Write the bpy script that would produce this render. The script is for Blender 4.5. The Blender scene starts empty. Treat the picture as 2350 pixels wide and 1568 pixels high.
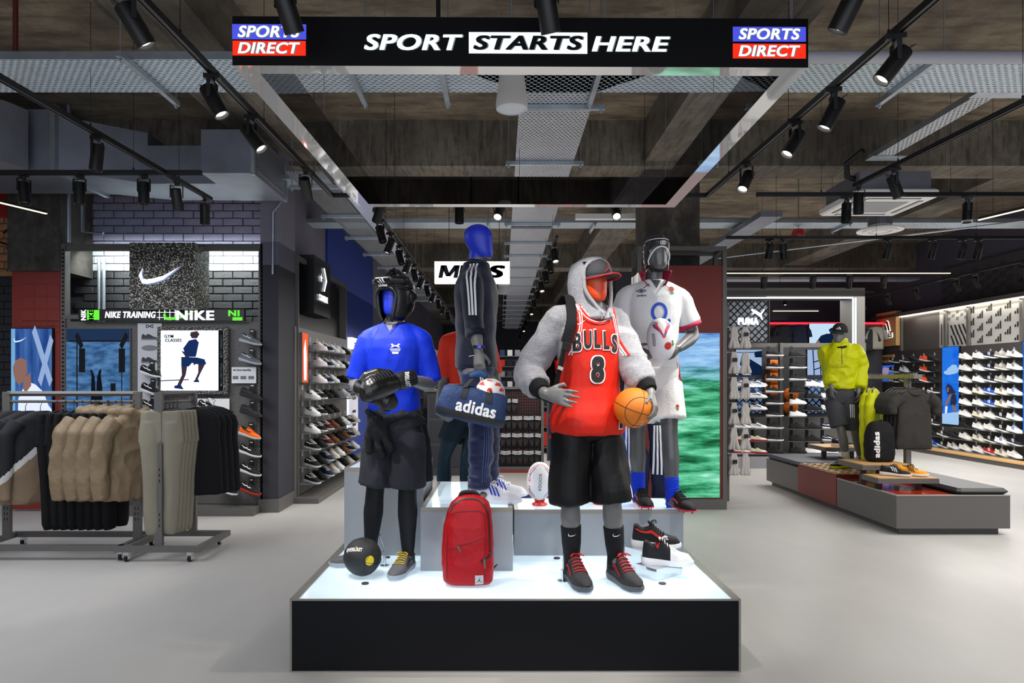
import bpy, bmesh, math, random
from mathutils import Vector, Matrix, noise, Euler
from mathutils.bvhtree import BVHTree
random.seed(7)
S = bpy.context.scene
COL = S.collection
PI = math.pi
F, CX, CY, CH = 1560.0, 1150.0, 875.0, 1.6
def at(px, py, d):
    return Vector(((px-CX)*d/F, d, CH-(py-CY)*d/F))
def V(*a): return Vector(a)

# ---------------------------------------------------------------- camera, world, big lights, exposure
cam = bpy.data.cameras.new('camera'); co = bpy.data.objects.new('camera', cam); COL.objects.link(co)
co.location = (0, 0, CH); co.rotation_euler = (PI/2, 0, 0)
cam.sensor_width = 36; cam.lens = 36*F/2350
cam.shift_x = 25/2350; cam.shift_y = 91/2350; cam.clip_end = 200; cam.clip_start = .05
S.camera = co
W = bpy.data.worlds.new('world'); S.world = W; W.use_nodes = True
W.node_tree.nodes['Background'].inputs[0].default_value = (.55, .68, 1, 1)
W.node_tree.nodes['Background'].inputs[1].default_value = .10
S.view_settings.view_transform = 'Standard'; S.view_settings.look = 'None'
S.view_settings.exposure = 0.2; S.view_settings.gamma = 1; S.view_settings.use_curve_mapping = False
def area(name, loc, rot, sx, sy, power, col=(1, 1, 1)):
    l = bpy.data.lights.new(name, 'AREA'); l.shape = 'RECTANGLE'; l.size = sx; l.size_y = sy
    l.energy = power; l.color = col
    o = bpy.data.objects.new(name, l); COL.objects.link(o); o.location = loc; o.rotation_euler = rot
    return o
# daylight from the shop front behind the camera; the overhead areas are unseen fill added to brighten the shop
area('shopfront_daylight', (0, -5.5, 2.3), (PI/2, 0, 0), 11, 3.4, 260, (.72, .82, 1))
area('ceiling_fill_front', (0, -1.0, 3.6), (0, 0, 0), 9, 2.5, 170, (1, .97, .93))
area('ceiling_fill_left', (-4.6, 5.2, 3.1), (0, 0, 0), 3, 3.4, 105, (.9, .93, 1))
area('ceiling_fill_mid', (0.2, 9.2, 2.95), (0, 0, 0), 3.4, 2.5, 110, (1, .96, .92))
area('ceiling_fill_right', (6.2, 5.2, 3.25), (0, 0, 0), 4.5, 4.5, 230, (1, .97, .93))
area('ceiling_fill_right_back', (7.0, 12.2, 3.2), (0, 0, 0), 4.0, 5, 290, (1, .97, .93))
area('ceiling_fill_centre_back', (-.3, 17, 2.7), (0, 0, 0), 2.5, 9, 210, (1, .97, .95))
area('ceiling_fill_far', (0.3, 28, 3.0), (0, 0, 0), 7, 9, 250, (1, .98, .97))

def spot(name, loc, target, power, angle=40, blend=.6, col=(1, .96, .9), r=.035):
    l = bpy.data.lights.new(name, 'SPOT'); l.energy = power; l.spot_size = math.radians(angle); l.spot_blend = blend
    l.color = col; l.shadow_soft_size = r
    o = bpy.data.objects.new(name, l); COL.objects.link(o); o.location = loc
    o.rotation_euler = (Vector(target)-Vector(loc)).to_track_quat('-Z', 'Y').to_euler()
    return o

# ---------------------------------------------------------------- materials
MATS = {}
def srgb(c):
    if isinstance(c, str):
        c = [int(c[i:i+2], 16)/255 for i in (0, 2, 4)]
    return tuple(((v/12.92) if v <= .04045 else ((v+.055)/1.055)**2.4) for v in c)+(1,)
def mat(name, col='808080', rough=.6, metal=0, emit=0, spec=.5, noise_amt=0, nscale=5, bump=0, bscale=40, col2=None, coat=0, sheen=0, alpha=None, stretch=(1, 1, 1)):
    if name in MATS: return MATS[name]
    m = bpy.data.materials.new(name); m.use_nodes = True; MATS[name] = m
    nt = m.node_tree; b = nt.nodes['Principled BSDF']; L = nt.links.new
    c = srgb(col)
    b.inputs['Base Color'].default_value = c; b.inputs['Roughness'].default_value = rough
    b.inputs['Metallic'].default_value = metal; b.inputs['Specular IOR Level'].default_value = spec
    b.inputs['Coat Weight'].default_value = coat; b.inputs['Sheen Weight'].default_value = sheen
    m.diffuse_color = c
    if emit:
        b.inputs['Emission Color'].default_value = c; b.inputs['Emission Strength'].default_value = emit
    if noise_amt or bump or col2:
        tc = nt.nodes.new('ShaderNodeTexCoord'); mp = nt.nodes.new('ShaderNodeMapping'); L(tc.outputs['Object'], mp.inputs[0])
        mp.inputs['Scale'].default_value = stretch
    if noise_amt or col2:
        n = nt.nodes.new('ShaderNodeTexNoise'); n.inputs['Scale'].default_value = nscale; n.inputs['Detail'].default_value = 8
        n.inputs['Roughness'].default_value = .62
        L(mp.outputs[0], n.inputs['Vector'])
        mx = nt.nodes.new('ShaderNodeMix'); mx.data_type = 'RGBA'
        r = nt.nodes.new('ShaderNodeMapRange'); r.inputs[1].default_value = .5-.2; r.inputs[2].default_value = .5+.2
        L(n.outputs[0], r.inputs[0]); L(r.outputs[0], mx.inputs[0])
        c2 = srgb(col2) if col2 else tuple(v*(1-noise_amt) for v in c[:3])+(1,)
        mx.inputs[6].default_value = c2; mx.inputs[7].default_value = c if col2 else tuple(min(1, v*(1+noise_amt)) for v in c[:3])+(1,)
        L(mx.outputs[2], b.inputs['Base Color'])
    if bump:
        n2 = nt.nodes.new('ShaderNodeTexNoise'); n2.inputs['Scale'].default_value = bscale; n2.inputs['Detail'].default_value = 4
        L(mp.outputs[0], n2.inputs['Vector'])
        bp = nt.nodes.new('ShaderNodeBump'); bp.inputs['Strength'].default_value = bump; bp.inputs['Distance'].default_value = .02
        L(n2.outputs[0], bp.inputs['Height']); L(bp.outputs[0], b.inputs['Normal'])
    if alpha is not None: b.inputs['Alpha'].default_value = alpha
    return m
def glow(name, col, strength):
    if name in MATS: return MATS[name]
    m = bpy.data.materials.new(name); m.use_nodes = True; MATS[name] = m
    nt = m.node_tree; nt.nodes.clear()
    e = nt.nodes.new('ShaderNodeEmission'); o = nt.nodes.new('ShaderNodeOutputMaterial')
    e.inputs[0].default_value = srgb(col); e.inputs[1].default_value = strength; nt.links.new(e.outputs[0], o.inputs[0])
    m.diffuse_color = srgb(col)
    return m

# ---------------------------------------------------------------- mesh builder
class MB:
    def __init__(s): s.v = []; s.f = []; s.m = []; s.mi = 0
    def add(s, vs, fs, M=None):
        b = len(s.v)
        s.v += [tuple(M @ Vector(v)) if M else tuple(v) for v in vs]
        s.f += [tuple(i+b for i in f) for f in fs]; s.m += [s.mi]*len(fs)
        return s
    def box(s, c, d, rot=None, bev=0):
        x, y, z = d[0]/2, d[1]/2, d[2]/2
        M = Matrix.Translation(c)
        if rot: M = M @ Euler(rot).to_matrix().to_4x4()
        if bev:
            t = min(bev, x*.99, y*.99)
            pts = [(-x+t, -y), (x-t, -y), (x, -y+t), (x, y-t), (x-t, y), (-x+t, y), (-x, y-t), (-x, -y+t)]
            tz = min(bev, z*.9); vs = []
            for zz, k in ((-z, t), (-z+tz, 0), (z-tz, 0), (z, t)):
                vs += [(px*(x-k)/x, py*(y-k)/y, zz) for px, py in pts]
            fs = [tuple(range(7, -1, -1)), tuple(range(24, 32))]
            for r in range(3):
                for i in range(8):
                    j = (i+1) % 8; fs.append((r*8+i, r*8+j, r*8+8+j, r*8+8+i))
            return s.add(vs, fs, M)
        vs = [(-x, -y, -z), (x, -y, -z), (x, y, -z), (-x, y, -z), (-x, -y, z), (x, -y, z), (x, y, z), (-x, y, z)]
        return s.add(vs, [(3, 2, 1, 0), (4, 5, 6, 7), (0, 1, 5, 4), (1, 2, 6, 5), (2, 3, 7, 6), (3, 0, 4, 7)], M)
    def bb(s, x0, x1, y0, y1, z0, z1, bev=0):
        return s.box(((x0+x1)/2, (y0+y1)/2, (z0+z1)/2), (abs(x1-x0), abs(y1-y0), abs(z1-z0)), None, bev)
    def rings(s, rs, cap=(True, True), closed=True):
        n = len(rs[0]); vs = [p for r in rs for p in r]; fs = []
        for k in range(len(rs)-1):
            for i in range(n if closed else n-1):
                j = (i+1) % n; fs.append((k*n+i, k*n+j, (k+1)*n+j, (k+1)*n+i))
        if cap[0]: fs.append(tuple(range(n-1, -1, -1)))
        if cap[1]: fs.append(tuple((len(rs)-1)*n+i for i in range(n)))
        return s.add(vs, fs)
    def cyl(s, p0, p1, r0, r1=None, n=12, cap=(True, True)):
        p0, p1 = Vector(p0), Vector(p1); r1 = r0 if r1 is None else r1
        a, b = frame(p1-p0)
        return s.rings([[p+(a*math.cos(t*2*PI/n)+b*math.sin(t*2*PI/n))*r for t in range(n)] for p, r in ((p0, r0), (p1, r1))], cap)
    def tube(s, pts, rad, n=8, cap='flat', flat=1, up=None):
        pts = [Vector(p) for p in pts]; k = len(pts)
        if not hasattr(rad, '__len__'): rad = [rad]*k
        rs = []; a = None
        for i, p in enumerate(pts):
            t = (pts[min(i+1, k-1)]-pts[max(i-1, 0)])
            if t.length < 1e-9: t = Vector((0, 0, 1))
            t.normalize()
            if a is None:
                a, b = frame(t, up)
            else:
                a = (a-t*a.dot(t)); a = a.normalized() if a.length > 1e-6 else frame(t)[0]; b = t.cross(a)
            r = rad[i]
            if cap == 'round' and i in (0, k-1):
                sg = -1 if i == 0 else 1
                caps = []
                for q in (.25, .5, .75, .95):
                    an = q*PI/2
                    caps.append([p+t*sg*r*math.sin(an)+(a*math.cos(w*2*PI/n)+b*math.sin(w*2*PI/n)*flat)*r*math.cos(an) for w in range(n)])
                own = [p+(a*math.cos(w*2*PI/n)+b*math.sin(w*2*PI/n)*flat)*r for w in range(n)]
                rs += (caps[::-1]+[own]) if i == 0 else ([own]+caps)
            else:
                rs.append([p+(a*math.cos(w*2*PI/n)+b*math.sin(w*2*PI/n)*flat)*r for w in range(n)])
        return s.rings(rs)
    def lathe(s, prof, n=24, M=None, cap=(True, True)):
        rs = [[Vector((r*math.cos(t*2*PI/n), r*math.sin(t*2*PI/n), z)) for t in range(n)] for r, z in prof]
        if M: rs = [[M @ p for p in r] for r in rs]
        return s.rings(rs, cap)
    def prism(s, poly, h, M=None, z0=0):
        n = len(poly)
        vs = [(x, y, z0) for x, y in poly]+[(x, y, z0+h) for x, y in poly]
        fs = [tuple(range(n-1, -1, -1)), tuple(range(n, 2*n))]+[(i, (i+1) % n, n+(i+1) % n, n+i) for i in range(n)]
        return s.add(vs, fs, M)
    def sphere(s, c, r, n=16, M=None):
        if not hasattr(r, '__len__'): r = (r, r, r)
        m = n//2; rs = []
        for k in range(1, m):
            a = PI*k/m
            rs.append([Vector((c[0]+r[0]*math.sin(a)*math.cos(t*2*PI/n), c[1]+r[1]*math.sin(a)*math.sin(t*2*PI/n), c[2]-r[2]*math.cos(a))) for t in range(n)])
        if M: rs = [[M @ p for p in q] for q in rs]
        return s.rings(rs)
    def mesh(s, name, mats, smooth=False):
        me = bpy.data.meshes.new(name); me.from_pydata(s.v, [], s.f)
        for m in (mats if isinstance(mats, (list, tuple)) else [mats]): me.materials.append(m)
        if any(s.m): me.polygons.foreach_set('material_index', s.m)
        if smooth is True: me.shade_smooth()
        elif smooth:
            me.shade_smooth(); me.set_sharp_from_angle(angle=math.radians(smooth))
        me.update(); return me
    def build(s, name, mats, parent=None, smooth=False):
        return link(name, s.mesh(name, mats, smooth), parent)
def frame(t, up=None):
    t = Vector(t).normalized()
    u = Vector(up) if up is not None else (Vector((0, 0, 1)) if abs(t.z) < .9 else Vector((0, 1, 0)))
    a = u.cross(t)
    if a.length < 1e-6: a = Vector((1, 0, 0)).cross(t)
    a.normalize(); return a, t.cross(a)
def link(name, data, parent=None):
    o = bpy.data.objects.new(name, data); COL.objects.link(o)
    if parent is not None: o.parent = parent
    return o
def tag(o, label=None, cat=None, group=None, kind=None):
    if label: o['label'] = label
    if cat: o['category'] = cat
    if group: o['group'] = group
    if kind: o['kind'] = kind
    return o
def thing(name, label, cat, loc=(0, 0, 0), rz=0, group=None):
    o = bpy.data.objects.new(name, None); COL.objects.link(o); o.location = loc; o.rotation_euler = (0, 0, rz)
    o.empty_display_size = .05
    return tag(o, label, cat, group)
KIDS = {}
def kids(o):
    return [c for c in COL.objects if c.parent == o]
def dup_tree(tree, parent=None):
    """tree = (obj, [subtrees]) ; copies share mesh data"""
    o, ch = tree
    c = o.copy(); COL.objects.link(c); c.parent = parent
    for t in ch: dup_tree(t, c)
    return c
def tree_of(o):
    return (o, [tree_of(c) for c in o.children])
def struct(o): o['kind'] = 'structure'; return o

TXT = {}
def text_mesh(s, size=1, shear=0, bold=0, align='CENTER', wide=1, extrude=0, grid=0):
    key = (s, size, shear, bold, align, wide, extrude, grid)
    if key in TXT: return TXT[key].copy()
    cu = bpy.data.curves.new('lettering', 'FONT'); cu.body = s; cu.size = size; cu.shear = shear; fat = bold; cu.offset = min(bold, .012)*size
    cu.align_x = align; cu.align_y = 'CENTER'; cu.extrude = extrude; cu.resolution_u = 4; cu.space_character = 1+fat*2.2
    o = bpy.data.objects.new('lettering', cu); COL.objects.link(o)
    dg = bpy.context.evaluated_depsgraph_get(); dg.update()
    me = bpy.data.meshes.new_from_object(o.evaluated_get(dg))
    bpy.data.objects.remove(o); bpy.data.curves.remove(cu)
    for v in me.vertices: v.co.x *= wide
    if fat > .012:      # heavier strokes: the glyphs laid over themselves with small shifts
        k = fat-.008; base = [v.co.copy() for v in me.vertices]; fs = [tuple(p.vertices) for p in me.polygons]; vs = []; ff = []
        for dx, dy in ((-k, -k*.5), (k, -k*.5), (-k, k*.5), (k, k*.5), (0, 0)):
            b = len(vs); vs += [(v.x+dx, v.y+dy, 0) for v in base]; ff += [tuple(i+b for i in f) for f in fs]
        bpy.data.meshes.remove(me); me = bpy.data.meshes.new('lettering'); me.from_pydata(vs, [], ff)
    if grid: regrid(me, grid)
    TXT[key] = me
    return me.copy()
def regrid(me, g):
    bm = bmesh.new(); bm.from_mesh(me)
    xs = [v.co.x for v in bm.verts]; ys = [v.co.y for v in bm.verts]
    for ax, lo, hi in ((0, min(xs), max(xs)), (1, min(ys), max(ys))):
        t = lo+g
        while t < hi:
            no = (1, 0, 0) if ax == 0 else (0, 1, 0); p = (t, 0, 0) if ax == 0 else (0, t, 0)
            bmesh.ops.bisect_plane(bm, geom=bm.verts[:]+bm.edges[:]+bm.faces[:], plane_co=p, plane_no=no)
            t += g
    bm.to_mesh(me); bm.free()
def poly_mesh(polys, grid=0):
    me = bpy.data.meshes.new('print'); vs = []; fs = []
    for p in polys:
        b = len(vs); vs += [(x, y, 0) for x, y in p]; fs.append(tuple(range(b, b+len(p))))
    me.from_pydata(vs, [], fs)
    bm = bmesh.new(); bm.from_mesh(me); bmesh.ops.triangulate(bm, faces=bm.faces[:]); bm.to_mesh(me); bm.free()
    if grid: regrid(me, grid)
    return me
def plane_M(c, right, up):
    r = Vector(right).normalized(); u = Vector(up).normalized(); n = r.cross(u)
    return Matrix(((r.x, u.x, n.x, c[0]), (r.y, u.y, n.y, c[1]), (r.z, u.z, n.z, c[2]), (0, 0, 0, 1)))
def place(me, c, right, up, name, m, parent):
    """flat mesh laid on a plane through c"""
    me.transform(plane_M(c, right, up)); me.materials.clear(); me.materials.append(m)
    return link(name, me, parent)
def project(me, c, right, up, targets, name, m, parent, off=.004, back=.6):
    """print laid onto curved cloth: every vertex is moved along the print's normal until it meets the cloth"""
    M = plane_M(c, right, up); n = M.to_3x3() @ Vector((0, 0, 1))
    if not isinstance(targets, list): targets = [targets]
    tr = [bvh(t) for t in targets]
    me.transform(M); last = None; bad = []
    for v in me.vertices:
        best = None
        for t in tr:
            h = t.ray_cast(v.co+n*back, -n, back*2)
            if h[0] is not None and (best is None or h[3] < best[1]): best = (h[0], h[3])
        if best: v.co = best[0]+n*off
        else: bad.append(v.index)
    if bad:
        bm = bmesh.new(); bm.from_mesh(me); bm.verts.ensure_lookup_table()
        bmesh.ops.delete(bm, geom=[bm.verts[i] for i in bad], context='VERTS'); bm.to_mesh(me); bm.free()
    me.materials.clear(); me.materials.append(m)
    return link(name, me, parent)
BV = {}
def bvh(o):
    k = o.data.name
    if k not in BV:
        BV[k] = BVHTree.FromPolygons([v.co[:] for v in o.data.vertices], [p.vertices[:] for p in o.data.polygons])
    return BV[k]
def remesh(mb, name, mats, vox=.01, smooth=4, parent=None, wr=0, wf=6, wstretch=(1, 1, 1), seed=0, folds=None):
    me = mb.mesh('raw', mats)
    o = bpy.data.objects.new('raw', me); COL.objects.link(o)
    md = o.modifiers.new('r', 'REMESH'); md.mode = 'VOXEL'; md.voxel_size = vox
    if smooth:
        sm = o.modifiers.new('s', 'SMOOTH'); sm.iterations = smooth; sm.factor = .5
    dg = bpy.context.evaluated_depsgraph_get(); dg.update()
    m2 = bpy.data.meshes.new_from_object(o.evaluated_get(dg)); bpy.data.objects.remove(o); bpy.data.meshes.remove(me)
    m2.name = name
    if not m2.materials: m2.materials.append(mats if not isinstance(mats, list) else mats[0])
    if wr or folds:
        co_ = []
        st = Vector(wstretch)
        for v in m2.vertices:
            p = v.co; n = v.normal; d = 0
            if wr:
                q = Vector((p.x*st.x, p.y*st.y, p.z*st.z))*wf+Vector((seed, seed*.7, 0))
                d += wr*(1-2*abs(noise.noise(q)))+wr*.4*(noise.noise(q*2.3))
            if folds: d += folds(p)
            co_ += list(p+n*d)
        m2.vertices.foreach_set('co', co_)
    m2.shade_smooth(); m2.update()
    return link(name, m2, parent)
def lerp(a, b, t): return a+(b-a)*t
def smoothpts(ctrl, k=4):
    """Catmull-Rom through tuples of floats"""
    out = []
    n = len(ctrl)
    for i in range(n-1):
        p0, p1, p2, p3 = ctrl[max(i-1, 0)], ctrl[i], ctrl[i+1], ctrl[min(i+2, n-1)]
        for j in range(k):
            t = j/k
            out.append(tuple(.5*((2*b)+(c-a)*t+(2*a-5*b+4*c-d)*t*t+(-a+3*b-3*c+d)*t**3) for a, b, c, d in zip(p0, p1, p2, p3)))
    out.append(tuple(ctrl[-1])); return out
# upward fill areas added to brighten the slab, standing in for bounce
area('slab_fill_front', (0, 3.5, 3.2), (PI, 0, 0), 12, 6, 55, (1, .96, .92))
area('slab_fill_back', (2, 13, 3.3), (PI, 0, 0), 12, 12, 120, (1, .95, .9))
# ---------------------------------------------------------------- common materials
def concrete(name, c1, c2, c3, board=(0, 0)):
    m = mat(name, c1, .9); nt = m.node_tree; L = nt.links.new; b = nt.nodes['Principled BSDF']
    tc = nt.nodes.new('ShaderNodeTexCoord')
    def ns(scale, st, det=9, ro=.65):
        mp = nt.nodes.new('ShaderNodeMapping'); mp.inputs['Scale'].default_value = st; L(tc.outputs['Object'], mp.inputs[0])
        n = nt.nodes.new('ShaderNodeTexNoise'); n.inputs['Scale'].default_value = scale; n.inputs['Detail'].default_value = det
        n.inputs['Roughness'].default_value = ro; L(mp.outputs[0], n.inputs['Vector']); return n.outputs[0]
    def rng(x, lo, hi):
        r = nt.nodes.new('ShaderNodeMapRange'); r.inputs[1].default_value = lo; r.inputs[2].default_value = hi; L(x, r.inputs[0]); return r.outputs[0]
    def mix(f, a, c):
        x = nt.nodes.new('ShaderNodeMix'); x.data_type = 'RGBA'; L(f, x.inputs[0])
        for i, q in ((6, a), (7, c)):
            if isinstance(q, tuple): x.inputs[i].default_value = q
            else: L(q, x.inputs[i])
        return x.outputs[2]
    big = ns(1.1, (1, 1, 1)); fine = ns(9, (1, 1, 1)); streak = ns(3.0, (1, 1, 1) if not any(board) else (board[0], board[1], 1))
    c = mix(rng(big, .38, .62), srgb(c1), srgb(c2))
    c = mix(rng(streak, .46, .72), c, srgb(c3))
    c = mix(rng(fine, .5, .8), c, srgb(c2))
    L(c, b.inputs['Base Color'])
    bp = nt.nodes.new('ShaderNodeBump'); bp.inputs['Strength'].default_value = .5; bp.inputs['Distance'].default_value = .03
    L(fine, bp.inputs['Height']); L(bp.outputs[0], b.inputs['Normal'])
    return m
M_SLAB = concrete('board_marked_concrete', '8a7d69', '60564a', '3a3026', (.55, 2.2))
M_BEAM = concrete('beam_concrete', '777064', '524c44', '35302a', (6, .6))
M_COLC = concrete('column_concrete', '48433e', '2c2926', '5a564f', (2, .4))
M_FLOOR = mat('resin_floor', 'b2b0ad', .42, noise_amt=.10, nscale=.8, bump=.015, bscale=3, spec=.3, stretch=(1, .5, 1))
M_GREY = mat('grey_powder_coat', '5f5d5a', .5, noise_amt=.05, nscale=30)
M_DGREY = mat('dark_grey_panel', '35353a', .6, noise_amt=.06, nscale=3)
M_WALLP = mat('painted_wall_violet_grey', '454452', .75, noise_amt=.06, nscale=1.5)
M_WALLL = mat('painted_wall_left', '62616f', .75, noise_amt=.06, nscale=1.5)
M_WALLD = mat('painted_wall_dark', '2f2f36', .75, noise_amt=.08, nscale=1.5)
M_BLACK = mat('black_metal', '0c0c0e', .45, spec=.4)
M_TRACK = mat('black_track', '0f0f12', .4)
M_ZINC = mat('galvanised_steel', 'a9b2ba', .38, .85, noise_amt=.15, nscale=6)
M_DUCT = mat('duct_steel', '787c88', .45, .5, noise_amt=.2, nscale=2)
M_WHITEP = mat('white_plastic', 'd8d8d8', .5)
M_MIRROR = mat('mirror_polished_steel', 'c4c6c8', .035, 1, bump=.012, bscale=2.2)
M_RED = mat('oxide_red_panel', '7c2c26', .6, noise_amt=.05, nscale=3)
M_BLUEW = mat('blue_panel', '0e3084', .6, noise_amt=.06, nscale=2)
M_WHITEM = mat('white_paint', 'e8e8e8', .5)
M_ALU = mat('brushed_aluminium', '9b9690', .35, .7)
M_CHROME = mat('chrome', 'd0d4d8', .15, 1)
M_OAK = mat('oak_veneer', 'c59a63', .5, noise_amt=.15, nscale=8, stretch=(1, 10, 10))

# ---------------------------------------------------------------- shell
def box_obj(name, m, x0, x1, y0, y1, z0, z1, parent=None, bev=0):
    return MB().bb(x0, x1, y0, y1, z0, z1, bev).build(name, m, parent)
ZC = 4.96; ZB = 4.37
struct(box_obj('floor', M_FLOOR, -9.5, 11, -5, 35, -.2, 0))
struct(box_obj('ceiling', M_SLAB, -9.5, 11, -5, 35, ZC, ZC+.2))
for i, (a, b) in enumerate(((.5, 1.0), (8.75, 9.3), (16.6, 17.2), (24.5, 25.1), (31, 31.6))):
    struct(box_obj('trim_%d' % (i+1), M_BEAM, -9.4, 10.3, a, b, ZB+(.002 if i else 0), ZC+.02))
for i, (a, b) in enumerate(((-3.06, -2.36), (1.85, 2.45), (6.9, 7.5))):
    struct(box_obj('trim_%d' % (i+7), M_BEAM, a, b, -4.9, 34.5, ZB+.06, ZC+.03))
struct(box_obj('trim_10', M_COLC, 1.88, 2.60, 8.9, 9.5, 0, ZB+.1)).__setitem__('label', 'square raw concrete column')
# left: stub wall behind the training bay with brick laid on it
struct(box_obj('wall_back_left', mat('mortar_violet', '777690', .8), -9.4, -2.9, 9.0, 9.25, 0, ZC))  # joints carry the same violet light in their colour as the upper bricks
M_BRK_V = mat('brick_painted_lit_violet', '9391aa', .7, noise_amt=.1, nscale=9, bump=.3, bscale=30)  # upper painted brick: the violet light on it is put into the colour
M_BRK_D = mat('brick_painted_black', '2b2b2e', .6, noise_amt=.1, nscale=9, bump=.35, bscale=30)
M_BRK_L = mat('brick_painted_white', 'b9c0c4', .65, noise_amt=.05, nscale=9, bump=.3, bscale=30)
M_BRK_O = mat('brick_bare', 'a8754a', .85, noise_amt=.3, nscale=6, bump=.5, bscale=30)
wbl = bpy.data.objects['wall_back_left']
box_obj('dark_paint', M_WALLD, -9.3, -2.95, 8.992, 9.0, 0, 3.08, wbl)
bw, bh = .262, .1
bm_ = {}
for key, mm in (('v', M_BRK_V), ('d', M_BRK_D), ('l', M_BRK_L), ('o', M_BRK_O)):
    bm_[key] = MB().box((0, 0, 0), (bw-.012, .05, bh-.012), None, .006).mesh('brick', mm)
nb = 0; rest = {k: MB() for k in 'vdlo'}
row = 0; z = 2.2
while z < 4.35:
    x = -5.5+(row % 2)*bw/2
    while x < -2.95:
        y = 8.98+random.uniform(-.006, .006)
        k = 'v' if z > 3.36 else ('l' if z > 3.08 else 'd')
        hid = (-4.72 < x < -3.98 and 2.3 < z < 3.2) or z > 4.05
        if not hid and nb < 296:
            o = link('brick', bm_[k], wbl); o.location = (x, y, z); o.rotation_euler = (0, random.uniform(-.008, .008), 0); nb += 1
        else:
            rest[k].box((x, y, z), (bw-.012, .05, bh-.012))
        x += bw
    z += bh; row += 1
for k, b in rest.items():
    if b.v: tag(b.build('brickwork', {'v': M_BRK_V, 'd': M_BRK_D, 'l': M_BRK_L, 'o': M_BRK_O}[k], wbl), kind='stuff')
# bare brick with black graffiti at the far left edge
sb = MB(); row = 0; z = 3.03
while z < 4.3:
    x = -7.6+(row % 2)*bw/2
    while x < -5.95:
        if row < 14 and nb < 400 and x > -6.8 and z < 4.1:
            o = link('brick', bm_['o'], wbl); o.location = (x, 8.98, z); nb += 1
        else: sb.box((x, 8.98, z), (bw-.012, .05, bh-.012))
        x += bw
    z += bh; row += 1
tag(sb.build('brickwork', M_BRK_O, wbl), kind='stuff')
sb = MB(); row = 0; z = .1
while z < 3.0:
    x = -7.6+(row % 2)*bw/2
    while x < -6.0:
        sb.box((x, 8.98, z), (bw-.012, .05, bh-.012)); x += bw
    z += bh; row += 1
tag(sb.build('brickwork', M_BRK_D, wbl), kind='stuff')
gr = MB()
for pts in ([(-6.55, 3.55), (-6.42, 3.62), (-6.33, 3.5), (-6.45, 3.4), (-6.6, 3.43)], [(-6.5, 3.36), (-6.45, 3.2), (-6.5, 3.05)], [(-6.45, 3.2), (-6.3, 3.38)], [(-6.43, 3.2), (-6.27, 3.08)],
            [(-6.27, 3.35), (-6.2, 3.05)], [(-6.27, 3.33), (-6.08, 3.3)], [(-6.25, 3.22), (-6.1, 3.2), (-6.02, 3.0)], [(-6.1, 3.3), (-6.04, 3.22)]):
    pp = smoothpts([(a, b) for a, b in pts], 3) if len(pts) > 2 else pts
    gr.tube([(a, 8.945, b) for a, b in pp], .014, 6)
gr.build('graffiti', mat('graffiti_black', '111111', .8), wbl)
box_obj('graffiti', mat('graffiti_red', 'a02020', .7), -6.62, -6.5, 8.94, 8.95, 3.75, 4.3, wbl)
box_obj('graffiti', mat('graffiti_blue', '1c3f8c', .7), -6.42, -6.2, 8.94, 8.95, 3.7, 4.3, wbl)
struct(box_obj('trim_11', M_COLC, -6.03, -5.38, 8.3, 8.98, 2.95, ZC))
# column and side wall beside the white-trainer bay
struct(box_obj('trim_12', M_WALLL, -2.94, -2.72, 8.30, 8.98, 3.02, ZC))
struct(box_obj('trim_13', M_WALLD, -2.94, -2.72, 8.30, 8.98, 0.0, 3.02))
struct(box_obj('trim_14', M_GREY, -2.96, -2.705, 8.27, 8.99, 0.0, .16))
struct(box_obj('wall_left', M_WALLL, -3.2, -2.92, 9.25, 34, 0, ZC))
struct(box_obj('wall_back', M_WALLD, -3.2, 10.3, 34, 34.2, 0, ZC))
struct(box_obj('wall_back_right', mat('painted_wall_dusk', '3a3c46', .75), 3.2, 10.3, 19.0, 19.25, 0, ZC))
struct(box_obj('wall_right', M_WALLP, 10.15, 10.4, -5, 19.25, 0, ZC))
box_obj('panel', M_BLUEW, -2.92, -2.88, 11.3, 15.3, .15, 4.35, bpy.data.objects['wall_left'])
struct(box_obj('baseboard_left', M_GREY, -2.92, -2.80, 11.9, 34, 0, .15))
# outer left side wall, out of view, closes the sales floor
struct(box_obj('wall_outer_left', M_WALLD, -9.5, -9.4, -5, 9.0, 0, ZC))

# ---------------------------------------------------------------- perforated cable trays
def perforated(name, col='b4c2cc', sx=.055, sy=.034, hx=.26, hy=.17, metal=.4):
    m = mat(name, col, .4, metal, noise_amt=.08, nscale=4); nt = m.node_tree; L = nt.links.new; b = nt.nodes['Principled BSDF']
    tc = nt.nodes.new('ShaderNodeTexCoord'); sp = nt.nodes.new('ShaderNodeSeparateXYZ'); L(tc.outputs['Object'], sp.inputs[0])
    def mt(op, a, c=0.0):
        n = nt.nodes.new('ShaderNodeMath'); n.operation = op
        for i, q in ((0, a), (1, c)):
            if isinstance(q, (float, int)): n.inputs[i].default_value = q
            else: L(q, n.inputs[i])
        return n.outputs[0]
    row = mt('FLOOR', mt('DIVIDE', sp.outputs[1], sy)); off = mt('MULTIPLY', mt('MODULO', row, 2.0), .5)
    fx = mt('FRACT', mt('ADD', mt('DIVIDE', sp.outputs[0], sx), mt('ADD', off, 100.0)))
    fy = mt('FRACT', mt('ADD', mt('DIVIDE', sp.outputs[1], sy), 100.0))
    hole = mt('MULTIPLY', mt('LESS_THAN', mt('ABSOLUTE', mt('SUBTRACT', fx, .5)), hx), mt('LESS_THAN', mt('ABSOLUTE', mt('SUBTRACT', fy, .5)), hy))
    L(mt('SUBTRACT', 1.0, hole), b.inputs['Alpha'])
    return m
M_PERF = perforated('perforated_steel')
M_PERF2 = perforated('perforated_steel_longitudinal', 'aeb2ba', .04, .04, .24, .22)
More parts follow.
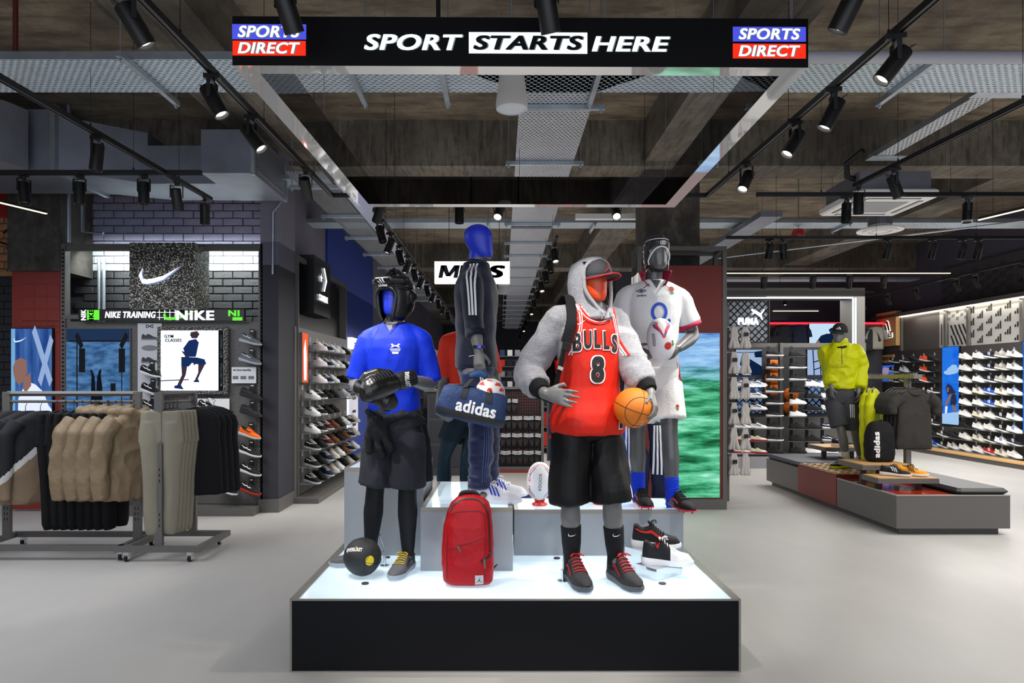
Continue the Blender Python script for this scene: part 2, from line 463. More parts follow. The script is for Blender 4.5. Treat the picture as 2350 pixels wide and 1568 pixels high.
M_MESH = perforated('mesh_steel', '8f959c', .035, .035, .42, .42)
def tray(name, label, x0, x1, y0, y1, z, axis, m, lip=.06, group='cable trays under the ceiling', nl=None):
    """channel tray; object origin at its corner so that the pattern starts there"""
    w, d = x1-x0, y1-y0
    t = thing(name, label, 'cable tray', (x0, y0, z), 0, group)
    MB().bb(0, w, 0, d, 0, .004).build('tray_base', m, t)
    e = MB()
    if axis == 'x':
        e.bb(0, w, -.004, 0, 0, lip).bb(0, w, d, d+.004, 0, lip)
    else:
        e.bb(-.004, 0, 0, d, 0, lip).bb(w, w+.004, 0, d, 0, lip)
    e.build('tray_side', M_ZINC, t)
    return t
def strut_under(t, p, L_, axis, z=-.045):
    b = MB()
    if axis == 'x': b.bb(p[0]-L_/2, p[0]+L_/2, p[1]-.02, p[1]+.02, z, z+.041)
    else: b.bb(p[0]-.02, p[0]+.02, p[1]-L_/2, p[1]+L_/2, z, z+.041)
    b.build('strut', M_ZINC, t)
    ends = [(p[0]-L_/2+.03, p[1]), (p[0]+L_/2-.03, p[1])] if axis == 'x' else [(p[0], p[1]-L_/2+.03), (p[0], p[1]+L_/2-.03)]
    for e in ends:
        lz = t.location.z
        MB().cyl((e[0], e[1], z-.03), (e[0], e[1], ZC-lz), .005, n=6).cyl((e[0], e[1], z-.02), (e[0], e[1], z), .014, n=6).build('hanger_rod', M_ZINC, t)
ZT = 3.98
t = tray('cable_tray', 'wide perforated galvanised tray crossing the whole shop above the header sign', -8.5, 9.0, 5.03, 5.6, ZT, 'x', M_PERF)
for xx in (-2.75, -1.15, -.45, .75, 2.1, 3.2):
    strut_under(t, (xx+8.5, .3), .9, 'y')
t = tray('cable_tray', 'wide perforated tray running away from the header sign towards the mens sign',   .16, .78, 5.6, 31, ZT, 'y', M_PERF2)
for yy in (.25, 1.75, 4.6, 6, 7.2, 8.6, 10, 11.4, 12.8, 14.2, 15.6, 17, 18.4, 20, 22, 24): strut_under(t, (.31, yy), .84, 'x')
pl = MB().prism([(0, 0), (.62, 0), (1.1, -.42), (-.48, -.42)], .004); pl.build('junction_plate', M_PERF, t)
t = tray('cable_tray', 'second galvanised cross tray seen behind the header sign', -3.2, 9.0, 10.2, 10.6, ZT, 'x', M_PERF)
for xx in (3.0, 4.6, 6.0, 8.4): strut_under(t, (xx, .2), .6, 'y')
t = tray('cable_tray', 'narrow perforated tray on the right leading to the ceiling cassette', 4.16, 4.34, 5.6, 7.7, 4.1, 'y', M_PERF2)
for yy in (.3, 2.0): MB().bb(-.05, .45, yy-.08, yy+.08, -.01, .0).build('splice_plate', M_ZINC, t)
t = tray('cable_tray', 'mesh cable tray above the blue wall left of the aisle', -2.35, -1.95, 7.4, 22, ZT-.1, 'y', M_MESH)
for k in range(9): strut_under(t, (.2, .5+k*1.4), .62, 'x')
t = tray('cable_tray', 'shiny steel trunking beside the left aisle spotlights', -1.72, -1.52, 7.0, 26, ZT-.32, 'y', mat('bright_trunking', 'aab2c0', .25, .9, bump=.15, bscale=25))
t = tray('cable_tray', 'short perforated tray at the top edge above the header sign', -.78, -.32, 3.6, 4.5, 4.35, 'y', M_PERF)
t = tray('cable_tray', 'long cross tray over the right back of the shop', 3.3, 9.8, 15.9, 16.3, ZT, 'x', M_PERF)
t = tray('cable_tray', 'short tray over the training bay below the brick wall top', -4.75, -3.55, 7.9, 8.2, 3.95, 'x', M_PERF)
t = tray('cable_tray', 'perforated tray left of the mens sign end wall', -3.1, -2.0, 8.0, 8.35, ZT, 'x', M_PERF)
# diagonal trunking at right rear
tr = thing('cable_tray', 'grey trunking running away over the right rear tracks', 'cable tray', (3.55, 9.3, 3.85), 0, 'cable trays under the ceiling')
MB().bb(0, .3, 0, 7.5, 0, .08).build('tray_base', M_DUCT, tr)
# conduits
def pipe(label, pts, r, m=M_ZINC, n=8, name='conduit_pipe', cat='pipe', group='conduits and pipes'):
    return tag(MB().tube(pts, r, n).build(name, m, None, 60), label, cat, group)
pipe('thick white pipe above the right cross tray', [(1.7, 4.9, 3.935), (10, 4.9, 3.935)], .045, mat('pipe_grey', '9a9aa2', .5), 12)
pipe('white pipe crossing behind the header sign on the right', [(1.3, 10.9, 4.18), (10, 10.9, 4.18)], .04, mat('pipe_grey'), 10)
pipe('bent steel conduit following the right spotlight track', [(2.02, 4.7, 3.72), (1.98, 6.0, 3.72), (1.94, 6.1, 3.7), (1.94, 6.1, 3.52)], .012)
pipe('thin conduit sloping over the right back tracks', [(3.9, 12.5, 3.85), (7.4, 9.5, 3.85), (7.4, 9.45, 3.9), (7.4, 9.45, 4.94)], .014)
pipe('vertical conduit on the concrete column at far left', [(-5.25, 8.25, 4.95), (-5.25, 8.25, 3.28)], .025)
pipe('second vertical conduit beside the concrete column', [(-5.12, 8.2, 4.2), (-5.05, 8.2, 4.1), (-5.05, 8.2, 3.4), (-4.8, 8.2, 3.38)], .02)
pipe('steel conduit dropping beside the left track end', [(-2.68, 8.35, 3.95), (-2.68, 8.3, 3.8), (-2.78, 8.27, 3.65), (-2.78, 8.27, 2.9)], .014)
pipe('red sprinkler pipe hanging at the far left', [(-4.0, 5.6, 4.9), (-4.0, 5.6, 4.0)], .02, mat('pipe_red', '5a1a1c', .5))
for x in (-.35, .25):
    pipe('%s dark cable dropping from the slab on to the header sign' % ('left' if x < 0 else 'right'), [(x, 3.7, 4.95), (x+.01, 3.7, 3.3)], .012, M_BLACK)
# ducts at upper left
d = thing('air_duct', 'large galvanised air duct over the clothes rails at upper left', 'duct', (0, 0, 0))
MB().bb(-8.0, -4.6, 7.0, 7.9, 3.78, 4.4).build('duct_section', M_DUCT, d)
MB().bb(-4.62, -4.57, 6.96, 7.94, 3.74, 4.44).build('flange', M_ZINC, d)
MB().prism([(-4.6, 7.0), (-3.9, 7.5), (-3.9, 8.2), (-4.6, 7.9)], .56, Matrix.Translation((0, 0, 3.78))).build('duct_section', M_DUCT, d)
MB().bb(-3.9, -3.12, 7.5, 8.2, 3.78, 4.2).build('duct_section', M_DUCT, d)
rs = []
for k in range(9):
    a = k*PI/2/8; rs.append([V(-8.0+3.2*math.sin(a), 6.9-1.2*math.cos(a)-.0, z) if q == 0 else V(-8.0+2.3*math.sin(a), 7.0-.5*math.cos(a), z) for q, z in ((0, 3.75), (0, 4.35), (1, 4.35), (1, 3.75))])
MB().rings(rs).build('duct_elbow', M_DUCT, d, 40)
d2 = thing('air_duct', 'square steel duct box with perforated grille beside the left spotlight track', 'duct', (0, 0, 0))
MB().bb(-3.1, -2.56, 7.02, 8.1, 3.75, 4.2).build('duct_section', M_DUCT, d2)
g_ = MB().bb(0, .85, 0, .36, 0, .01).build('grille', M_MESH, d2); g_.location = (-2.555, 7.12, 3.8); g_.rotation_euler = (PI/2, 0, PI/2)
for i in range(2): MB().bb(-2.58, -2.54, 7.0+i*1.06, 7.04+i*1.06, 3.73, 4.22).build('flange', M_ZINC, d2)

# ---------------------------------------------------------------- spotlight tracks
ZK = 3.5
def track(label, a, b, z=ZK, wires=True):
    a, b = Vector(a), Vector(b); t = thing('spotlight_track', label, 'track', (a.x, a.y, z), 0, 'black lighting tracks')
    dv = b-a; L_ = dv.length; ang = math.atan2(dv.y, dv.x)
    o = MB().bb(0, L_, -.018, .018, 0, .035).bb(0, L_, -.018, -.012, -.006, 0).bb(0, L_, .012, .018, -.006, 0).build('rail', M_TRACK, t); o.rotation_euler.z = ang
    n = max(1, int(L_/1.6))
    if wires:
        for i in range(n+1):
            p = dv*((i+.5)/(n+1)); MB().cyl((p.x, p.y, .035), (p.x, p.y, ZC-z), .0022, n=4).cyl((p.x, p.y, .035), (p.x, p.y, .06), .008, n=6).build('wire', M_BLACK, t)
    return t
track('long black track on the left running to the header sign', (-1.80, 3.15), (-1.74, 7.0))
track('long black track on the right of the header sign', (2.17, 3.15), (2.12, 7.0))
track('black cross track in front of the header sign', (-1.80, 3.15), (2.17, 3.15))
track('black cross track closing the loop behind the header sign', (-1.74, 7.0), (2.12, 7.0))
track('black track over the clothes rails at upper left', (-3.2, 3.2), (-3.05, 7.15))
track('black cross track ending over the training bay', (-6.5, 6.24), (-2.75, 6.24))
track('black track at right running to the ceiling cassette', (3.62, 4.0), (3.46, 6.66))
track('black cross track in front of the ceiling cassette', (2.62, 6.97), (6.6, 6.97))
track('black cross track over the trainer bench at right', (3.0, 9.06), (7.0, 9.06))
track('black cross track just above the warm light line', (3.9, 11.9), (6.6, 11.9))
track('black cross track over the lattice wall sign', (4.0, 14.6), (8.0, 14.6))
track('black track along the patterned right wall', (8.3, 9.0), (8.3, 16.5))
track('black track left of the mens aisle', (-1.42, 7.6), (-1.42, 26))
track('black track right of the mens aisle', (.74, 9.0), (.74, 30))

def make_spot():
    t = thing('track_spotlight', 'x', 'spotlight', (0, 0, 0))
    MB().bb(-.017, .017, -.05, .05, -.03, 0).cyl((0, 0, -.03), (0, 0, -.045), .018, n=12).build('adapter', M_TRACK, t)
    y = MB().bb(-.058, -.054, -.012, .012, -.16, -.045).bb(.054, .058, -.012, .012, -.16, -.045).bb(-.058, .058, -.012, .012, -.049, -.045); y.build('yoke', M_TRACK, t)
    b = MB().lathe([(.0, .075), (.044, .075), (.046, .07), (.047, -.125), (.041, -.125), (.038, -.10), (0, -.10)], 24).build('body', M_BLACK, t, 40)
    b.location.z = -.15
    l = MB().lathe([(0, -.099), (.036, -.099), (.036, -.106), (.02, -.112), (0, -.112)], 20).build('lens', glow('spot_lens', 'fffaf0', 5), b, 40)
    c = MB().tube([(.0, .0, .07), (.02, .03, .12), (.035, .03, .11), (.03, .01, .09)], .003, 5).build('flex', M_BLACK, b)
    return t
SP = make_spot(); SPT = tree_of(SP)
M_LENS_OFF = mat('spot_lens_dim', '3a3c42', .2)
nsp = [0]
def lamp(label, x, y, target, power=0, z=ZK, tilt=None, angle=38, group=None, lit=True):
    o = SP if nsp[0] == 0 else dup_tree(SPT); nsp[0] += 1
    o.location = (x, y, z); o['label'] = label
    if group: o['group'] = group
    body = [c for c in o.children if c.name.startswith('body')][0]
    dirv = (Vector(target)-Vector((x, y, z-.15))).normalized()
    yaw = math.atan2(dirv.x, -dirv.y)
    o.rotation_euler = (0, 0, yaw)
    til = math.acos(max(-1, min(1, -dirv.z)))
    til = min(til, 1.0)
    body.rotation_euler = (-til, 0, 0)
    if not lit:
        for c in body.children:
            if c.name.startswith('lens'):
                c.data = c.data.copy(); c.data.materials[0] = M_LENS_OFF
    if power:
        d = Matrix.Rotation(yaw, 3, 'Z') @ (Matrix.Rotation(-til, 3, 'X') @ Vector((0, 0, -1)))
        s = Vector((x, y, z-.15))+d*.13
        spot('spot_beam', s, s+d, power, angle)
    return o
SPW = 125
lamp('big black spotlight nearest the header sign on its upper left', -1.79, 3.30, (-.9, 3.9, 1.6), SPW)
lamp('black spotlight second along the left track aimed at the boxing mannequin', -1.785, 4.2, (-.75, 4.2, 1.5), SPW)
lamp('black spotlight third along the left track', -1.78, 4.85, (-.4, 4.7, 1.5), SPW)
lamp('black spotlight last on the left track by the concrete beam', -1.755, 6.1, (-1.9, 8.7, .6), 60)
lamp('black spotlight overlapping the top of the left blue and red logo', -1.0, 3.15, (-.5, 4.2, 1.3), SPW)
lamp('black spotlight hanging in front of the header sign above its boxed word', .21, 3.15, (.6, 3.95, 1.6), SPW)
lamp('black spotlight cut by the top edge above the right blue and red logo', 1.62, 3.15, (.9, 3.9, 1.5), SPW)
lamp('large black spotlight nearest on the right track', 2.16, 3.72, (.7, 4.0, 1.4), SPW)
lamp('black spotlight second along the right track', 2.15, 4.4, (1.2, 4.6, 1.4), SPW)
lamp('black spotlight third along the right track', 2.14, 4.95, (1.1, 4.75, 1.7), SPW)
lamp('black spotlight last on the right track near its corner', 2.13, 5.9, (1.0, 4.9, 1.2), SPW)
lamp('black spotlight left of the blue mannequin head on the back cross track', -.43, 7.0, (-.43, 7.05, 0), 0, lit=False)
lamp('lit black spotlight just above the blue mannequin head', -.02, 7.0, (-.5, 4.6, 1.0), 50)
lamp('lit black spotlight on the back cross track above the rugby helmet', 1.18, 7.0, (1.1, 5.0, 1.6), 50)
lamp('lit black spotlight below the far left corner of the header sign', -1.25, 7.0, (-2.6, 8.9, 1), 50)
lamp('black spotlight highest on the clothes rail track', -3.12, 5.25, (-3.5, 5.3, 0), 40, lit=False)
lamp('black lit spotlight over the clothes rails, second from the track end', -3.08, 6.45, (-3.3, 7.9, 0), 60)
lamp('black lit spotlight at the end of the clothes rail track', -3.06, 7.02, (-3.5, 8.2, 0), 60)
lamp('black tilted spotlight above the warm light line at far left', -4.38, 6.24, (-3.9, 6.0, 0), 0, lit=False)
lamp('black upright spotlight left of the brick wall', -3.87, 6.24, (-3.87, 6.3, 0), 0, lit=False)
lamp('black upright spotlight in front of the white painted brick', -3.28, 6.24, (-3.28, 6.3, 0), 0, lit=False)
lamp('black spotlight tilted right in front of the ceiling cassette', 3.50, 6.05, (4.6, 5.9, 0), 60)
lamp('black spotlight at the end of the track under the ceiling cassette', 3.47, 6.60, (3.5, 6.7, 0), 0, lit=False)
lamp('black spotlight below the left edge of the ceiling cassette', 3.54, 6.97, (3.4, 7.0, 0), 0, lit=False)
lamp('black spotlight on the cross track right of the ceiling cassette', 4.78, 6.97, (4.7, 7.0, 0), 60, lit=False)
R2 = [(3.58, 0, 'first'), (3.76, 1, 'second'), (5.15, 0, 'third'), (5.75, 1, 'fourth'), (6.15, 0, 'fifth'), (6.36, 1, 'sixth')]
for x, k, w in R2:
    lamp('black spotlight %s from the left on the track over the trainer bench' % w, x, 9.06, (x+(.5 if w == 'second' else -.5), 9.6, 0), 45 if not k else 0, lit=not k)
for x, w in ((4.6, 'first'), (5.46, 'second'), (6.1, 'third'), (6.7, 'fourth')):
    lamp('small black spotlight %s from the left under the warm light line' % w, x, 11.9, (x, 12.9, 0), 60 if w in ('second', 'fourth') else 0, lit=w == 'second')
for y, w in ((15.6, 'farthest'), (14.6, 'second farthest'), (13.6, 'third farthest'), (12.4, 'third nearest'), (11.9, 'second nearest'), (10.8, 'nearest')):
    lamp('black spotlight %s on the track along the patterned wall' % w, 8.3, y, (10.0, y+.3, 0.4), 70, lit=w in ('second farthest', 'second nearest'))
ys = [8.0, 8.7, 9.5, 10.3, 11.1, 12.0, 13.0, 14.1, 15.3, 16.6, 18.0]
for i, y in enumerate(ys):
    lamp('black spotlight, %s nearest in the receding row left of the mens aisle' % ('first second third fourth fifth sixth seventh eighth ninth tenth eleventh'.split()[i]), -1.42, y, (-2.6 if i % 2 else -.4, y-.6, 0), 50 if i in (1, 4, 7) else 0, group='spotlights left of the mens aisle', lit=i % 2 == 1)
ys = [9.4, 10.3, 11.3, 12.5, 13.9, 15.3, 16.8, 18.5, 20.5, 22.5, 24.5, 27]
for i, y in enumerate(ys):
    lamp('black spotlight, %s nearest in the receding row right of the mens aisle' % ('first second third fourth fifth sixth seventh eighth ninth tenth eleventh twelfth'.split()[i]), .74, y, (1.0, y-1.2, 1.0), 0, group='spotlights right of the mens aisle', lit=i % 3 == 0)
for x, w in ((5.4, 'left'), (6.1, 'right')):
    lamp('small black spotlight seen through the lit portal, %s one' % w, x, 14.6, (x-.2, 14.0, 0), 0)
# linear lights
M_WARM = glow('warm_led_line', 'ffe2a8', 5)
def line(label, a, b, r=.012, m=M_WARM, name='linear_light'):
    t = thing(name, label, 'linear light', a, 0, None); dv = Vector(b)-Vector(a); L_ = dv.length
    o = MB().bb(0, L_, -.012, .012, -.008, 0).build('diffuser', m, t); o.rotation_euler.z = math.atan2(dv.y, dv.x)
    o = MB().bb(0, L_, -.015, .015, 0, .03).build('housing', M_TRACK, t); o.rotation_euler.z = math.atan2(dv.y, dv.x)
    for k in (.15, .85):
        p = dv*k; MB().cyl((p.x, p.y, .03), (p.x, p.y, ZC-a[2]), .0025, n=4).build('wire', M_BLACK, t)
line('warm glowing line light at the far left edge', (-5.55, 6.6, 3.5), (-5.15, 7.7, 3.5))
line('warm glowing line light at the right edge by the ceiling cassette', (5.62, 8.0, 3.5), (5.95, 6.9, 3.5))
line('long warm glowing line light over the right aisle', (3.75, 11.5, 3.43), (7.6, 11.5, 3.43))
line('short warm glowing line light seen through the lit portal', (6.0, 15.0, 3.15), (7.0, 15.0, 3.15))
# pendants, cassette, vents
def speaker(label, loc, s=1):
    t = thing('pendant_speaker', label, 'speaker', loc, 0, 'white pendant speakers')
    MB().lathe([(0, .30*s), (.062*s, .30*s), (.075*s, .28*s), (.105*s, .03*s), (.102*s, .0)], 32, cap=(True, False)).build('housing', M_WHITEP, t, 40)
    MB().lathe([(.102*s, 0), (.094*s, -.004), (.09*s, .004*s), (0, .01*s)], 32, cap=(False, True)).build('grille', mat('speaker_grille', 'b8bcc2', .5, bump=.3, bscale=300), t, 40)
    MB().cyl((0, 0, .3*s), (0, 0, ZC-loc[2]), .003, n=5).build('wire', M_ZINC, t)
speaker('white tapered pendant speaker hanging inside the header sign', (.07, 4.45, 3.38))
speaker('small white pendant speaker right of the navy tracksuit', (.04, 12.3, 3.18), 1)
t = thing('ceiling_cassette', 'white square ceiling air conditioning cassette at upper right', 'air conditioner', (4.67, 8.47, 3.77), 0)
MB().box((0, 0, .05), (.98, .96, .1), None, .02).build('panel', M_WHITEP, t)
MB().box((0, 0, .2), (.84, .84, .24)).build('casing', M_DUCT, t)
MB().box((0, 0, -.003), (.52, .5, .006)).build('intake_grille', mat('intake_grey', '8d8f92', .6), t)
for k, (cx_, cy_, w_, h_) in enumerate(((0, -.38, .64, .06), (0, .38, .64, .06), (-.38, 0, .06, .6), (.38, 0, .06, .6))):
    MB().box((cx_, cy_, .003), (w_, h_, .012)).build('louvre', M_BLACK, t)
    MB().box((cx_, cy_, -.005), (w_*.95, h_*.3, .004) if w_ > h_ else (w_*.3, h_*.95, .004)).build('vane', M_WHITEP, t)
MB().tube([(-.4, -.3, .25), (-.52, -.32, .28), (-.55, -.36, .42), (-.48, -.6, .5)], .035, 8).build('refrigerant_pipe', M_BLACK, t)
t = thing('ceiling_diffuser', 'round white ceiling air diffuser on a steel spigot', 'air vent', (5.35, 9.6, 3.72))
MB().lathe([(.02, .0), (.1, -.01), (.1, .01), (.16, .01), (.16, -.01), (.22, -.015), (.22, .01), (.27, .015), (.3, .0), (.3, .02), (.15, .06), (.15, .25), (0, .25)], 32).build('diffuser', M_WHITEP, t, 40)
MB().cyl((0, 0, .08), (0, 0, .4), .155, n=24).build('spigot', M_DUCT, t)
t = thing('smoke_detector', 'white smoke detector on the slab above the header sign', 'detector', (-.22, 3.95, 4.55))
MB().lathe([(0, 0), (.03, 0), (.045, .03), (.055, .035), (.055, .06), (0, .06)], 20).build('housing', M_WHITEP, t, 40)
MB().cyl((0, 0, .06), (0, 0, .41), .012, n=8).build('stem', M_WHITEP, t)
t = thing('fire_sounder', 'small red fire alarm sounder under the right rear tray', 'alarm', (4.55, 10.4, 3.8))
MB().lathe([(0, 0), (.09, .01), (.1, .05), (.08, .12), (0, .12)], 20).build('housing', mat('alarm_red', '8a1418', .4), t, 40); MB().cyl((0, 0, .12), (0, 0, 1.16), .008, n=6).build('stem', M_ZINC, t)
t = thing('light_batten', 'white fluorescent batten behind the rugby mannequin helmet', 'light fitting', (1.05, 9.6, 3.92))
MB().box((.5, 0, 0), (1.0, .1, .07)).build('housing', M_WHITEP, t); MB().cyl((.1, 0, .03), (.1, 0, 1.05), .004, n=5).cyl((.9, 0, .03), (.9, 0, 1.05), .004, n=5).build('wire', M_ZINC, t)

# ---------------------------------------------------------------- header sign
def textfit(s, w, h, shear=0, bold=0, grid=0, wide=1):
    me = text_mesh(s, 1, shear, bold, 'CENTER')
    xs = [v.co.x for v in me.vertices]; ys = [v.co.y for v in me.vertices]
    x0, x1, y0, y1 = min(xs), max(xs), min(ys), max(ys); sx = w/(x1-x0); sy = h/(y1-y0)
    for v in me.vertices: v.co = ((v.co.x-(x0+x1)/2)*sx, (v.co.y-(y0+y1)/2)*sy, 0)
    if grid: regrid(me, grid)
    return me
H = thing('header_sign', 'large black rectangular LED header sign hung over the central platform', 'sign', (0, 0, 0))
HB, HT = 3.203, 3.453
def hy(x): return 3.45+(x+1.364)*.0085
c4 = [(-1.364, 3.45), (1.57, 3.475), (1.60, 6.27), (-1.31, 6.25)]
i4 = [(-1.255, 3.545), (1.46, 3.57), (1.495, 6.17), (-1.20, 6.15)]
mb = MB()
b = len(mb.v)
mb.add([(x, y, z) for z in (HB, HT) for x, y in c4+i4], [])
for k in range(4):
    j = (k+1) % 4
    mb.f += [(k, j, 4+j, 4+k), (8+j, 8+k, 12+k, 12+j), (4+k, 4+j, 12+j, 12+k), (j, k, 8+k, 8+j)]
    mb.m += [0, 2, 3, 1]
mb.build('frame', [M_MIRROR, mat('led_face_black', '050507', .5, spec=.15), M_BLACK, mat('dark_mirror', '707076', .03, 1, bump=.01, bscale=2)], H)
M_LW = glow('led_white', 'e9f3fb', 1.15); M_LB = glow('led_blue', '4a52d8', 1.0); M_LR = glow('led_red', 'f0301c', 1.0); M_LK = mat('led_dark', '0a0a0e', .5)
def hp(x, dy=0):
    return hy(x)-dy
def hx(px): return (px-CX)*3.46/F
def hz(py): return CH-(py-CY)*3.455/F
for x0, x1, z0, z1, m in ((535, 704, 57, 92, M_LB), (536, 703, 95, 129, M_LR), (1683, 1852, 58, 92, M_LB), (1683, 1852, 97, 131, M_LR), (1076, 1348, 73, 122, M_LW)):
    cx_ = hx((x0+x1)/2); place(poly_mesh([[(-a/2, -c/2), (a/2, -c/2), (a/2, c/2), (-a/2, c/2)] for a, c in [(hx(x1)-hx(x0), hz(z0)-hz(z1))]]), (cx_, hp(cx_, .003), (hz(z0)+hz(z1))/2), (1, .0085, 0), (0, 0, 1), 'logo_panel' if m != M_LW else 'word_panel', m, H)
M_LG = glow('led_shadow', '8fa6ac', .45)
for s, x0, x1, z0, z1, m, sh in (('SPORTS', 548, 690, 61, 88, M_LW, .3), ('DIRECT', 548, 690, 99, 125, M_LW, .3), ('SPORTS', 1696, 1838, 62, 88, M_LW, .3), ('DIRECT', 1696, 1838, 101, 127, M_LW, .3),
                              ('SPORT', 836, 1062, 79, 116, M_LW, .3), ('STARTS', 1086, 1338, 81, 114, M_LK, .3), ('HERE', 1358, 1538, 82, 117, M_LW, .3)):
    cx_ = hx((x0+x1)/2); w, h = hx(x1)-hx(x0), hz(z0)-hz(z1)
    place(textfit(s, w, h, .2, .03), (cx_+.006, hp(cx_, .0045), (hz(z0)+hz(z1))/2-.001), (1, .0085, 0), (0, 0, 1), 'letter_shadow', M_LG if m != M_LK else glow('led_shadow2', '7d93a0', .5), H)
    place(textfit(s, w, h, .2, .03), (cx_, hp(cx_, .006), (hz(z0)+hz(z1))/2), (1, .0085, 0), (0, 0, 1), 'lettering', m, H)
for x, y in ((-1.3, 3.5), (-.6, 3.5), (.2, 3.5), (.9, 3.5), (1.5, 3.52), (-1.25, 4.8), (1.5, 4.8), (-1.2, 6.2), (0, 6.2), (1.5, 6.2)):
    MB().cyl((x, y, HT), (x, y, ZC), .002, n=4).build('wire', M_ZINC, H)

# ---------------------------------------------------------------- central platform and plinths
def glowtop(name, col, strength):
    m = mat(name, col, .12, emit=strength, coat=.3); return m
M_TOP = glowtop('backlit_opal_glass', 'c8dcea', .50)
M_SIDE = mat('plinth_laminate', '8d9298', .32, noise_amt=.03, nscale=2)
M_RIM = mat('plinth_rim', '8c8880', .35, .3)
P = thing('display_platform', 'low central platform with black LED front and glowing white top', 'platform', (0, 0, 0))
PX0, PX1, PY0, PY1, PZ = -1.158, 1.314, 3.74, 6.1, .40
MB().bb(PX0, PX1, PY0, PY0+.02, 0.003, PZ-.004).bb(PX0, PX0+.02, PY0+.02, PY1, 0.003, PZ-.004).bb(PX1-.02, PX1, PY0+.02, PY1, .003, PZ-.004).bb(PX0, PX1, PY1-.02, PY1, .003, PZ-.004).build('led_front', mat('led_screen_off', '07080c', .45, spec=.2, noise_amt=.08, nscale=2, bump=.03, bscale=200), P)
MB().bb(PX0+.02, PX1-.02, PY0+.02, PY1-.02, .3, PZ-.004).build('top', M_TOP, P)
rim = MB()
for a in ((PX0, PX1, PY0-.004, PY0+.004, PZ-.008, PZ), (PX0-.004, PX0+.04, PY0, PY1, PZ-.012, PZ+.002), (PX1-.04, PX1+.004, PY0, PY1, PZ-.012, PZ+.002), (PX0-.004, PX0+.008, PY0-.006, PY0+.01, 0, PZ), (PX1-.008, PX1+.004, PY0-.006, PY0+.01, 0, PZ), (PX0, PX1, PY0-.006, PY0, 0, .006)): rim.bb(*a)
rim.build('rim', M_RIM, P)
for x, y in ((838, 1339), (888, 1279), (1278, 1281), (1520, 1339)):
    d = 1.2*F/(y-CY); p = at(x, y, d)
    MB().cyl((p.x, p.y, PZ-.004), (p.x, p.y, PZ+.003), .022, n=16).build('socket', M_DGREY, P)
def plinth(label, x0, x1, y0, y1, z, base=PZ):
    t = thing('plinth', label, 'plinth', ((x0+x1)/2, (y0+y1)/2, base), 0, 'glowing white plinths on the platform')
    w, d, h = x1-x0, y1-y0, z-base
    MB().bb(-w/2, w/2, -d/2, d/2, 0, h-.03).build('body', M_SIDE, t)
    MB().bb(-w/2+.03, w/2-.03, -d/2+.01, d/2-.01, h-.03, h-.002).build('top', M_TOP, t)
    r = MB(); r.bb(-w/2, -w/2+.03, -d/2, d/2, h-.03, h).bb(w/2-.03, w/2, -d/2, d/2, h-.03, h).bb(-w/2+.03, w/2-.03, -d/2, -d/2+.01, h-.03, h).bb(-w/2+.03, w/2-.03, d/2-.01, d/2, h-.03, h)
    r.build('rim', M_RIM, t)
    return t
plinth('tallest plinth, behind the boxing mannequin at the left of the platform', -1.08, -.534, 4.68, 5.29, 1.005)
plinth('middle plinth behind the red backpack under the navy tracksuit mannequin', -.51, .074, 4.30, 5.43, .80)
plinth('long low plinth under the rugby mannequin and rugby balls', .09, 1.255, 4.68, 5.15, .715)
# ---------------------------------------------------------------- shoes
SL = .30
def ip(x, pts):
    for (a, b), (c, d) in zip(pts, pts[1:]):
        if x <= c:
            t = (x-a)/(c-a) if c > a else 0; t = t*t*(3-2*t)*.6+t*.4; return b+(d-b)*t
    return pts[-1][1]
WPT = [(0, .012), (.03, .026), (.12, .035), (.35, .036), (.5, .041), (.72, .049), (.87, .042), (.96, .026), (1, .008)]
def hpts(k):
    return {'low': [(0, .03), (.03, .074), (.12, .084), (.22, .070), (.32, .076), (.4, .094), (.5, .080), (.64, .058), (.8, .046), (.93, .038), (1, .014)],
            'run': [(0, .02), (.03, .07), (.1, .084), (.2, .066), (.32, .062), (.4, .084), (.5, .07), (.64, .05), (.8, .038), (.93, .028), (1, .008)],
            'mid': [(0, .03), (.03, .10), (.1, .125), (.2, .098), (.3, .108), (.4, .128), (.5, .096), (.64, .07), (.8, .056), (.93, .044), (1, .012)],
            'hoop': [(0, .03), (.03, .085), (.1, .102), (.2, .086), (.3, .098), (.4, .120), (.5, .094), (.64, .064), (.8, .048), (.93, .038), (1, .012)]}[k]
SPT_ = {'low': [(0, .030), (.4, .027), (1, .025)], 'run': [(0, .036), (.3, .032), (.7, .022), (1, .026)], 'mid': [(0, .046), (.4, .038), (.8, .028), (1, .034)], 'hoop': [(0, .04), (.3, .032), (.7, .024), (1, .03)], 'boot': [(0, .014), (1, .012)]}
def soleh(u, k): return ip(u, SPT_[k])
def supt(u, a, k, off=0, sk=None):
    """a in 0..1 across the upper from one side to the other"""
    w = ip(u, WPT)+off; h = ip(u, hpts(k))+off; t = a*PI
    c, s = math.cos(t), math.sin(t)
    y = w*(abs(c)**.75)*(1 if c > 0 else -1); z = h*(s**.62)
    mid = abs(a-.5) < .21
    if .06 < u < .36 and mid and not off:
        e = min((u-.06)/.04, (.36-u)/.05, 1); z -= (.045*max(0, e))*(1-(abs(a-.5)/.21)**4)
    return Vector(((u-.35)*SL, y*(1.08 if off else 1), soleh(u, sk or k)-.004+z))
SHM = {}
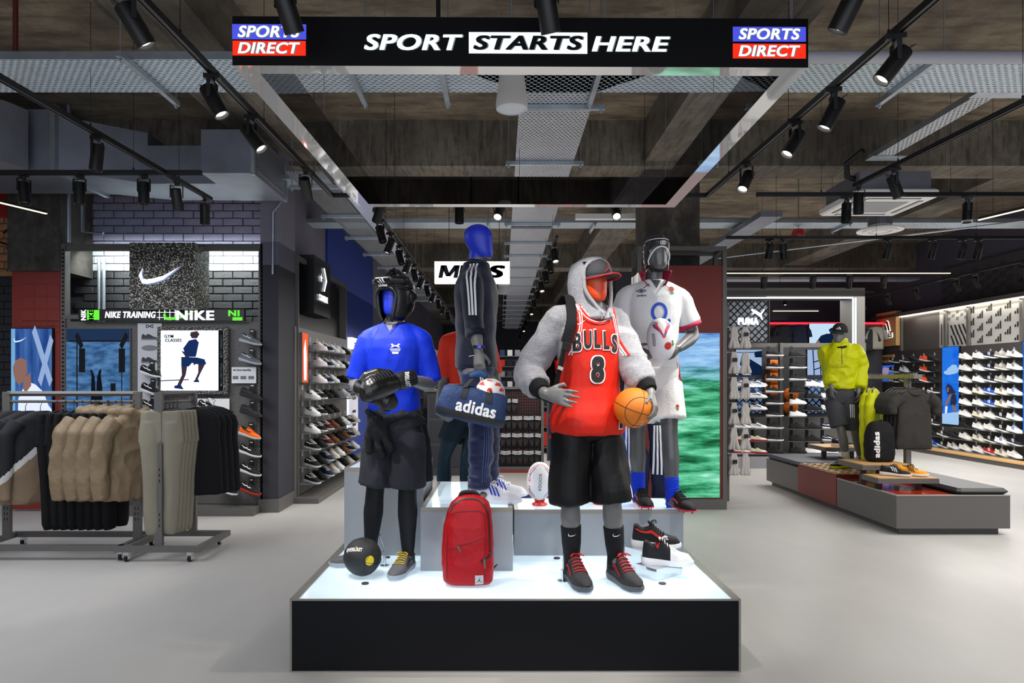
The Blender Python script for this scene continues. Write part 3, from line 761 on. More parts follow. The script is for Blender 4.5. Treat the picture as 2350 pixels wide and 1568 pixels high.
def shoe_meshes(k, cu, cs, cl, cm, mark, hi=False):
    key = (k, cu, cs, cl, cm, mark, hi)
    if key in SHM: return SHM[key]
    hk = 'low' if k == 'boot' else k
    nu, na = (30, 22) if hi else (17, 14)
    us = [0, .015, .03, .06]+[.06+(.92-.06)*(i+1)/(nu-6) for i in range(nu-6)]+[.97, 1]
    mb = MB(); rs = [[supt(u, j/na, hk, 0, k) for j in range(na+1)] for u in us]
    mb.rings(rs, (False, False), False)
    nn = na
    mb.m = []
    for i in range(len(us)-1):
        for j in range(na):
            u = (us[i]+us[i+1])/2; a = (j+.5)/na
            mb.m.append(1 if (.08 < u < .345 and abs(a-.5) < .2) else (2 if (mark == 'toe' and u > .6) or (mark == 'jump' and u > .55) else 0))
    up = mb.mesh('upper', [fab(cu), fab('c22a20' if (k == 'mid' and cm in ('c8281e', 'c22a21')) else '141416'), fab('ece8e6')], True)
    sb = MB(); n = 28; lv = [(0, .9), (.12, 1.0), (.6, 1.1), (1, 1.06)]
    out = []
    for i in range(n):
        t = i/n
        if t < .5: u = t*2; sg = 1
        else: u = 2-2*t; sg = -1
        u = .5-.5*math.cos(u*PI); out.append((u, sg))
    rs = []
    for f, sc in lv:
        r = []
        for u, sg in out:
            w = ip(min(max(u, .0), 1), WPT)
            r.append(Vector(((u-.35)*SL*(1+.02*(sc-1)*10)+(.0 if .1 < u < .9 else (.006*(sc) if u >= .9 else -.006*sc)), sg*w*sc, f*(soleh(u, k)+.002)+(.006 if u > .9 and f < .5 else 0))))
        rs.append(r)
    sb.rings(rs); sb.m = [0]*len(sb.f)
    if k == 'boot':
        for u, y in ((.05, .02), (.05, -.02), (.6, .035), (.6, -.035), (.78, .035), (.78, -.035), (.92, 0)):
            sb.cyl(((u-.35)*SL, y, .004), ((u-.35)*SL, y, -.013), .006, .0035, 8)
        sb.m = [0]*len(sb.f)
    so = sb.mesh('sole', fab(cs, .45), 50)
    lb = MB()
    for i in range(6 if hi else 4):
        u = .4+.25*i/(5 if hi else 3)
        p = [supt(u+.015*(abs(q-.5)*2), q, hk, .004, k) for q in (.33, .42, .5, .58, .67)]
        lb.tube(p, .0032 if hi else .004, 5)
    if hi:
        for sg in (1, -1):
            c = supt(.4, .5, hk, .006, k)
            lb.tube([c, c+V(.02, sg*.02, .006), c+V(.035, sg*.035, -.004), c+V(.015, sg*.03, -.004), c], .0025, 5)
        lb.tube([supt(.36, .44, hk, .004, k), supt(.345, .5, hk, .012, k), supt(.36, .56, hk, .004, k)], .008, 6)
    la = lb.mesh('laces', fab(cl), True)
    mk = None
    if mark in ('stripes', 'swoosh', 'form', 'jump'):
        m = MB()
        for side in (0, 1):
            def sp(u, v):
                a = .06+v*.3; a = a if side == 0 else 1-a
                return supt(u, a, hk, .0022, k)
            if mark == 'stripes':
                for q in range(3):
                    u0 = .42+q*.075; rs = []
                    for v in (0, .25, .5, .75, 1): rs.append([sp(u0-.09*v, v), sp(u0+.035-.09*v, v)])
                    m.rings(rs, (False, False), False)
            elif mark == 'swoosh':
                rs = []
                for t in (0, .15, .3, .45, .6, .75, .9, 1):
                    u = .62-.5*t; lo = .18+.75*max(0, t-.25)**1.3; wd = .30*math.sin(PI*min(1, (1-t)*1.0)**.7)**1 if t < 1 else 0
                    if t == 0: lo, wd = .75, .02
                    if t == .15: lo, wd = .35, .32
                    rs.append([sp(u, lo), sp(u, min(1, lo+wd))])
                m.rings(rs, (False, False), False)
            elif mark == 'form':
                rs = []
                for t in (0, .2, .4, .6, .8, 1):
                    rs.append([sp(.62-.55*t, .1+.25*t*t), sp(.62-.55*t, .1+.25*t*t+.28*(1-t*.6))])
                m.rings(rs, (False, False), False)
            else:
                for q in (0, 1, 2):
                    rs = []
                    for v in (0, .5, 1): rs.append([sp(.3+.03*(q-1)*v*1.5, .35+.5*v), sp(.315+.03*(q-1)*v*1.5, .35+.5*v)])
                    m.rings(rs, (False, False), False)
        mk = m.mesh('side_stripe' if mark == 'stripes' else 'side_mark', fab(cm), True)
    SHM[key] = (up, so, la, mk); return SHM[key]
def fab(c, r=.75):
    return mat('cloth_%s_%d' % (c, r*100), c, r, spec=.3)
def shoe_part(parent, pos, toe, spec, hi=True, name='shoe', pitch=0, sc=1.08):
    up, so, la, mk = shoe_meshes(*spec, hi)
    o = link(name, up, parent); put(o, pos, toe, pitch); o.scale = (sc,)*3
    link('sole', so, o); link('laces', la, o)
    if mk: link('side_stripe' if spec[5] == 'stripes' else 'side_mark', mk, o)
    return o
def put(o, pos, toe, pitch=0):
    o.location = pos; o.rotation_mode = 'XYZ'; o.rotation_euler = (0, -pitch, math.atan2(toe[1], toe[0]))
NSH = {}
def shoe_thing(label, group, pos, toe, spec, hi=False, simple=False, pitch=0, scale=1, name='trainer'):
    key = (spec, hi, simple)
    up, so, la, mk = shoe_meshes(*spec, hi)
    t = thing(name, label, 'shoe', pos, 0, group); put(t, pos, toe, pitch); t.scale = (scale,)*3
    link('upper', up, t); link('sole', so, t)
    if not simple:
        link('laces', la, t)
        if mk: link('side_stripe' if spec[5] == 'stripes' else 'side_mark', mk, t)
    return t

# ---------------------------------------------------------------- mannequins
TOR = [(.84, .10, .085), (.88, .135, .10), (.93, .150, .112), (.99, .150, .112), (1.06, .136, .098), (1.13, .126, .092), (1.2, .131, .098), (1.28, .148, .108), (1.36, .165, .118),
       (1.43, .176, .118), (1.49, .170, .106), (1.535, .142, .088), (1.57, .10, .073), (1.60, .066, .064), (1.64, .054, .058), (1.69, .052, .056)]
HEADR = [(0, .026, .028, .060), (.012, .042, .046, .052), (.04, .057, .068, .036), (.075, .066, .086, .018), (.115, .073, .097, .006), (.155, .077, .101, .0), (.19, .074, .094, -.002), (.218, .06, .075, -.003), (.236, .036, .044, -.004), (.243, .014, .018, -.004)]
class Man:
    def __init__(s, name, label, x, y, z0, sc, yaw, hyaw, head, up=0, lean=(0, 0)):
        s.up = up
        s.t = thing(name, label, 'mannequin', (0, 0, 0)); s.x, s.y, s.z0, s.sc, s.yaw, s.lean = x, y, z0, sc, yaw, lean
        s.l = V(math.cos(yaw), math.sin(yaw), 0); s.f = V(math.sin(yaw), -math.cos(yaw), 0)
        s.hl = V(math.cos(hyaw), math.sin(hyaw), 0); s.hf = V(math.sin(hyaw), -math.cos(hyaw), 0); s.head = V(*head)
    def P(s, lx, fy, z):
        k = max(0, (z-.9)/.7)
        return V(s.x+s.lean[0]*k, s.y+s.lean[1]*k, s.z0+z*s.sc+s.up*min(1, max(0, (z-1.0)/.45)))+s.l*lx*s.sc+s.f*fy*s.sc
    def PZ(s, lx, fy, wz):
        lo, hi = 0, 2.2
        for _ in range(30):
            m = (lo+hi)/2
            if s.P(0, 0, m).z < wz: lo = m
            else: hi = m
        return s.P(lx, fy, lo)
    def ring(s, z, hw, hd, n=28, fo=0, pw=.85):
        r = []
        for i in range(n):
            t = i*2*PI/n; c, q = math.cos(t), math.sin(t)
            r.append(s.P(hw*(abs(c)**pw)*(1 if c > 0 else -1), fo+hd*(abs(q)**pw)*(1 if q > 0 else -1), z))
        return r
    def torso(s, mb, z0, z1, ex=0, prof=None, extra=lambda z: 0):
        zs = sorted(set([z0, z1]+[q[0] for q in TOR if z0 < q[0] < z1])); pr = TOR
        rs = []
        for z in zs:
            hw = ip2(z, [(a, b) for a, b, c in pr]); hd = ip2(z, [(a, c) for a, b, c in pr]); e = ex+extra(z)
            rs.append(s.ring(z, hw+e, hd+e))
        mb.rings(rs)
    def headshape(s, mb, ex=0, z0=0, z1=1):
        rs = []
        for z, hw, hd, fo in HEADR:
            if z0 <= z <= z1:
                r = []
                for i in range(24):
                    t = i*2*PI/24
                    r.append(s.head+s.hl*(hw+ex)*s.sc*math.cos(t)+s.hf*(fo+(hd+ex)*math.sin(t))*s.sc+V(0, 0, z*s.sc+(ex if z > .12 else (-ex if z < .02 else 0))))
                rs.append(r)
        mb.rings(rs)
    def arm(s, mb, sh, el, wr, ex=0, frm=0, to=1, rr=(.06, .056, .05, .043, .046, .041, .03), cap='round'):
        pts = arm_pts(sh, el, wr); n = len(pts)
        i0, i1 = int(round(frm*(n-1))), int(round(to*(n-1)))
        rad = [ip2(i/(n-1), [(q/6, r) for q, r in enumerate(rr)])*s.sc+ex for i in range(n)]
        mb.tube(pts[i0:i1+1], rad[i0:i1+1], 18, cap)
    def trap(s, mb, sh, r1, r0):
        sg = 1 if (sh-s.P(0, 0, 1.5)).dot(s.l) > 0 else -1
        mb.tube([s.P(sg*.03, 0, 1.555), s.P(sg*.09, 0, 1.535), sh.lerp(s.P(sg*.09, 0, 1.535), .3), sh+V(0, 0, -.006)], [r0*.9, r0*.95, r1*.93, r1], 16, 'round')
    def leg(s, mb, hp_, kn, an, ex=0, to=1, rr=(.092, .088, .074, .057, .054, .060, .047, .036), cap='round'):
        pts = arm_pts(hp_, kn, an, .5); n = len(pts); i1 = int(round(to*(n-1)))
        rad = [ip2(i/(n-1), [(q/7, r) for q, r in enumerate(rr)])*s.sc+ex for i in range(n)]
        mb.tube(pts[:i1+1], rad[:i1+1], 18, cap)
    def body(s, arms, legs, hands, skin, headm=None, vox=.0085, zsplit=None):
        mb = MB(); s.torso(mb, .84, 1.69)
        # neck towards the head
        mb.tube([s.P(0, .0, 1.58), (s.P(0, 0, 1.64)+s.head+V(0, 0, .08*s.sc))/2, s.head+V(0, 0, .10*s.sc)-s.hf*.01], [.06*s.sc, .056*s.sc, .055*s.sc], 16)
        s.headshape(mb)
        for a in arms: s.arm(mb, *a); s.trap(mb, a[0], .058*s.sc, .045*s.sc)
        for g in legs:
            s.leg(mb, *g)
            mb.sphere(g[2]+V(0, 0, -.045)+s.f*.03, (.04, .06, .03), 12)
        for h in hands: hand(mb, *h)
        o = remesh(mb, 'body', [skin]+([headm] if headm else []), vox, 5, s.t)
        if headm:
            o.data.materials.clear(); o.data.materials.append(skin); o.data.materials.append(headm)
            for p in o.data.polygons:
                c = Vector(p.center)-s.head; lim = .0-.25*c.dot(s.hf)+.03 if zsplit is None else zsplit
                if c.z > lim*s.sc-.01+.0 and c.z > -.03: p.material_index = 1
        s.bodyo = o
        return o
def ip2(x, pts):
    if x <= pts[0][0]: return pts[0][1]
    for (a, b), (c, d) in zip(pts, pts[1:]):
        if x <= c: return b+(d-b)*(x-a)/(c-a)
    return pts[-1][1]
def arm_pts(a, b, c, rnd=.35):
    a, b, c = Vector(a), Vector(b), Vector(c); out = []
    for i in range(25):
        t = i/24
        if t < .5: p = a.lerp(b, t*2)
        else: p = b.lerp(c, t*2-1)
        k = max(0, 1-abs(t-.5)/.12)
        if k > 0: p = p.lerp((a.lerp(b, .88)+b.lerp(c, .12))/2, k*rnd)
        out.append(p)
    return out
def hand(mb, wr, d, n, curl=.4, side=1, sc=1, thumb=.6, spread=.0):
    """wr wrist, d towards the fingers, n the way the palm faces, side = +1/-1 thumb side"""
    wr, d, n = Vector(wr), Vector(d).normalized(), Vector(n); n = (n-d*n.dot(d)).normalized(); t = d.cross(n)*side
    def p(x, y, z): return wr+(d*x+t*y+n*z)*sc
    rs = []
    for x, w, h in ((-.02, .026, .023), (.015, .03, .019), (.05, .039, .017), (.085, .041, .014), (.095, .038, .011)):
        rs.append([p(x, w*math.cos(q*2*PI/14), h*math.sin(q*2*PI/14)) for q in range(14)])
    mb.rings(rs)
    for k, (y, L_) in enumerate(((.030, .070), (.010, .078), (-.011, .073), (-.031, .058))):
        c = curl*(1+.12*k); q = p(.084, y, 0); ang = 0; pts = [p(.06, y*.9, 0), q]; rad = [.0095, .0098]
        yy = y
        for j, fr in enumerate((.45, .32, .23)):
            ang += c*(.7 if j == 0 else 1)
            dv = (d*math.cos(ang)+n*math.sin(ang)+t*(spread*y*8 if j == 0 else spread*y*3)).normalized(); q = q+dv*L_*fr*1.12*sc; pts.append(q); rad.append((.0088, .0078, .0062)[j])
        mb.tube(pts, [r*sc for r in rad], 10, 'round')
    pts = [p(.02, .022, .008), p(.045, .045, .018), p(.065+.012*(1-thumb), .056+.01*(1-thumb), .028+.02*thumb), p(.082, .058-.012*thumb, .034+.028*thumb)]
    mb.tube(pts, [.014*sc, .0125*sc, .0105*sc, .0075*sc], 10, 'round')
SK = mat('mannequin_grey', '6b6a68', .42, coat=.15)
def clothmat(name, c='808080', bump=.25, bs=90, rough=.8, sheen=0, c2=None):
    return mat(name, c, rough, bump=bump, bscale=bs, sheen=sheen, spec=.25, col2=c2, nscale=60)
def shirt(m, arms, name, ma, zb, zt, ex, sl, slx, flare=0, wr=.004, wf=9, vox=.009, seed=0, fold=None, parent=None, armr=(.066, .064, .06, .056, .054, .05, .042), ws=(1, 1, 1), smooth=3):
    mb = MB(); m.torso(mb, zb, zt, ex, extra=lambda z: flare*max(0, (1.15-z)) + (.02 if z < .95 else 0)*0 + (.012 if 1.05 < z < 1.25 else 0))
    for k, a in enumerate(arms):
        m.arm(mb, *a, ex=slx, to=sl if not isinstance(sl, (tuple, list)) else sl[k], rr=armr, cap='flat')
        m.trap(mb, a[0], (armr[0]-.004)*m.sc+slx, .05*m.sc+ex*.6)
    o = remesh(mb, name, ma, vox, smooth, parent or m.t, wr, wf, ws, seed, fold)
    return o
def shorts(m, legs, name, ma, zt, to, ex, lex, wr=.004, wf=8, vox=.009, seed=3, rr=(.105, .108, .105, .1, .1, .1, .1, .1), zb=.84, fold=None, parent=None):
    mb = MB(); m.torso(mb, zb, zt, ex)
    for k, g in enumerate(legs): m.leg(mb, *g, ex=lex, to=to if not isinstance(to, tuple) else to[k], rr=rr, cap='flat')
    return remesh(mb, name, ma, vox, 3, parent or m.t, wr, wf, (1, 1, .45), seed, fold)
def band(m, name, ma, pts, w, targets, parent, off=.003, closed=False, n=None):
    """flat ribbon of width w laid along world points and pushed on to the cloth (closest point)"""
    tr = [bvh(t) for t in (targets if isinstance(targets, list) else [targets])]
    pts = [Vector(p) for p in pts]; vs = []; fs = []
    if closed: pts = pts+[pts[0]]
    dn = []
    for a, b in zip(pts, pts[1:]):
        k = max(1, int((b-a).length/.012))
        dn += [a.lerp(b, i/k) for i in range(k)]
    dn.append(pts[-1])
    q = []
    for p in dn:
        best = min((t.find_nearest(p) for t in tr), key=lambda h: h[3]); q.append((best[0], best[1]))
    for i, (p, no) in enumerate(q):
        t = (q[min(i+1, len(q)-1)][0]-q[max(i-1, 0)][0]); t = t.normalized() if t.length > 1e-6 else V(0, 0, 1); sd = t.cross(no).normalized()
        for k in (-1, -.33, .33, 1):
            c = p+sd*w/2*k; h = min((tt.find_nearest(c) for tt in tr), key=lambda h: h[3]); vs.append(h[0]+h[1]*off)
    for i in range(len(q)-1):
        for k in range(3): fs.append((i*4+k, i*4+k+1, i*4+5+k, i*4+4+k))
    me = bpy.data.meshes.new(name); me.from_pydata(vs, [], fs); me.materials.append(ma); me.shade_smooth()
    return link(name, me, parent)
def rod(m, pts, base):
    mb = MB().tube(pts, .005, 8); mb.cyl(base, Vector(base)+V(0, 0, .07), .011, n=12); mb.cyl(base, Vector(base)+V(0, 0, .004), .03, n=16)
    return mb.build('support_rod', M_CHROME, m.t, 60)

def ribbon(m, pts, w, targets, name, ma, parent, off=.006, right=None):
    """thin printed band: a flat ribbon along (lateral, world height) points, projected on to the cloth from the front"""
    pts = smoothpts([tuple(p) for p in pts], 6); vs = []
    for i, p in enumerate(pts):
        a, b = pts[max(i-1, 0)], pts[min(i+1, len(pts)-1)]; dx, dy = b[0]-a[0], b[1]-a[1]; L_ = math.hypot(dx, dy) or 1
        vs.append(((p[0]-dy/L_*w/2, p[1]+dx/L_*w/2), (p[0]+dy/L_*w/2, p[1]-dx/L_*w/2)))
    polys = [[a[0], a[1], b[1], b[0]] for a, b in zip(vs, vs[1:])]
    c = V(m.x, m.y, 0)+m.f*.5
    return project(poly_mesh(polys), c, right or m.l, (0, 0, 1), targets, name, ma, parent, off, .9)

def sock_mb(g, h, r=(.062, .058, .05, .049), low=.10):
    h_, k, a = g; d = (k-a).normalized()
    return MB().tube([a+d*h, a+d*(h-.01), a+d*h*.35, a+V(0, 0, -.01), a+V(0, -.015, -low)], [r[0], r[0], r[1], r[2], r[3]], 18, 'flat')
def wrinkle(amp, f=(3, 3, 14), mask=None):
    def g(p):
        k = 1 if mask is None else mask(p)
        if k <= 0: return 0
        q = Vector((p.x*f[0], p.y*f[1], p.z*f[2]))
        return amp*k*((1-2.4*abs(noise.noise(q+Vector((noise.noise(p*4)*1.5, 0, 0)))))+.4*noise.noise(q*2.1))
    return g
M_HBLUE = mat('mannequin_face_blue', '1c35c8', .4); M_HORA = mat('mannequin_face_orange', 'd8491c', .4); M_HGREY = mat('mannequin_face_grey', '5c5c5c', .3, coat=.3)
WHT = mat('print_white', 'f0f0f0', .6); PBLK = mat('print_black', '141416', .6)
def ell(cx, cy, rx, ry, n=20): return [(cx+rx*math.cos(i*2*PI/n), cy+ry*math.sin(i*2*PI/n)) for i in range(n)]
def ringpoly(cx, cy, r0x, r0y, r1x, r1y, n=28):
    out = []
    for i in range(n):
        a, b = i*2*PI/n, (i+1)*2*PI/n
        out.append([(cx+r0x*math.cos(a), cy+r0y*math.sin(a)), (cx+r1x*math.cos(a), cy+r1y*math.sin(a)), (cx+r1x*math.cos(b), cy+r1y*math.sin(b)), (cx+r0x*math.cos(b), cy+r0y*math.sin(b))])
    return out
def bars(w, h):   # three slanted bars
    out = []
    for i, (x0, k) in enumerate(((0, .45), (.34, .72), (.68, 1.0))):
        x0 *= w; b = .26*w; lean = .0
        out.append([(x0-w/2-.12*w*k, h*(k*1.0)-h/2-h*.22*0), (x0-w/2+b*.9-.12*w*k, h*k-h/2-h*.1), (x0-w/2+b+.12*w, -h/2), (x0-w/2+.10*w+(.1*w), -h/2)])
    return out
def swoosh(w, h):
    top = [(-.5, .05), (-.47, -.12), (-.40, -.22), (-.30, -.24), (-.15, -.19), (.1, -.03), (.5, .5)]
    bot = [(-.5, .05), (-.49, -.3), (-.42, -.46), (-.30, -.5), (-.12, -.42), (.1, -.25), (.5, .5)]
    # hook of the mark rises at the left
    top[0] = (-.40, .45); bot[0] = (-.40, .45)
    top[1] = (-.43, .12); bot[1] = (-.5, .0)
    out = []
    for i in range(6): out.append([(top[i][0]*w, top[i][1]*h), (bot[i][0]*w, bot[i][1]*h), (bot[i+1][0]*w, bot[i+1][1]*h), (top[i+1][0]*w, top[i+1][1]*h)])
    return [[p for k, p in enumerate(q) if p not in q[:k]] for q in out]
def jump(w, h):
    def seg(a, b, t0, t1):
        dx, dy = b[0]-a[0], b[1]-a[1]; L_ = math.hypot(dx, dy); nx, ny = -dy/L_, dx/L_
        return [(a[0]+nx*t0, a[1]+ny*t0), (a[0]-nx*t0, a[1]-ny*t0), (b[0]-nx*t1, b[1]-ny*t1), (b[0]+nx*t1, b[1]+ny*t1)]
    P_ = [seg((0, -.02), (.02, .22), .07, .07), seg((.02, .2), (.1, .42), .03, .02), seg((0, .2), (-.2, .1), .03, .02), seg((0, 0), (-.3, -.25), .06, .04), seg((-.3, -.22), (-.48, -.42), .035, .03),
          seg((0, 0), (.25, -.22), .06, .04), seg((.25, -.2), (.48, -.38), .035, .03), ell(.03, .3, .05, .06, 8), ell(.12, .47, .045, .045, 8)]
    return [[(x*w, y*h) for x, y in p] for p in P_]
def rose(w):
    return [ell(0, .15*w, .35*w, .38*w, 12)], [[(-.4*w, -.35*w), (0, -.2*w), (.4*w, -.35*w), (0, -.7*w)]]

# ================================================================= boxing mannequin
m1 = Man('boxing_mannequin', 'grey mannequin with blue face wearing black boxing headguard, gloves and bright blue T-shirt', -.683, 4.35, .4, .985, -.12, -.42, (-.672, 4.33, 2.012))
shA, shB = m1.P(-.168, 0, 1.495), m1.P(.168, 0, 1.495)
elA, elB = at(814, 880, 4.38), at(992, 884, 4.38); wrA, wrB = at(838, 908, 4.08), at(934, 872, 4.02)
armsm = [(shA, elA, wrA), (shB, elB, wrB)]
hA, kA, aA = m1.P(-.09, 0, .88), at(862, 1110, 4.36), at(850, 1262, 4.46)
hB, kB, aB = m1.P(.095, 0, .88), at(935, 1105, 4.28), at(936, 1268, 4.33)
legsm = [(hA, kA, aA), (hB, kB, aB)]
m1.body(armsm, legsm, [], SK, M_HBLUE)
blue = clothmat('blue_jersey', '0a2fc4', .15, 160, .55)
ts = shirt(m1, armsm, 'tshirt', blue, .96, 1.585, .016, .46, .004, wr=.006, wf=9, armr=(.066, .068, .067, .062, .06, .06, .06), ws=(1, 1, .6))
# V neck
nk = m1.P(0, .1, 1.55)
band(m1, 'collar', mat('blue_collar', '0b2fae', .7), [m1.P(-.062, .02, 1.615), m1.P(-.05, .07, 1.585), m1.P(0, .12, 1.525), m1.P(.05, .07, 1.585), m1.P(.062, .02, 1.615)], .014, ts, ts)
vn = poly_mesh([[(-.045, .04), (0, -.035), (.045, .04), (.03, .06), (-.03, .06)]], .01)
project(vn, m1.P(0, .3, 1.56), m1.l, (0, 0, 1), ts, 'neck_opening', SK, ts, .002)
c = m1.P(.045, .3, 1.42)
project(poly_mesh([[(-.03, .03), (-.02, .035), (-.005, .02), (-.02, .008), (-.03, .012), (-.018, .02)], [(.03, .03), (.02, .035), (.005, .02), (.02, .008), (.03, .012), (.018, .02)], [(-.02, .024), (.02, .024), (.02, .017), (-.02, .017)],
                   [(-.033, .003), (.033, .003), (.033, -.003), (-.033, -.003)], [(-.03, -.008), (.03, -.008), (.03, -.012), (-.03, -.012)], [(-.022, -.017), (.022, -.017), (.018, -.03), (-.018, -.03)]], .02), c, m1.l, (0, 0, 1), ts, 'chest_logo', WHT, ts)
for sg in (-1, 1):
    band(m1, 'seam', mat('blue_seam', '0a2596', .8), [m1.P(sg*.06, .05, 1.60), m1.P(sg*.09, .10, 1.52), m1.P(sg*.13, .12, 1.44), m1.P(sg*.165, .10, 1.37)], .004, ts, ts, .0012)
blk = clothmat('black_woven', '26282f', .2, 70); blk2 = clothmat('black_legging', '101217', .15, 200, .6)
lg = MB()
for h, k, a in legsm: m1.leg(lg, h, k, a, ex=.004, to=.99)
remesh(lg, 'leggings', blk2, .009, 3, m1.t, .0015, 12)
sh_ = shorts(m1, legsm, 'shorts', blk, 1.04, (.50, .53), .02, .0, rr=(.102, .106, .108, .112, .116, .116, .11, .1), wr=.010)
wb = MB(); m1.torso(wb, 1.015, 1.075, .018); wbo = remesh(wb, 'waistband', mat('waistband_black', '0d0d10', .6), .008, 1, m1.t)
project(textfit('ER  AR', .24, .036, 0, .06, .02), m1.P(.055, .4, 1.045), m1.l, (0, 0, 1), wbo, 'lettering', mat('lettering_grey', 'a8a8b0', .6), wbo)
# knotted sleeves of a top tied round the waist
kt = MB()
kt.tube([m1.P(-.16, .05, 1.02), m1.P(-.12, .11, 1.0), m1.P(-.06, .135, .96), m1.P(0, .135, .98), m1.P(.08, .13, 1.0), m1.P(.15, .07, 1.0), m1.P(.18, -.02, .96)], [.02, .022, .03, .03, .02, .022, .025], 10, 'round')
kt.tube([m1.P(-.06, .15, .97), m1.P(-.07, .165, .9), m1.P(-.06, .165, .82), m1.P(-.03, .16, .75)], [.03, .022, .02, .022], 10, 'round')
kt.tube([m1.P(-.03, .15, .96), m1.P(-.015, .17, .88), m1.P(.02, .165, .80)], [.03, .024, .026], 10, 'round')
kt.tube([m1.P(-.09, .15, .96), m1.P(-.12, .155, .88), m1.P(-.12, .15, .78)], [.03, .025, .022], 10, 'round')
kt.sphere(m1.P(-.05, .15, .965), .035, 12)
remesh(kt, 'tied_top', clothmat('black_top', '17181c', .25, 60), .008, 2, m1.t, .006, 14, seed=4)
# drape of the tied top at the back right
dr = MB().tube([m1.P(.12, -.06, 1.0), m1.P(.14, -.09, .9), m1.P(.16, -.09, .75), m1.P(.175, -.08, .56)], [.04, .055, .06, .06], 12, 'flat')
remesh(dr, 'tied_top_back', clothmat('black_top'), .01, 2, m1.t, .006, 9, seed=5)
# headguard
hg = MB(); H0 = m1.head; hl, hf = m1.hl, m1.hf
def hgp(lx, fy, z): return H0+hl*lx+hf*fy+V(0, 0, z)
def ringtube(c, z, rx, ry, r, n=28, a0=0, a1=2*PI, fl=0):
    k = n; pts = []
    for i in range(k+1):
        t = a0+(a1-a0)*i/k; pts.append(hgp(c[0]+rx*math.cos(t), c[1]+ry*math.sin(t), z+fl*math.sin(t)))
    return pts
rs = []
for z, hw, yb, yf in ((-.03, .06, -.03, .09), (-.015, .085, -.06, .115), (.03, .108, -.105, .117), (.07, .118, -.125, .120), (.12, .122, -.13, .122), (.17, .12, -.13, .130), (.205, .112, -.125, .134), (.235, .095, -.11, .125), (.25, .06, -.08, .08)):
    rs.append([hgp(hw*math.cos(i*2*PI/32), (yf+yb)/2+(yf-yb)/2*math.sin(i*2*PI/32), z) for i in range(32)])
hg.rings(rs)
for sg in (-1, 1): hg.sphere(hgp(sg*.105, -.01, .12), (.035, .04, .05), 12)
hg.tube([hgp(-.1, .07, .215), hgp(-.05, .125, .215), hgp(.05, .125, .215), hgp(.1, .07, .215)], .028, 12, 'round')
leather = mat('black_leather', '0b0b0d', .3, spec=.6, bump=.08, bscale=120)
hgo = remesh(hg, 'headguard', leather, .006, 5, m1.t, folds=lambda p: -.006 if abs((p-H0).z-.165) < .007 and abs((p-H0).dot(hl)) > .05 else 0)
bm = bmesh.new(); bm.from_mesh(hgo.data); dl = []
for f in bm.faces:
    q = f.calc_center_median()-H0; x, y, z = q.dot(hl), q.dot(hf), q.z
    w = ip2(z, [(-.04, .03), (.0, .045), (.06, .062), (.12, .067), (.15, .062), (.165, .03), (.17, 0)])
    if y > .03 and abs(x) < w: dl.append(f)
    elif z > .2 and x*x+y*y < .055**2: dl.append(f)
bmesh.ops.delete(bm, geom=dl, context='FACES'); bm.to_mesh(hgo.data); bm.free()
for sg in (-1, 1):
    MB().tube(smoothpts([tuple(hgp(*q)) for q in [(0, .120, .166), (sg*.045, .114, .162), (sg*.066, .104, .13), (sg*.062, .102, .07), (sg*.047, .105, .0), (sg*.036, .10, -.03)]], 4), .013, 10, 'round').build('face_padding', leather, hgo, True)
for a in ([(-.05, .02, .26), (-.02, .03, .29), (.03, .02, .285), (.06, .0, .25)], [(-.06, -.03, .245), (0, -.02, .285), (.07, -.04, .24)], [(-.03, .07, .245), (0, .02, .30), (.02, -.06, .26)], [(-.08, .0, .23), (-.02, .0, .28), (.05, .04, .27), (.09, 0, .23)]):
    MB().tube([hgp(*q) for q in a], .009, 8, 'round').build('lace_strap', leather, hgo, True)
MB().tube([hgp(.137, -.01, .12), hgp(.139, -.01, .12)], [.022, .02], 16).build('ear_port', M_BLACK, hgo)
fr = hgp(-.01, .4, .2)
project(poly_mesh(bars(.05, .032), .01), fr+V(0, 0, .012), hl, (0, 0, 1), hgo, 'three_bar_logo', WHT, hgo)
project(textfit('adidas', .07, .018, 0, .04, .01), fr+V(0, 0, -.016), hl, (0, 0, 1), hgo, 'lettering', WHT, hgo)
# gloves
def glove(label_side, wr, c, dirv, upv, sz=1):
    dirv = Vector(dirv).normalized(); up = Vector(upv); up = (up-dirv*up.dot(dirv)).normalized(); sd = dirv.cross(up)
    def g(x, y, z): return Vector(c)+(dirv*x+up*y+sd*z)*sz
    mb = MB()
    rs = []
    for x, hy_, hz_, oy in ((-.09, .042, .04, 0), (-.05, .052, .048, .0), (0, .066, .058, .004), (.06, .07, .064, .0), (.10, .062, .06, -.008), (.13, .04, .045, -.014)):
        rs.append([g(x, oy+hy_*math.cos(t*2*PI/18), hz_*math.sin(t*2*PI/18)) for t in range(18)])
    mb.rings(rs)
    mb.tube([g(-.06, .05, .02), g(0, .075, .045), g(.06, .07, .06), g(.09, .05, .06)], [.026, .03, .028, .02], 12, 'round')
    o = remesh(mb, 'boxing_glove', leather, .007, 4, m1.t)
    cf = MB(); cf.rings([[g(x, r*math.cos(t*2*PI/20), r*.95*math.sin(t*2*PI/20)) for t in range(20)] for x, r in ((-.19, .040), (-.185, .046), (-.10, .050), (-.08, .047))])
    cu = cf.build('cuff', mat('glove_cuff', '131316', .4), o, 60)
    return o, cu, g
g1, cu1, gf = glove('a', wrB, at(880, 886, 3.92), at(862, 893, 3.88)-at(935, 872, 3.99), (0, 0, 1), 1.08)
g2, cu2, g2f = glove('b', wrA, at(868, 908, 4.05), at(880, 916, 4.02)-at(838, 896, 4.12), (0, -.4, 1), 1.0)
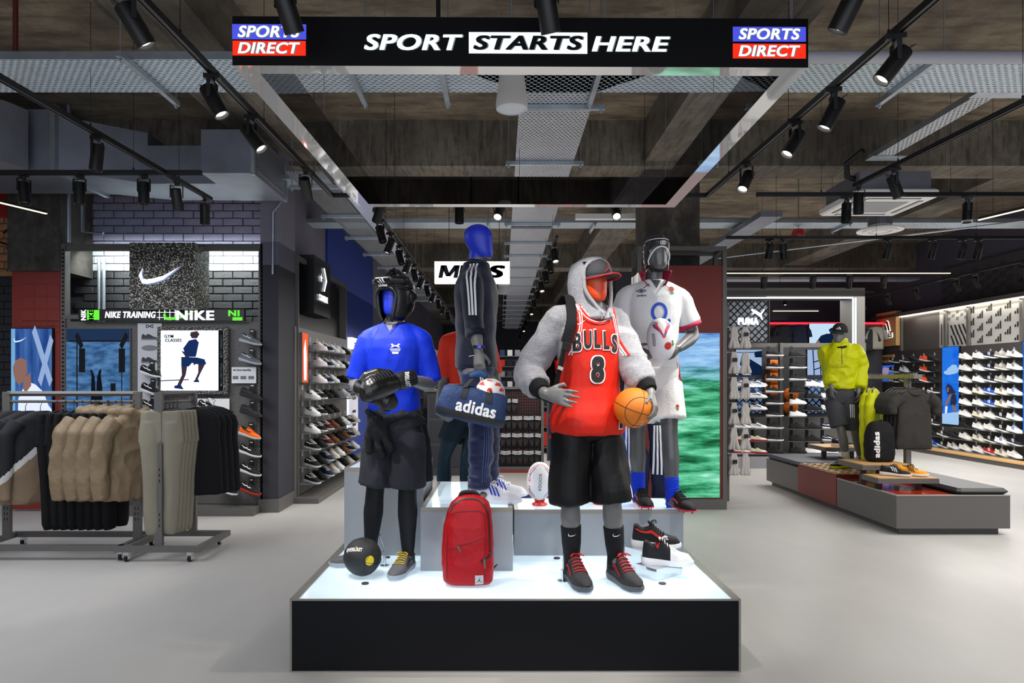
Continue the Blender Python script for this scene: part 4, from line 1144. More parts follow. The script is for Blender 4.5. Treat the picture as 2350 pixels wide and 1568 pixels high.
for k in range(9):
    a0 = .4+k*.03
    MB().tube([gf(.02+.0*k-.075+k*.018, .078*math.cos(t), -.072*math.sin(t)) for t in (-.3+.0, .15, .6, 1.0)], .0022, 5).build('glove_stitch', mat('stitch_black', '050506', .6), g1)
pl_ = at(916, 870, 3.7)
project(textfit('EVERLAST', .085, .024, 0, .06, .01), at(914, 870, 3.6), (.12, 0, -1), (1, 0, .12), [cu1, g1], 'lettering', WHT, cu1, .003, .5)
project(textfit('EVERLAST', .07, .02, 0, .06, .01), at(833, 893, 3.7), (.1, 0, -1), (1, 0, .2), [cu2], 'lettering', WHT, cu2, .003, .8)
G_ = ('run', '55555a', 'a9afb5', '8c8c90', 'd8b020', 'jump')
shoe_part(m1.t, (aB.x-.012, aB.y-.045, .4), (-.25, -1), ('run', '5a5a60', 'a0a6ac', 'd8b830', '3a3a40', 'form'))
shoe_part(m1.t, (aA.x-.05, aA.y+.0, .4), (-.95, -.3), ('run', '5a5a60', 'a0a6ac', '8c8c90', '3a3a40', 'form'))
rod(m1, [at(872, 1225, 4.42), at(874, 1240, 4.42), at(881, 1255, 4.4), at(881, 1268, 4.4)], (at(881, 1268, 4.4).x, 4.42, .4))

# ================================================================= basketball mannequin
m3 = Man('basketball_mannequin', 'grey mannequin with orange face in red basketball vest, grey hoodie, cap and black shorts', .52, 4.1, .4, 1.015, .32, .55, (.545, 4.07, 2.07), up=.05)
shA, shB = m3.P(-.178, 0, 1.50), m3.P(.178, 0, 1.50)
elA, wrA = at(1208, 860, 4.14), at(1250, 903, 3.9)
elB, wrB = at(1455, 842, 4.06), at(1493, 903, 3.92)
a3 = [(shA, elA, wrA), (shB, elB, wrB)]
l3 = [(m3.P(-.1, 0, .88), at(1308, 1130, 4.06), at(1312, 1268, 4.1)), (m3.P(.1, 0, .88), at(1402, 1125, 4.04), at(1412, 1268, 4.1))]
m3.body(a3, l3, [(wrA, at(1300, 913, 3.84)-wrA, (.1, 1, -.1), .08, 1, 1.2, .1, .6), (wrB, at(1507, 945, 3.86)-wrB, (-1, .35, -.25), .5, -1, 1.1, .2, .1)], SK, M_HORA, vox=.0065)
gm = clothmat('grey_marl', 'a4a4a8', .35, 130, .95, .3, '8d8d92'); blkrib = clothmat('black_rib', '121214', .3, 150)
def sfold(p):
    q = p; d = 0
    for e in (elA, elB):
        dist = (q-e).length
        if dist < .2: d += .012*(1-2.6*abs(noise.noise(Vector((q.x*9, q.y*5, q.z*17)))))*(1-dist/.2)
    return d
hood = shirt(m3, a3, 'hoodie', gm, 1.0, 1.60, .022, .83, .006, wr=.011, wf=8, armr=(.074, .078, .08, .077, .074, .066, .05), fold=sfold, seed=2, vox=.0085)
cf = MB()
for s_, e_, w_ in a3:
    cf = MB(); m3.arm(cf, s_, e_, w_, ex=.006, frm=.80, to=.97, rr=(.07, .07, .07, .07, .065, .056, .04), cap='flat')
    remesh(cf, 'cuff', blkrib, .007, 2, m3.t, .001, 30)
# hood
hb = MB(); Hh = m3.head; hl, hf = m3.hl, m3.hf
def hp3(lx, fy, z): return Hh+hl*lx+hf*fy+V(0, 0, z)
rs = []
for z, hw, yb, yf, c_ in ((-.10, .135, -.15, .13, 0), (-.06, .118, -.15, .12, 0), (-.02, .108, -.145, .10, 0), (.04, .112, -.155, .082, 0), (.11, .118, -.16, .074, 0), (.17, .116, -.155, .076, 0), (.225, .098, -.135, .07, 0), (.262, .06, -.09, .05, 0), (.272, .025, -.05, .015, 0)):
    r = []
    for i in range(28):
        t = i*2*PI/28; x = hw*math.cos(t); y = (yf+yb)/2+(yf-yb)/2*math.sin(t); r.append(hp3(x, y, z))
    rs.append(r)
hb.rings(rs)
ho = remesh(hb, 'hood_raw', gm, .0085, 2, None, .009, 7, (1, 1, .7), 9)
# cut the face opening
bm = bmesh.new(); bm.from_mesh(ho.data)
dl = []
for f in bm.faces:
    c = f.calc_center_median()-Hh; x, y, z = c.dot(hl), c.dot(hf), c.z
    w = .088 if z > .06 else .088*max(0, (z+.115)/.175)
    if y > -.012 and abs(x) < w and -.11 < z < .235: dl.append(f)
bmesh.ops.delete(bm, geom=dl, context='FACES')
sol = bmesh.new(); bm.to_mesh(ho.data); bm.free(); sol.free()
ho.name = 'hood'; ho.data.name = 'hood'; ho.parent = m3.t
tr_ = MB(); ed = []
for sg in (-1, 1):
    ed.append([hp3(0, .066, .246), hp3(sg*.055, .062, .236), hp3(sg*.096, .050, .19), hp3(sg*.100, .050, .11), hp3(sg*.094, .062, .05), hp3(sg*.055, .10, -.03), hp3(sg*.012, .125, -.10)])
for e in ed: tr_.tube(smoothpts([tuple(q) for q in e], 4), .0115, 8, 'round')
tr_.build('hood_edge', gm, ho, True)
st = MB()
for sg in (-1, 1): st.tube([hp3(sg*.03, .115, -.06), hp3(sg*.035, .14, -.075), hp3(sg*.02, .14, -.10), hp3(sg*.04, .135, -.11), hp3(sg*.03, .14, -.085)], .005, 6, 'round')
st.build('drawstring', gm, ho, True)
# cap
cp = MB(); rs = []
for z, k in ((.135, 1.0), (.17, 1.02), (.20, .97), (.23, .82), (.25, .55), (.257, .2)):
    rs.append([hp3(.087*k*math.cos(i*2*PI/28), .012+.116*k*math.sin(i*2*PI/28), z) for i in range(28)])
cp.rings(rs); capo = cp.build('cap', mat('cap_charcoal', '38383d', .8, bump=.2, bscale=200), m3.t, True)
cp = MB(); b_ = []
for up_, col in ((0, 'peak'), (1, 'under')):
    pass
n = 20; top = []; 
for i in range(n+1):
    t = PI*i/n; x = .082*math.cos(t); k = math.sin(t)**.55
    top.append((x, .095*math.sin(t)**.8+.01, .150), ); b_.append((x*1.02, .02+.20*k if 0 < i < n else .02, .150-.0*k-.018*(math.cos(t)**2)))
vs = [hp3(*q) for q in top]+[hp3(*q) for q in b_]; vs += [v+V(0, 0, -.005) for v in vs]; m_ = n+1; fs = []
for i in range(n):
    fs += [(i, i+1, m_+i+1, m_+i), (2*m_+i+1, 2*m_+i, 3*m_+i, 3*m_+i+1), (m_+i, m_+i+1, 3*m_+i+1, 3*m_+i)]
cp.add(vs, fs); cp.build('peak', mat('cap_charcoal'), capo, 40)
MB().tube([hp3(q[0], q[1]+.001, q[2]-.003) for q in b_], .0042, 6).build('peak_edge', mat('cap_red', 'c8252a', .6), capo)
me_ = MB().rings([[hp3(.0885*math.cos(t), .012+.1185*math.sin(t), z) for t in [PI*.02+PI*.96*i/16 for i in range(17)]] for z in (.134, .139)], (False, False), False); me_.build('cap_band', mat('cap_red'), capo)
project(poly_mesh(jump(.062, .066), .01), hp3(.02, .5, .195), hl, (0, 0, 1), capo, 'jumping_figure_logo', mat('logo_red', 'd8302a', .6), capo)
# vest
red = clothmat('red_jersey', 'cc2413', .12, 140, .45)
def vest_extra(z): return .028+.0*z
vb = MB()
m3.torso(vb, .875, 1.575, .034, extra=lambda z: .016+.026*max(0, (1.25-z)/.35) if z < 1.25 else .016*max(0, (1.4-z)/.15) if z < 1.4 else 0)
vest = remesh(vb, 'vest_raw', red, .008, 3, None, .009, 6, (1, 1, .35), 11)
bm = bmesh.new(); bm.from_mesh(vest.data); dl = []
for f in bm.faces:
    c = f.calc_center_median(); r_ = c-m3.P(0, 0, 0); x, y, z = r_.dot(m3.l), r_.dot(m3.f), c.z
    if y > 0 and z > 1.955+11*x*x and abs(x) < .095: dl.append(f)
    elif abs(x) > ip2(z, [(1.69, .5), (1.72, .20), (1.78, .175), (1.83, .155), (1.88, .14), (1.94, .13), (2.06, .13)]): dl.append(f)
    elif abs(x) < .09 and z > 2.05: dl.append(f)
bmesh.ops.delete(bm, geom=dl, context='FACES'); bm.to_mesh(vest.data); bm.free()
vest.name = 'vest'; vest.parent = m3.t
tg = [vest, hood]
zn = 1.965
nc = [(-.098, 2.075), (-.09, 2.03), (-.062, 1.985), (-.02, zn), (.02, zn), (.062, 1.985), (.09, 2.03), (.098, 2.075)]
def offc(pts, d): return [(x*(1+d*8), z-d) for x, z in pts]
for d, w, mm in ((-.002, .007, WHT), (.010, .014, red), (.0175, .006, WHT), (.027, .012, red)):
    ribbon(m3, offc(nc, d), w, tg, 'neck_trim', mm, vest)
for sg in (-1, 1):
    ac = [(sg*.125, 2.06), (sg*.122, 1.99), (sg*.126, 1.93), (sg*.138, 1.87), (sg*.158, 1.81), (sg*.18, 1.75)]
    for dx, w, mm in ((0, .014, red), (-.010, .006, WHT), (-.022, .005, WHT)):
        ribbon(m3, [(x+sg*dx, z) for x, z in ac], w, tg, 'armhole_trim', mm, vest)
for ch, (x, zz), w in zip('BULLS', [(-.13, 1.825), (-.073, 1.84), (-.015, 1.845), (.042, 1.838), (.099, 1.82)], (.055, .055, .048, .048, .055)):
    for sc_, mm, of in ((1.0, WHT, .0055), (.82, PBLK, .0075)):
        me = textfit(ch, w*(1 if sc_ == 1 else .82), .118*(1 if sc_ == 1 else .9), 0, .055 if sc_ == 1 else .035, .015)
        project(me, m3.PZ(x, .5, zz), m3.l, (0, 0, 1), vest, 'lettering', mm, vest, of)
for sc_, mm, of in ((1.0, WHT, .0055), (.86, PBLK, .0075)):
    project(textfit('8', .1*(1 if sc_ == 1 else .85), .168*(1 if sc_ == 1 else .92), 0, .06 if sc_ == 1 else .045, .015), m3.PZ(-.012, .5, 1.668), m3.l, (0, 0, 1), vest, 'number_eight', mm, vest, of)
project(poly_mesh(swoosh(.075, .034), .01), m3.PZ(-.115, .5, 1.94), m3.l, (0, 0, 1), vest, 'swoosh_logo', WHT, vest)
project(poly_mesh([[(-.018, -.022), (.018, -.022), (.018, .022), (-.018, .022)]], .01), m3.P(.135, .5, .925), m3.l, (0, 0, 1), vest, 'patch', WHT, vest)
project(poly_mesh([[(-.013, -.016), (.013, -.016), (.013, .016), (-.013, .016)]], .01), m3.P(.135, .5, .925), m3.l, (0, 0, 1), vest, 'patch_inner', PBLK, vest, .006)
bs = clothmat('black_shiny_short', '09090b', .12, 120, .5)
so3 = shorts(m3, l3, 'shorts', bs, 1.0, (.585, .575), .022, 0, rr=(.11, .115, .118, .12, .124, .12, .11, .1), wr=.013, wf=6, seed=8)
project(poly_mesh([[(-.012, .06), (.006, .02), (.012, -.06), (-.004, -.03)]], .02), m3.P(.2, .5, .53), m3.l, (0, 0, 1), so3, 'side_flash', WHT, so3)
for g in l3:
    sk3 = remesh(sock_mb(g, .17), 'sock', clothmat('black_sock', '15161a', .3, 220), .006, 1, m3.t)
    project(poly_mesh(swoosh(.05, .02), .01), g[2]+V(-.005, -.3, .12), (1, 0, -.15), (0, 0, 1), sk3, 'swoosh_logo', WHT, sk3)
bb = ('mid', '2a2a2e', '3c3e42', 'c42a26', '8c1c1c', 'form')
shoe_part(m3.t, (l3[0][2].x+.01, l3[0][2].y-.05, .4), (.24, -1), ('hoop', '2a2a2e', '4a4c50', 'c42a26', '8c1c1c', 'form'), sc=1.15)
shoe_part(m3.t, (l3[1][2].x+.02, l3[1][2].y-.05, .4), (.36, -1), ('hoop', '2a2a2e', '4a4c50', 'c42a26', '8c1c1c', 'form'), sc=1.15)
rod(m3, [at(1295, 1232, 4.12), at(1294, 1240, 4.12), (at(1293, 1300, 4.08).x, 4.08, .45)], (at(1292, 1340, 4.05).x, 4.08, .4))
# backpack worn on one shoulder
bp = thing('backpack', 'black backpack worn on the basketball mannequin shoulder', 'backpack', (0, 0, 0))
st_m = clothmat('black_strap', '17171a', .3, 120)
b_ = MB(); pts = [m3.P(-.13, -.16, 1.46), m3.P(-.125, -.10, 1.60), m3.P(-.125, .0, 1.635), m3.P(-.15, .10, 1.56), m3.P(-.175, .155, 1.46), m3.P(-.205, .15, 1.36)]
pp = smoothpts([tuple(q) for q in pts], 4)
b_.tube(pp, .033, 12, 'flat', .28, up=m3.f); 
remesh(b_, 'strap', st_m, .006, 1, bp)
MB().tube([tuple(m3.P(-.205, .15, 1.38)), tuple(m3.P(-.22, .13, 1.27)), tuple(m3.P(-.235, .09, 1.16)), tuple(m3.P(-.24, .02, 1.05))], .016, 10, 'flat', .25, up=m3.f).build('webbing', st_m, bp, True)
MB().box(m3.P(-.21, .165, 1.34), (.045, .02, .05), (0, .3, .3), .005).build('buckle', M_BLACK, bp)
bk = MB().box(m3.P(-.04, -.26, 1.25), (.34, .2, .46), (0, 0, m3.yaw), .05)
remesh(bk, 'bag_body', clothmat('black_pack', '141416', .3, 60), .012, 3, bp, .006, 8)
MB().box(m3.P(-.228, .125, 1.23), (.03, .012, .02), (0, .4, .3)).build('tag', mat('tag_grey', '9a9a9c', .5), bp)
# basketball
def ball_lines(c, r, mm, rot, parent, name='seam', kinds=None):
    R = Euler(rot).to_matrix()
    mb = MB()
    def circ(ax, off):
        rr = math.sqrt(max(0, 1-off*off))*r*1.001; pts = []
        for i in range(41):
            t = i*2*PI/40; p = [0, 0, 0]; p[ax] = off*r; p[(ax+1) % 3] = rr*math.cos(t); p[(ax+2) % 3] = rr*math.sin(t); pts.append(Vector(c)+R @ Vector(p))
        mb.tube(pts, r*.016, 5)
    circ(0, 0); circ(2, 0)
    for sg in (-1, 1):
        pts = []
        for i in range(41):
            t = i*2*PI/40; p = Vector((math.cos(t)*.78, sg*.75, math.sin(t)*.78)); p = p.normalized()
            pts.append(Vector(c)+R @ (p*r*1.001))
        mb.tube(pts, r*.016, 5)
    return mb.build(name, mm, parent)
bc = at(1455, 936, 3.93); r_ = .117
ball = thing('basketball', 'orange basketball held at the hip of the red vest mannequin', 'ball', bc)
MB().sphere((0, 0, 0), r_, 40).build('cover', mat('basketball_orange', 'dd7814', .55, bump=.25, bscale=600), ball, True)
ball_lines((0, 0, 0), r_, mat('ball_seam', '1a1412', .5), (.25, .28, .25), ball)
project(poly_mesh([[(-.008, -.01), (.008, -.01), (.008, .01), (-.008, .01)]]), V(.03, -.4, -.085), (1, 0, .1), (0, 0, 1), ball.children[0], 'label', WHT, ball, .001)
# ================================================================= rugby mannequin
m4 = Man('rugby_mannequin', 'dark grey mannequin in white rugby shirt with red collar and black scrum cap', 1.08, 4.82, .715, .995, -.03, .12, (1.096, 4.79, 2.375))
DK = mat('mannequin_dark_grey', '4f5052', .38, coat=.2)
shA, shB = m4.P(-.182, 0, 1.50), m4.P(.182, 0, 1.50)
elA, wrA = at(1412, 772, 4.86), at(1455, 798, 4.58); elB, wrB = at(1592, 772, 4.86), at(1556, 800, 4.58)
a4 = [(shA, elA, wrA), (shB, elB, wrB)]
l4 = [(m4.P(-.09, 0, .88), at(1462, 1000, 4.8), at(1465, 1120, 4.86)), (m4.P(.095, 0, .88), at(1537, 990, 4.74), at(1543, 1138, 4.72))]
m4.body(a4, l4, [(wrA, at(1492, 822, 4.46)-wrA, (.55, .8, .2), .32, 1, .98, .6, .25), (wrB, at(1530, 822, 4.46)-wrB, (-.6, .8, .1), .5, -1, .98, .5, .2)], DK, M_HGREY, vox=.0075)
wj = clothmat('white_jersey', 'ecebea', .15, 140, .7)
rs4 = shirt(m4, a4, 'rugby_shirt', wj, .945, 1.60, .022, .34, .004, wr=.007, wf=7, armr=(.068, .074, .078, .08, .08, .08, .08), seed=5, ws=(1, 1, .6))
mag = mat('crimson_trim', 'b81648', .7, bump=.2, bscale=120)
for s_, e_, w_ in a4:
    cb = MB(); m4.arm(cb, s_, e_, w_, ex=.006, frm=.335, to=.38, rr=(.068, .074, .078, .08, .08, .08, .08), cap='flat'); cb.build('sleeve_cuff', mag, rs4, True)
# stand up collar: two open leaves
col = MB()
for sg in (-1, 1):
    pts0 = [m4.P(sg*.0, -.075, 1.60), m4.P(sg*.05, -.06, 1.60), m4.P(sg*.075, -.01, 1.595), m4.P(sg*.07, .05, 1.58), m4.P(sg*.03, .10, 1.545)]
    pts1 = [m4.P(sg*.0, -.085, 1.67), m4.P(sg*.055, -.07, 1.675), m4.P(sg*.098, -.01, 1.675), m4.P(sg*.112, .065, 1.655), m4.P(sg*.062, .115, 1.56)]
    a_, b_ = smoothpts([tuple(p) for p in pts0], 3), smoothpts([tuple(p) for p in pts1], 3); n = len(a_)
    vs = [Vector(p) for p in a_+b_]; of = [(v-m4.P(0, 0, 1.6)).normalized()*.006 for v in vs]; vs2 = [v+o for v, o in zip(vs, of)]
    fs = []
    for i in range(n-1):
        q = (i, i+1, n+i+1, n+i); fs += [q, tuple(2*n+k for k in q[::-1])]
        fs += [(n+i, n+i+1, 3*n+i+1, 3*n+i)]
    col.add(vs+vs2, fs)
col.build('collar', mag, rs4, True)
project(poly_mesh([[(-.045, .05), (0, -.03), (.045, .05)]], .01), m4.P(0, .4, 1.565), m4.l, (0, 0, 1), rs4, 'neck_opening', DK, rs4, .003)
navy = mat('navy_print', '1c2340', .6)
U0 = m4.PZ(-.105, .5, 1.6+(875-673)/322)
for r0, r1 in ((1.0, .72), (.45, .0)):
    def rh(k): return [(-.036*k, 0), (0, .017*k), (.036*k, 0), (0, -.017*k)]
    o_, i_ = rh(r0), rh(r1)
    project(poly_mesh([[o_[k], o_[(k+1) % 4], i_[(k+1) % 4], i_[k]] for k in range(4)] if r1 else [o_]), U0, m4.l, (0, 0, 1), rs4, 'diamond_logo', navy, rs4)
project(textfit('umbro', .062, .016, 0, .03, .01), U0-V(0, 0, .034), m4.l, (0, 0, 1), rs4, 'lettering', navy, rs4)
def rose_at(o, c, w, nm='rose_badge'):
    r, g = mat('rose_red', 'c23b30', .7), mat('leaf_green', '3c7a3c', .7)
    project(poly_mesh([[(0, -.15*w), (-.55*w, -.55*w), (-.15*w, -.6*w), (0, -.95*w), (.15*w, -.6*w), (.55*w, -.55*w)]], .01), c, m4.l, (0, 0, 1), o, 'badge_leaf', g, o, .003)
    project(poly_mesh([ell(0, .25*w, .5*w, .5*w, 12)]), c, m4.l, (0, 0, 1), o, nm, r, o, .004)
    project(poly_mesh(ringpoly(0, .25*w, .2*w, .2*w, .28*w, .28*w, 10)), c, m4.l, (0, 0, 1), o, 'badge_petal', mat('rose_dark', '8e1f1c', .7), o, .005)
rose_at(rs4, m4.PZ(.108, .5, 1.6+(875-672)/322), .04)
blu = mat('print_blue', '1f4fc0', .6)
project(poly_mesh(ringpoly(0, 0, .036, .046, .058, .067)), m4.PZ(.012, .5, 1.6+(875-722)/322), m4.l, (0, 0, 1), rs4, 'ring_print', blu, rs4)
project(poly_mesh([ell(0, 0, .012, .014, 12)]), m4.PZ(.082, .5, 1.6+(875-741)/322), m4.l, (0, 0, 1), rs4, 'ring_print', blu, rs4)
for sg in (-1, 1): project(poly_mesh([[(-.025*sg, .014), (.02*sg, -.018), (.023*sg, -.015), (-.022*sg, .017)]]), m4.P(sg*.07, .4, 1.555), m4.l, (0, 0, 1), rs4, 'collar_line', navy, rs4)
ribbon(m4, [(.165, 1.92), (.158, 1.80), (.165, 1.69)], .02, rs4, 'side_panel', mag, rs4)
# crimson tail behind
MB().tube([m4.P(.15, -.05, 1.15), m4.P(.165, -.04, 1.0), m4.P(.175, -.02, .86)], [.02, .028, .03], 10, 'flat', .4).build('side_tail', mag, rs4, True)
ws = clothmat('white_cotton', 'e6e4e0', .25, 70)
s4 = shorts(m4, l4, 'shorts', ws, .99, (.36, .38), .024, 0, rr=(.108, .112, .115, .118, .116, .114, .1, .1), wr=.007, wf=7, seed=6)
rose_at(s4, m4.PZ(.135, .5, 1.6-(933-875)/325), .026)
MB().tube([m4.P(-.15, .0, 1.0), m4.P(-.19, .02, .85), m4.P(-.20, .03, .72)], [.01, .014, .016], 10, 'flat', .4).build('side_flash', mag, s4, True)
sb = clothmat('blue_sock', '1238c8', .4, 90)
def sockf(p): return .0025*math.sin(p.z*330+4*noise.noise(p*9))
for (h, k, a), top in zip(l4, (1078, 1088)):
    tz = a.z; mb = sock_mb((h, k, a), .13, (.05, .048, .046, .046), .08)
    remesh(mb, 'sock', sb, .005, 1, m4.t, folds=sockf)
bt = ('boot', '101012', 'b8263c', '1a1a1a', 'b8404c', 'form')
shoe_part(m4.t, (l4[0][2].x+.005, l4[0][2].y-.05, .732), (.12, -1), bt, sc=1.0)
shoe_part(m4.t, (l4[1][2].x+.02, l4[1][2].y-.05, .732), (.35, -1), bt, sc=1.02)
# scrum cap
sc_ = MB(); H0 = m4.head; hl, hf = m4.hl, m4.hf
def h4(lx, fy, z): return H0+hl*lx+hf*fy+V(0, 0, z)
rs = []
for z, hw, yb, yf in ((.02, .066, -.09, .03), (.05, .078, -.10, .05), (.10, .088, -.115, .06), (.15, .09, -.118, .09), (.19, .088, -.11, .11), (.22, .075, -.09, .098), (.245, .05, -.06, .06), (.255, .02, -.02, .02)):
    rs.append([h4(hw*math.cos(i*2*PI/28), (yf+yb)/2+(yf-yb)/2*math.sin(i*2*PI/28), z) for i in range(28)])
sc_.rings(rs)
def pads(p):
    q = p-H0; x, y, z = q.dot(hl), q.dot(hf), q.z
    return -.006 if (abs(math.sin(z*70)) < .22 or abs(math.sin(math.atan2(x, y)*5)) < .12) and not (z < .19 and z > .155 and y > .05) else 0
sco = remesh(sc_, 'scrum_cap', mat('cap_black_foam', '26262b', .4, coat=.3), .006, 2, m4.t, folds=pads)
bm = bmesh.new(); bm.from_mesh(sco.data)
dl = [f for f in bm.faces if (lambda q: q.dot(hf) > .0 and (q.dot(hl)/.07)**2+((q.z-.065)/.088)**2 < 1)(f.calc_center_median()-H0)]
bmesh.ops.delete(bm, geom=dl, context='FACES'); bm.to_mesh(sco.data); bm.free()
MB().tube([h4(.073*math.cos(t), .03+.075*abs(math.sin(t))**.7*(1 if math.sin(t) > 0 else .3), .065+.090*math.sin(t)) for t in [(-.3+ (PI+.6)*i/30) for i in range(31)]], .0055, 8, 'round').build('white_piping', WHT, sco, True)
band(m4, 'white_piping', WHT, [h4(.1*math.cos(t), .13*math.sin(t), .208+.012*math.sin(t)) for t in [PI*i/16 for i in range(17)]], .007, sco, sco, .002)
for sg in (-1, 1): MB().tube([h4(sg*.074, .03, .05), h4(sg*.06, .05, .0), h4(0, .075, -.012)], .007, 8).build('chin_strap', M_BLACK, sco, True)
for k in (-1, 0, 1): project(poly_mesh(ringpoly(.012*k, 0, .006, .009, .011, .014, 12)), h4(.01, .5, .182), hl, (0, 0, 1), sco, 'ring_logo', WHT, sco, .003)
# rugby ball in the hands
def rugby(name, label, c, rl, rs_, tilt, group=None, marks=True):
    t = thing(name, label, 'ball', c, 0, group)
    M = Euler(tilt).to_matrix().to_4x4()
    mb = MB(); rr = []
    for i in range(1, 24):
        a = PI*i/24; z = -math.cos(a); r = rs_*(math.sin(a)**.85); rr.append([M @ V(r*math.cos(q*2*PI/32), r*math.sin(q*2*PI/32), z*rl) for q in range(32)])
    mb.rings(rr); b = mb.build('cover', mat('rugby_white', 'dcdce0', .5, bump=.2, bscale=500), t, True)
    R = M.to_3x3(); r_, u_ = R @ V(1, 0, 0), R @ V(0, 0, 1)
    return t, b, r_, u_
def bprint(b, polys, r_, u_, nm, m_, off=.001, me=None):
    n = r_.cross(u_)
    return project(me or poly_mesh(polys, .012), n*.5, r_, u_, b, nm, m_, b, off, .6)
def chev(w, x, z0, z1, th): return [[(0, z0), (x, z1), (x-th, z1+.006), (0-.004, z0+.03)], [(0, z0), (0+.004, z0+.03), (-x+th, z1+.006), (-x, z1)]]
def vline(a, w): 
    out = []
    for (x0, z0), (x1, z1) in zip(a, a[1:]): out.append([(x0-w, z0), (x0+w, z0), (x1+w, z1), (x1-w, z1)])
    return out
t4, b4, r_, u_ = rugby('rugby_ball', 'white rugby ball with red and blue flashes held by the rugby mannequin', at(1517, 780, 4.46), .142, .092, (.15, -.12, 0))
ro, rb = mat('ball_red', 'd8382a', .5), mat('ball_blue', '23408c', .5)
for k, mm in ((0, ro), (.014, rb), (.026, ro)):
    for sg in (-1, 1):
        bprint(b4, vline([(sg*(.002+k*.3), .02+k*1.2), (sg*(.018+k), .07+k*.5), (sg*(.035+k), .10), (sg*(.03+k*.8), .125)], .0062), r_, u_, 'ball_flash', mm)
bprint(b4, [ell(.022, -.035, .026, .026, 14)], r_, u_, 'rose_print', mat('rose_red'))
bprint(b4, ringpoly(.022, -.035, .010, .010, .015, .015, 10), r_, u_, 'rose_print_ring', mat('rose_dark'), .0016)
bprint(b4, [ell(.058, -.03, .009, .012, 8), ell(.056, -.012, .008, .01, 8)], r_, u_, 'leaf_print', mat('leaf_green'))
bprint(b4, None, u_*-1, r_, 'lettering', mat('ball_letter', '2c3550', .5), .0012, textfit('KOOGA', .09, .018, 0, .02, .01)) if False else None
me = textfit('KOOGA', .08, .017, 0, .02, .01)
for v in me.vertices: v.co.x, v.co.y = v.co.y-.062, -v.co.x+.01
bprint(b4, None, r_, u_, 'lettering', mat('ball_letter', '2c3550', .5), .0012, me)
def teeball(label, px, py, d):
    c = at(px, py, d); c.z = .715+.045+.125
    t, b, r_, u_ = rugby('rugby_ball', label, c, .137, .092, (0, .04, 0))
    me = textfit('KOOGA', .12, .022, 0, .01, .01)
    for v in me.vertices: v.co.x, v.co.y = v.co.y, -v.co.x
    bprint(b, None, r_, u_, 'lettering', mat('ball_letter'), .0012, me)
    for sg in (-1, 1):
        for up_ in (-1, 1):
            for k, mm in ((0, ro), (.009, WHT), (.017, rb)):
                bprint(b, vline([(sg*(.008+k), up_*(.125-k*.6)), (sg*(.045), up_*(.105-k)), (sg*(.068), up_*(.075-k)), (sg*(.074), up_*(.045-k))], .0035), r_, u_, 'ball_flash', mm)
    bprint(b, [[(-.092, .0), (-.068, .0), (-.068, .028), (-.092, .028)]], r_, u_, 'ball_panel', ro)
    q = thing('kicking_tee', 'red plastic kicking tee under the %s' % ('rugby ball beside the middle plinth' if px < 1300 else 'rugby ball hidden by the basketball mannequin'), 'kicking tee', (c.x, c.y, .715))
    mb = MB().lathe([(.052, 0), (.056, .004), (.052, .012), (.034, .022), (.03, .034)], 24, cap=(True, True))
    for i in range(4): a = PI/4+i*PI/2; mb.cyl((.034*math.cos(a), .034*math.sin(a), .02), (.046*math.cos(a), .046*math.sin(a), .05), .008, .006, 8)
    mb.build('base', mat('tee_red', 'cc2a20', .45), q, 50)
    bprint
teeball('white rugby ball with vertical lettering standing on a red tee beside the middle plinth', 1238, 1105, 4.86)
teeball('white rugby ball on a tee half hidden behind the basketball mannequin knee', 1378, 1105, 4.9)

# ================================================================= tracksuit mannequin, in profile
m2 = Man('tracksuit_mannequin', 'mannequin with blue head in navy tracksuit with white sleeve stripes, seen from the side', -.168, 4.6, .80, .975, 1.42, 1.35, (-.155, 4.58, 2.42))
shA, shB = m2.P(-.175, 0, 1.49), m2.P(.175, 0, 1.49)
elA, wrA = at(1086, 728, 4.36), at(1098, 806, 4.28); elB, wrB = m2.P(.24, .0, 1.2), m2.P(.23, .08, .95)
a2 = [(shA, elA, wrA), (shB, elB, wrB)]
l2 = [(m2.P(-.085, 0, .88), at(1106, 985, 4.5), at(1100, 1118, 4.48)), (m2.P(.085, 0, .88), at(1118, 975, 4.7), at(1120, 1108, 4.72))]
m2.body(a2, l2, [(wrA, at(1101, 850, 4.24)-wrA, (.15, 1, -.1), .55, 1, 1, .5, .1), (wrB, (0, 0, -1), (-.5, -1, 0), .3, 1, 1)], SK, M_HBLUE, vox=.0075, zsplit=.02)
nv = clothmat('navy_tricot', '161a30', .12, 160, .5, .2)
def sf2(p):
    if 1.66 < p.z < 1.97 and p.y < 4.44 and abs(p.x-lerp(elA.x, wrA.x, (elA.z-p.z)/(elA.z-wrA.z))) < .062 and p.y < lerp(elA.y, wrA.y, (elA.z-p.z)/(elA.z-wrA.z))+.03: return .008*(1-2.4*abs(noise.noise(Vector((p.x*5, p.y*5, p.z*26)))))*min(1, (1.97-p.z)/.06)
    return 0
j2 = shirt(m2, a2, 'track_jacket', nv, .91, 1.64, .028, (.78, .8), .004, wr=.005, wf=7, armr=(.072, .07, .066, .06, .058, .056, .046), seed=9, ws=(1, 1, .5), fold=sf2)
cf = MB(); m2.arm(cf, shA, elA, wrA, ex=.004, frm=.70, to=.80, rr=(.06,)*6+(.05,), cap='flat'); remesh(cf, 'cuff', clothmat('navy_rib', '14182c', .3, 150), .007, 1, j2)
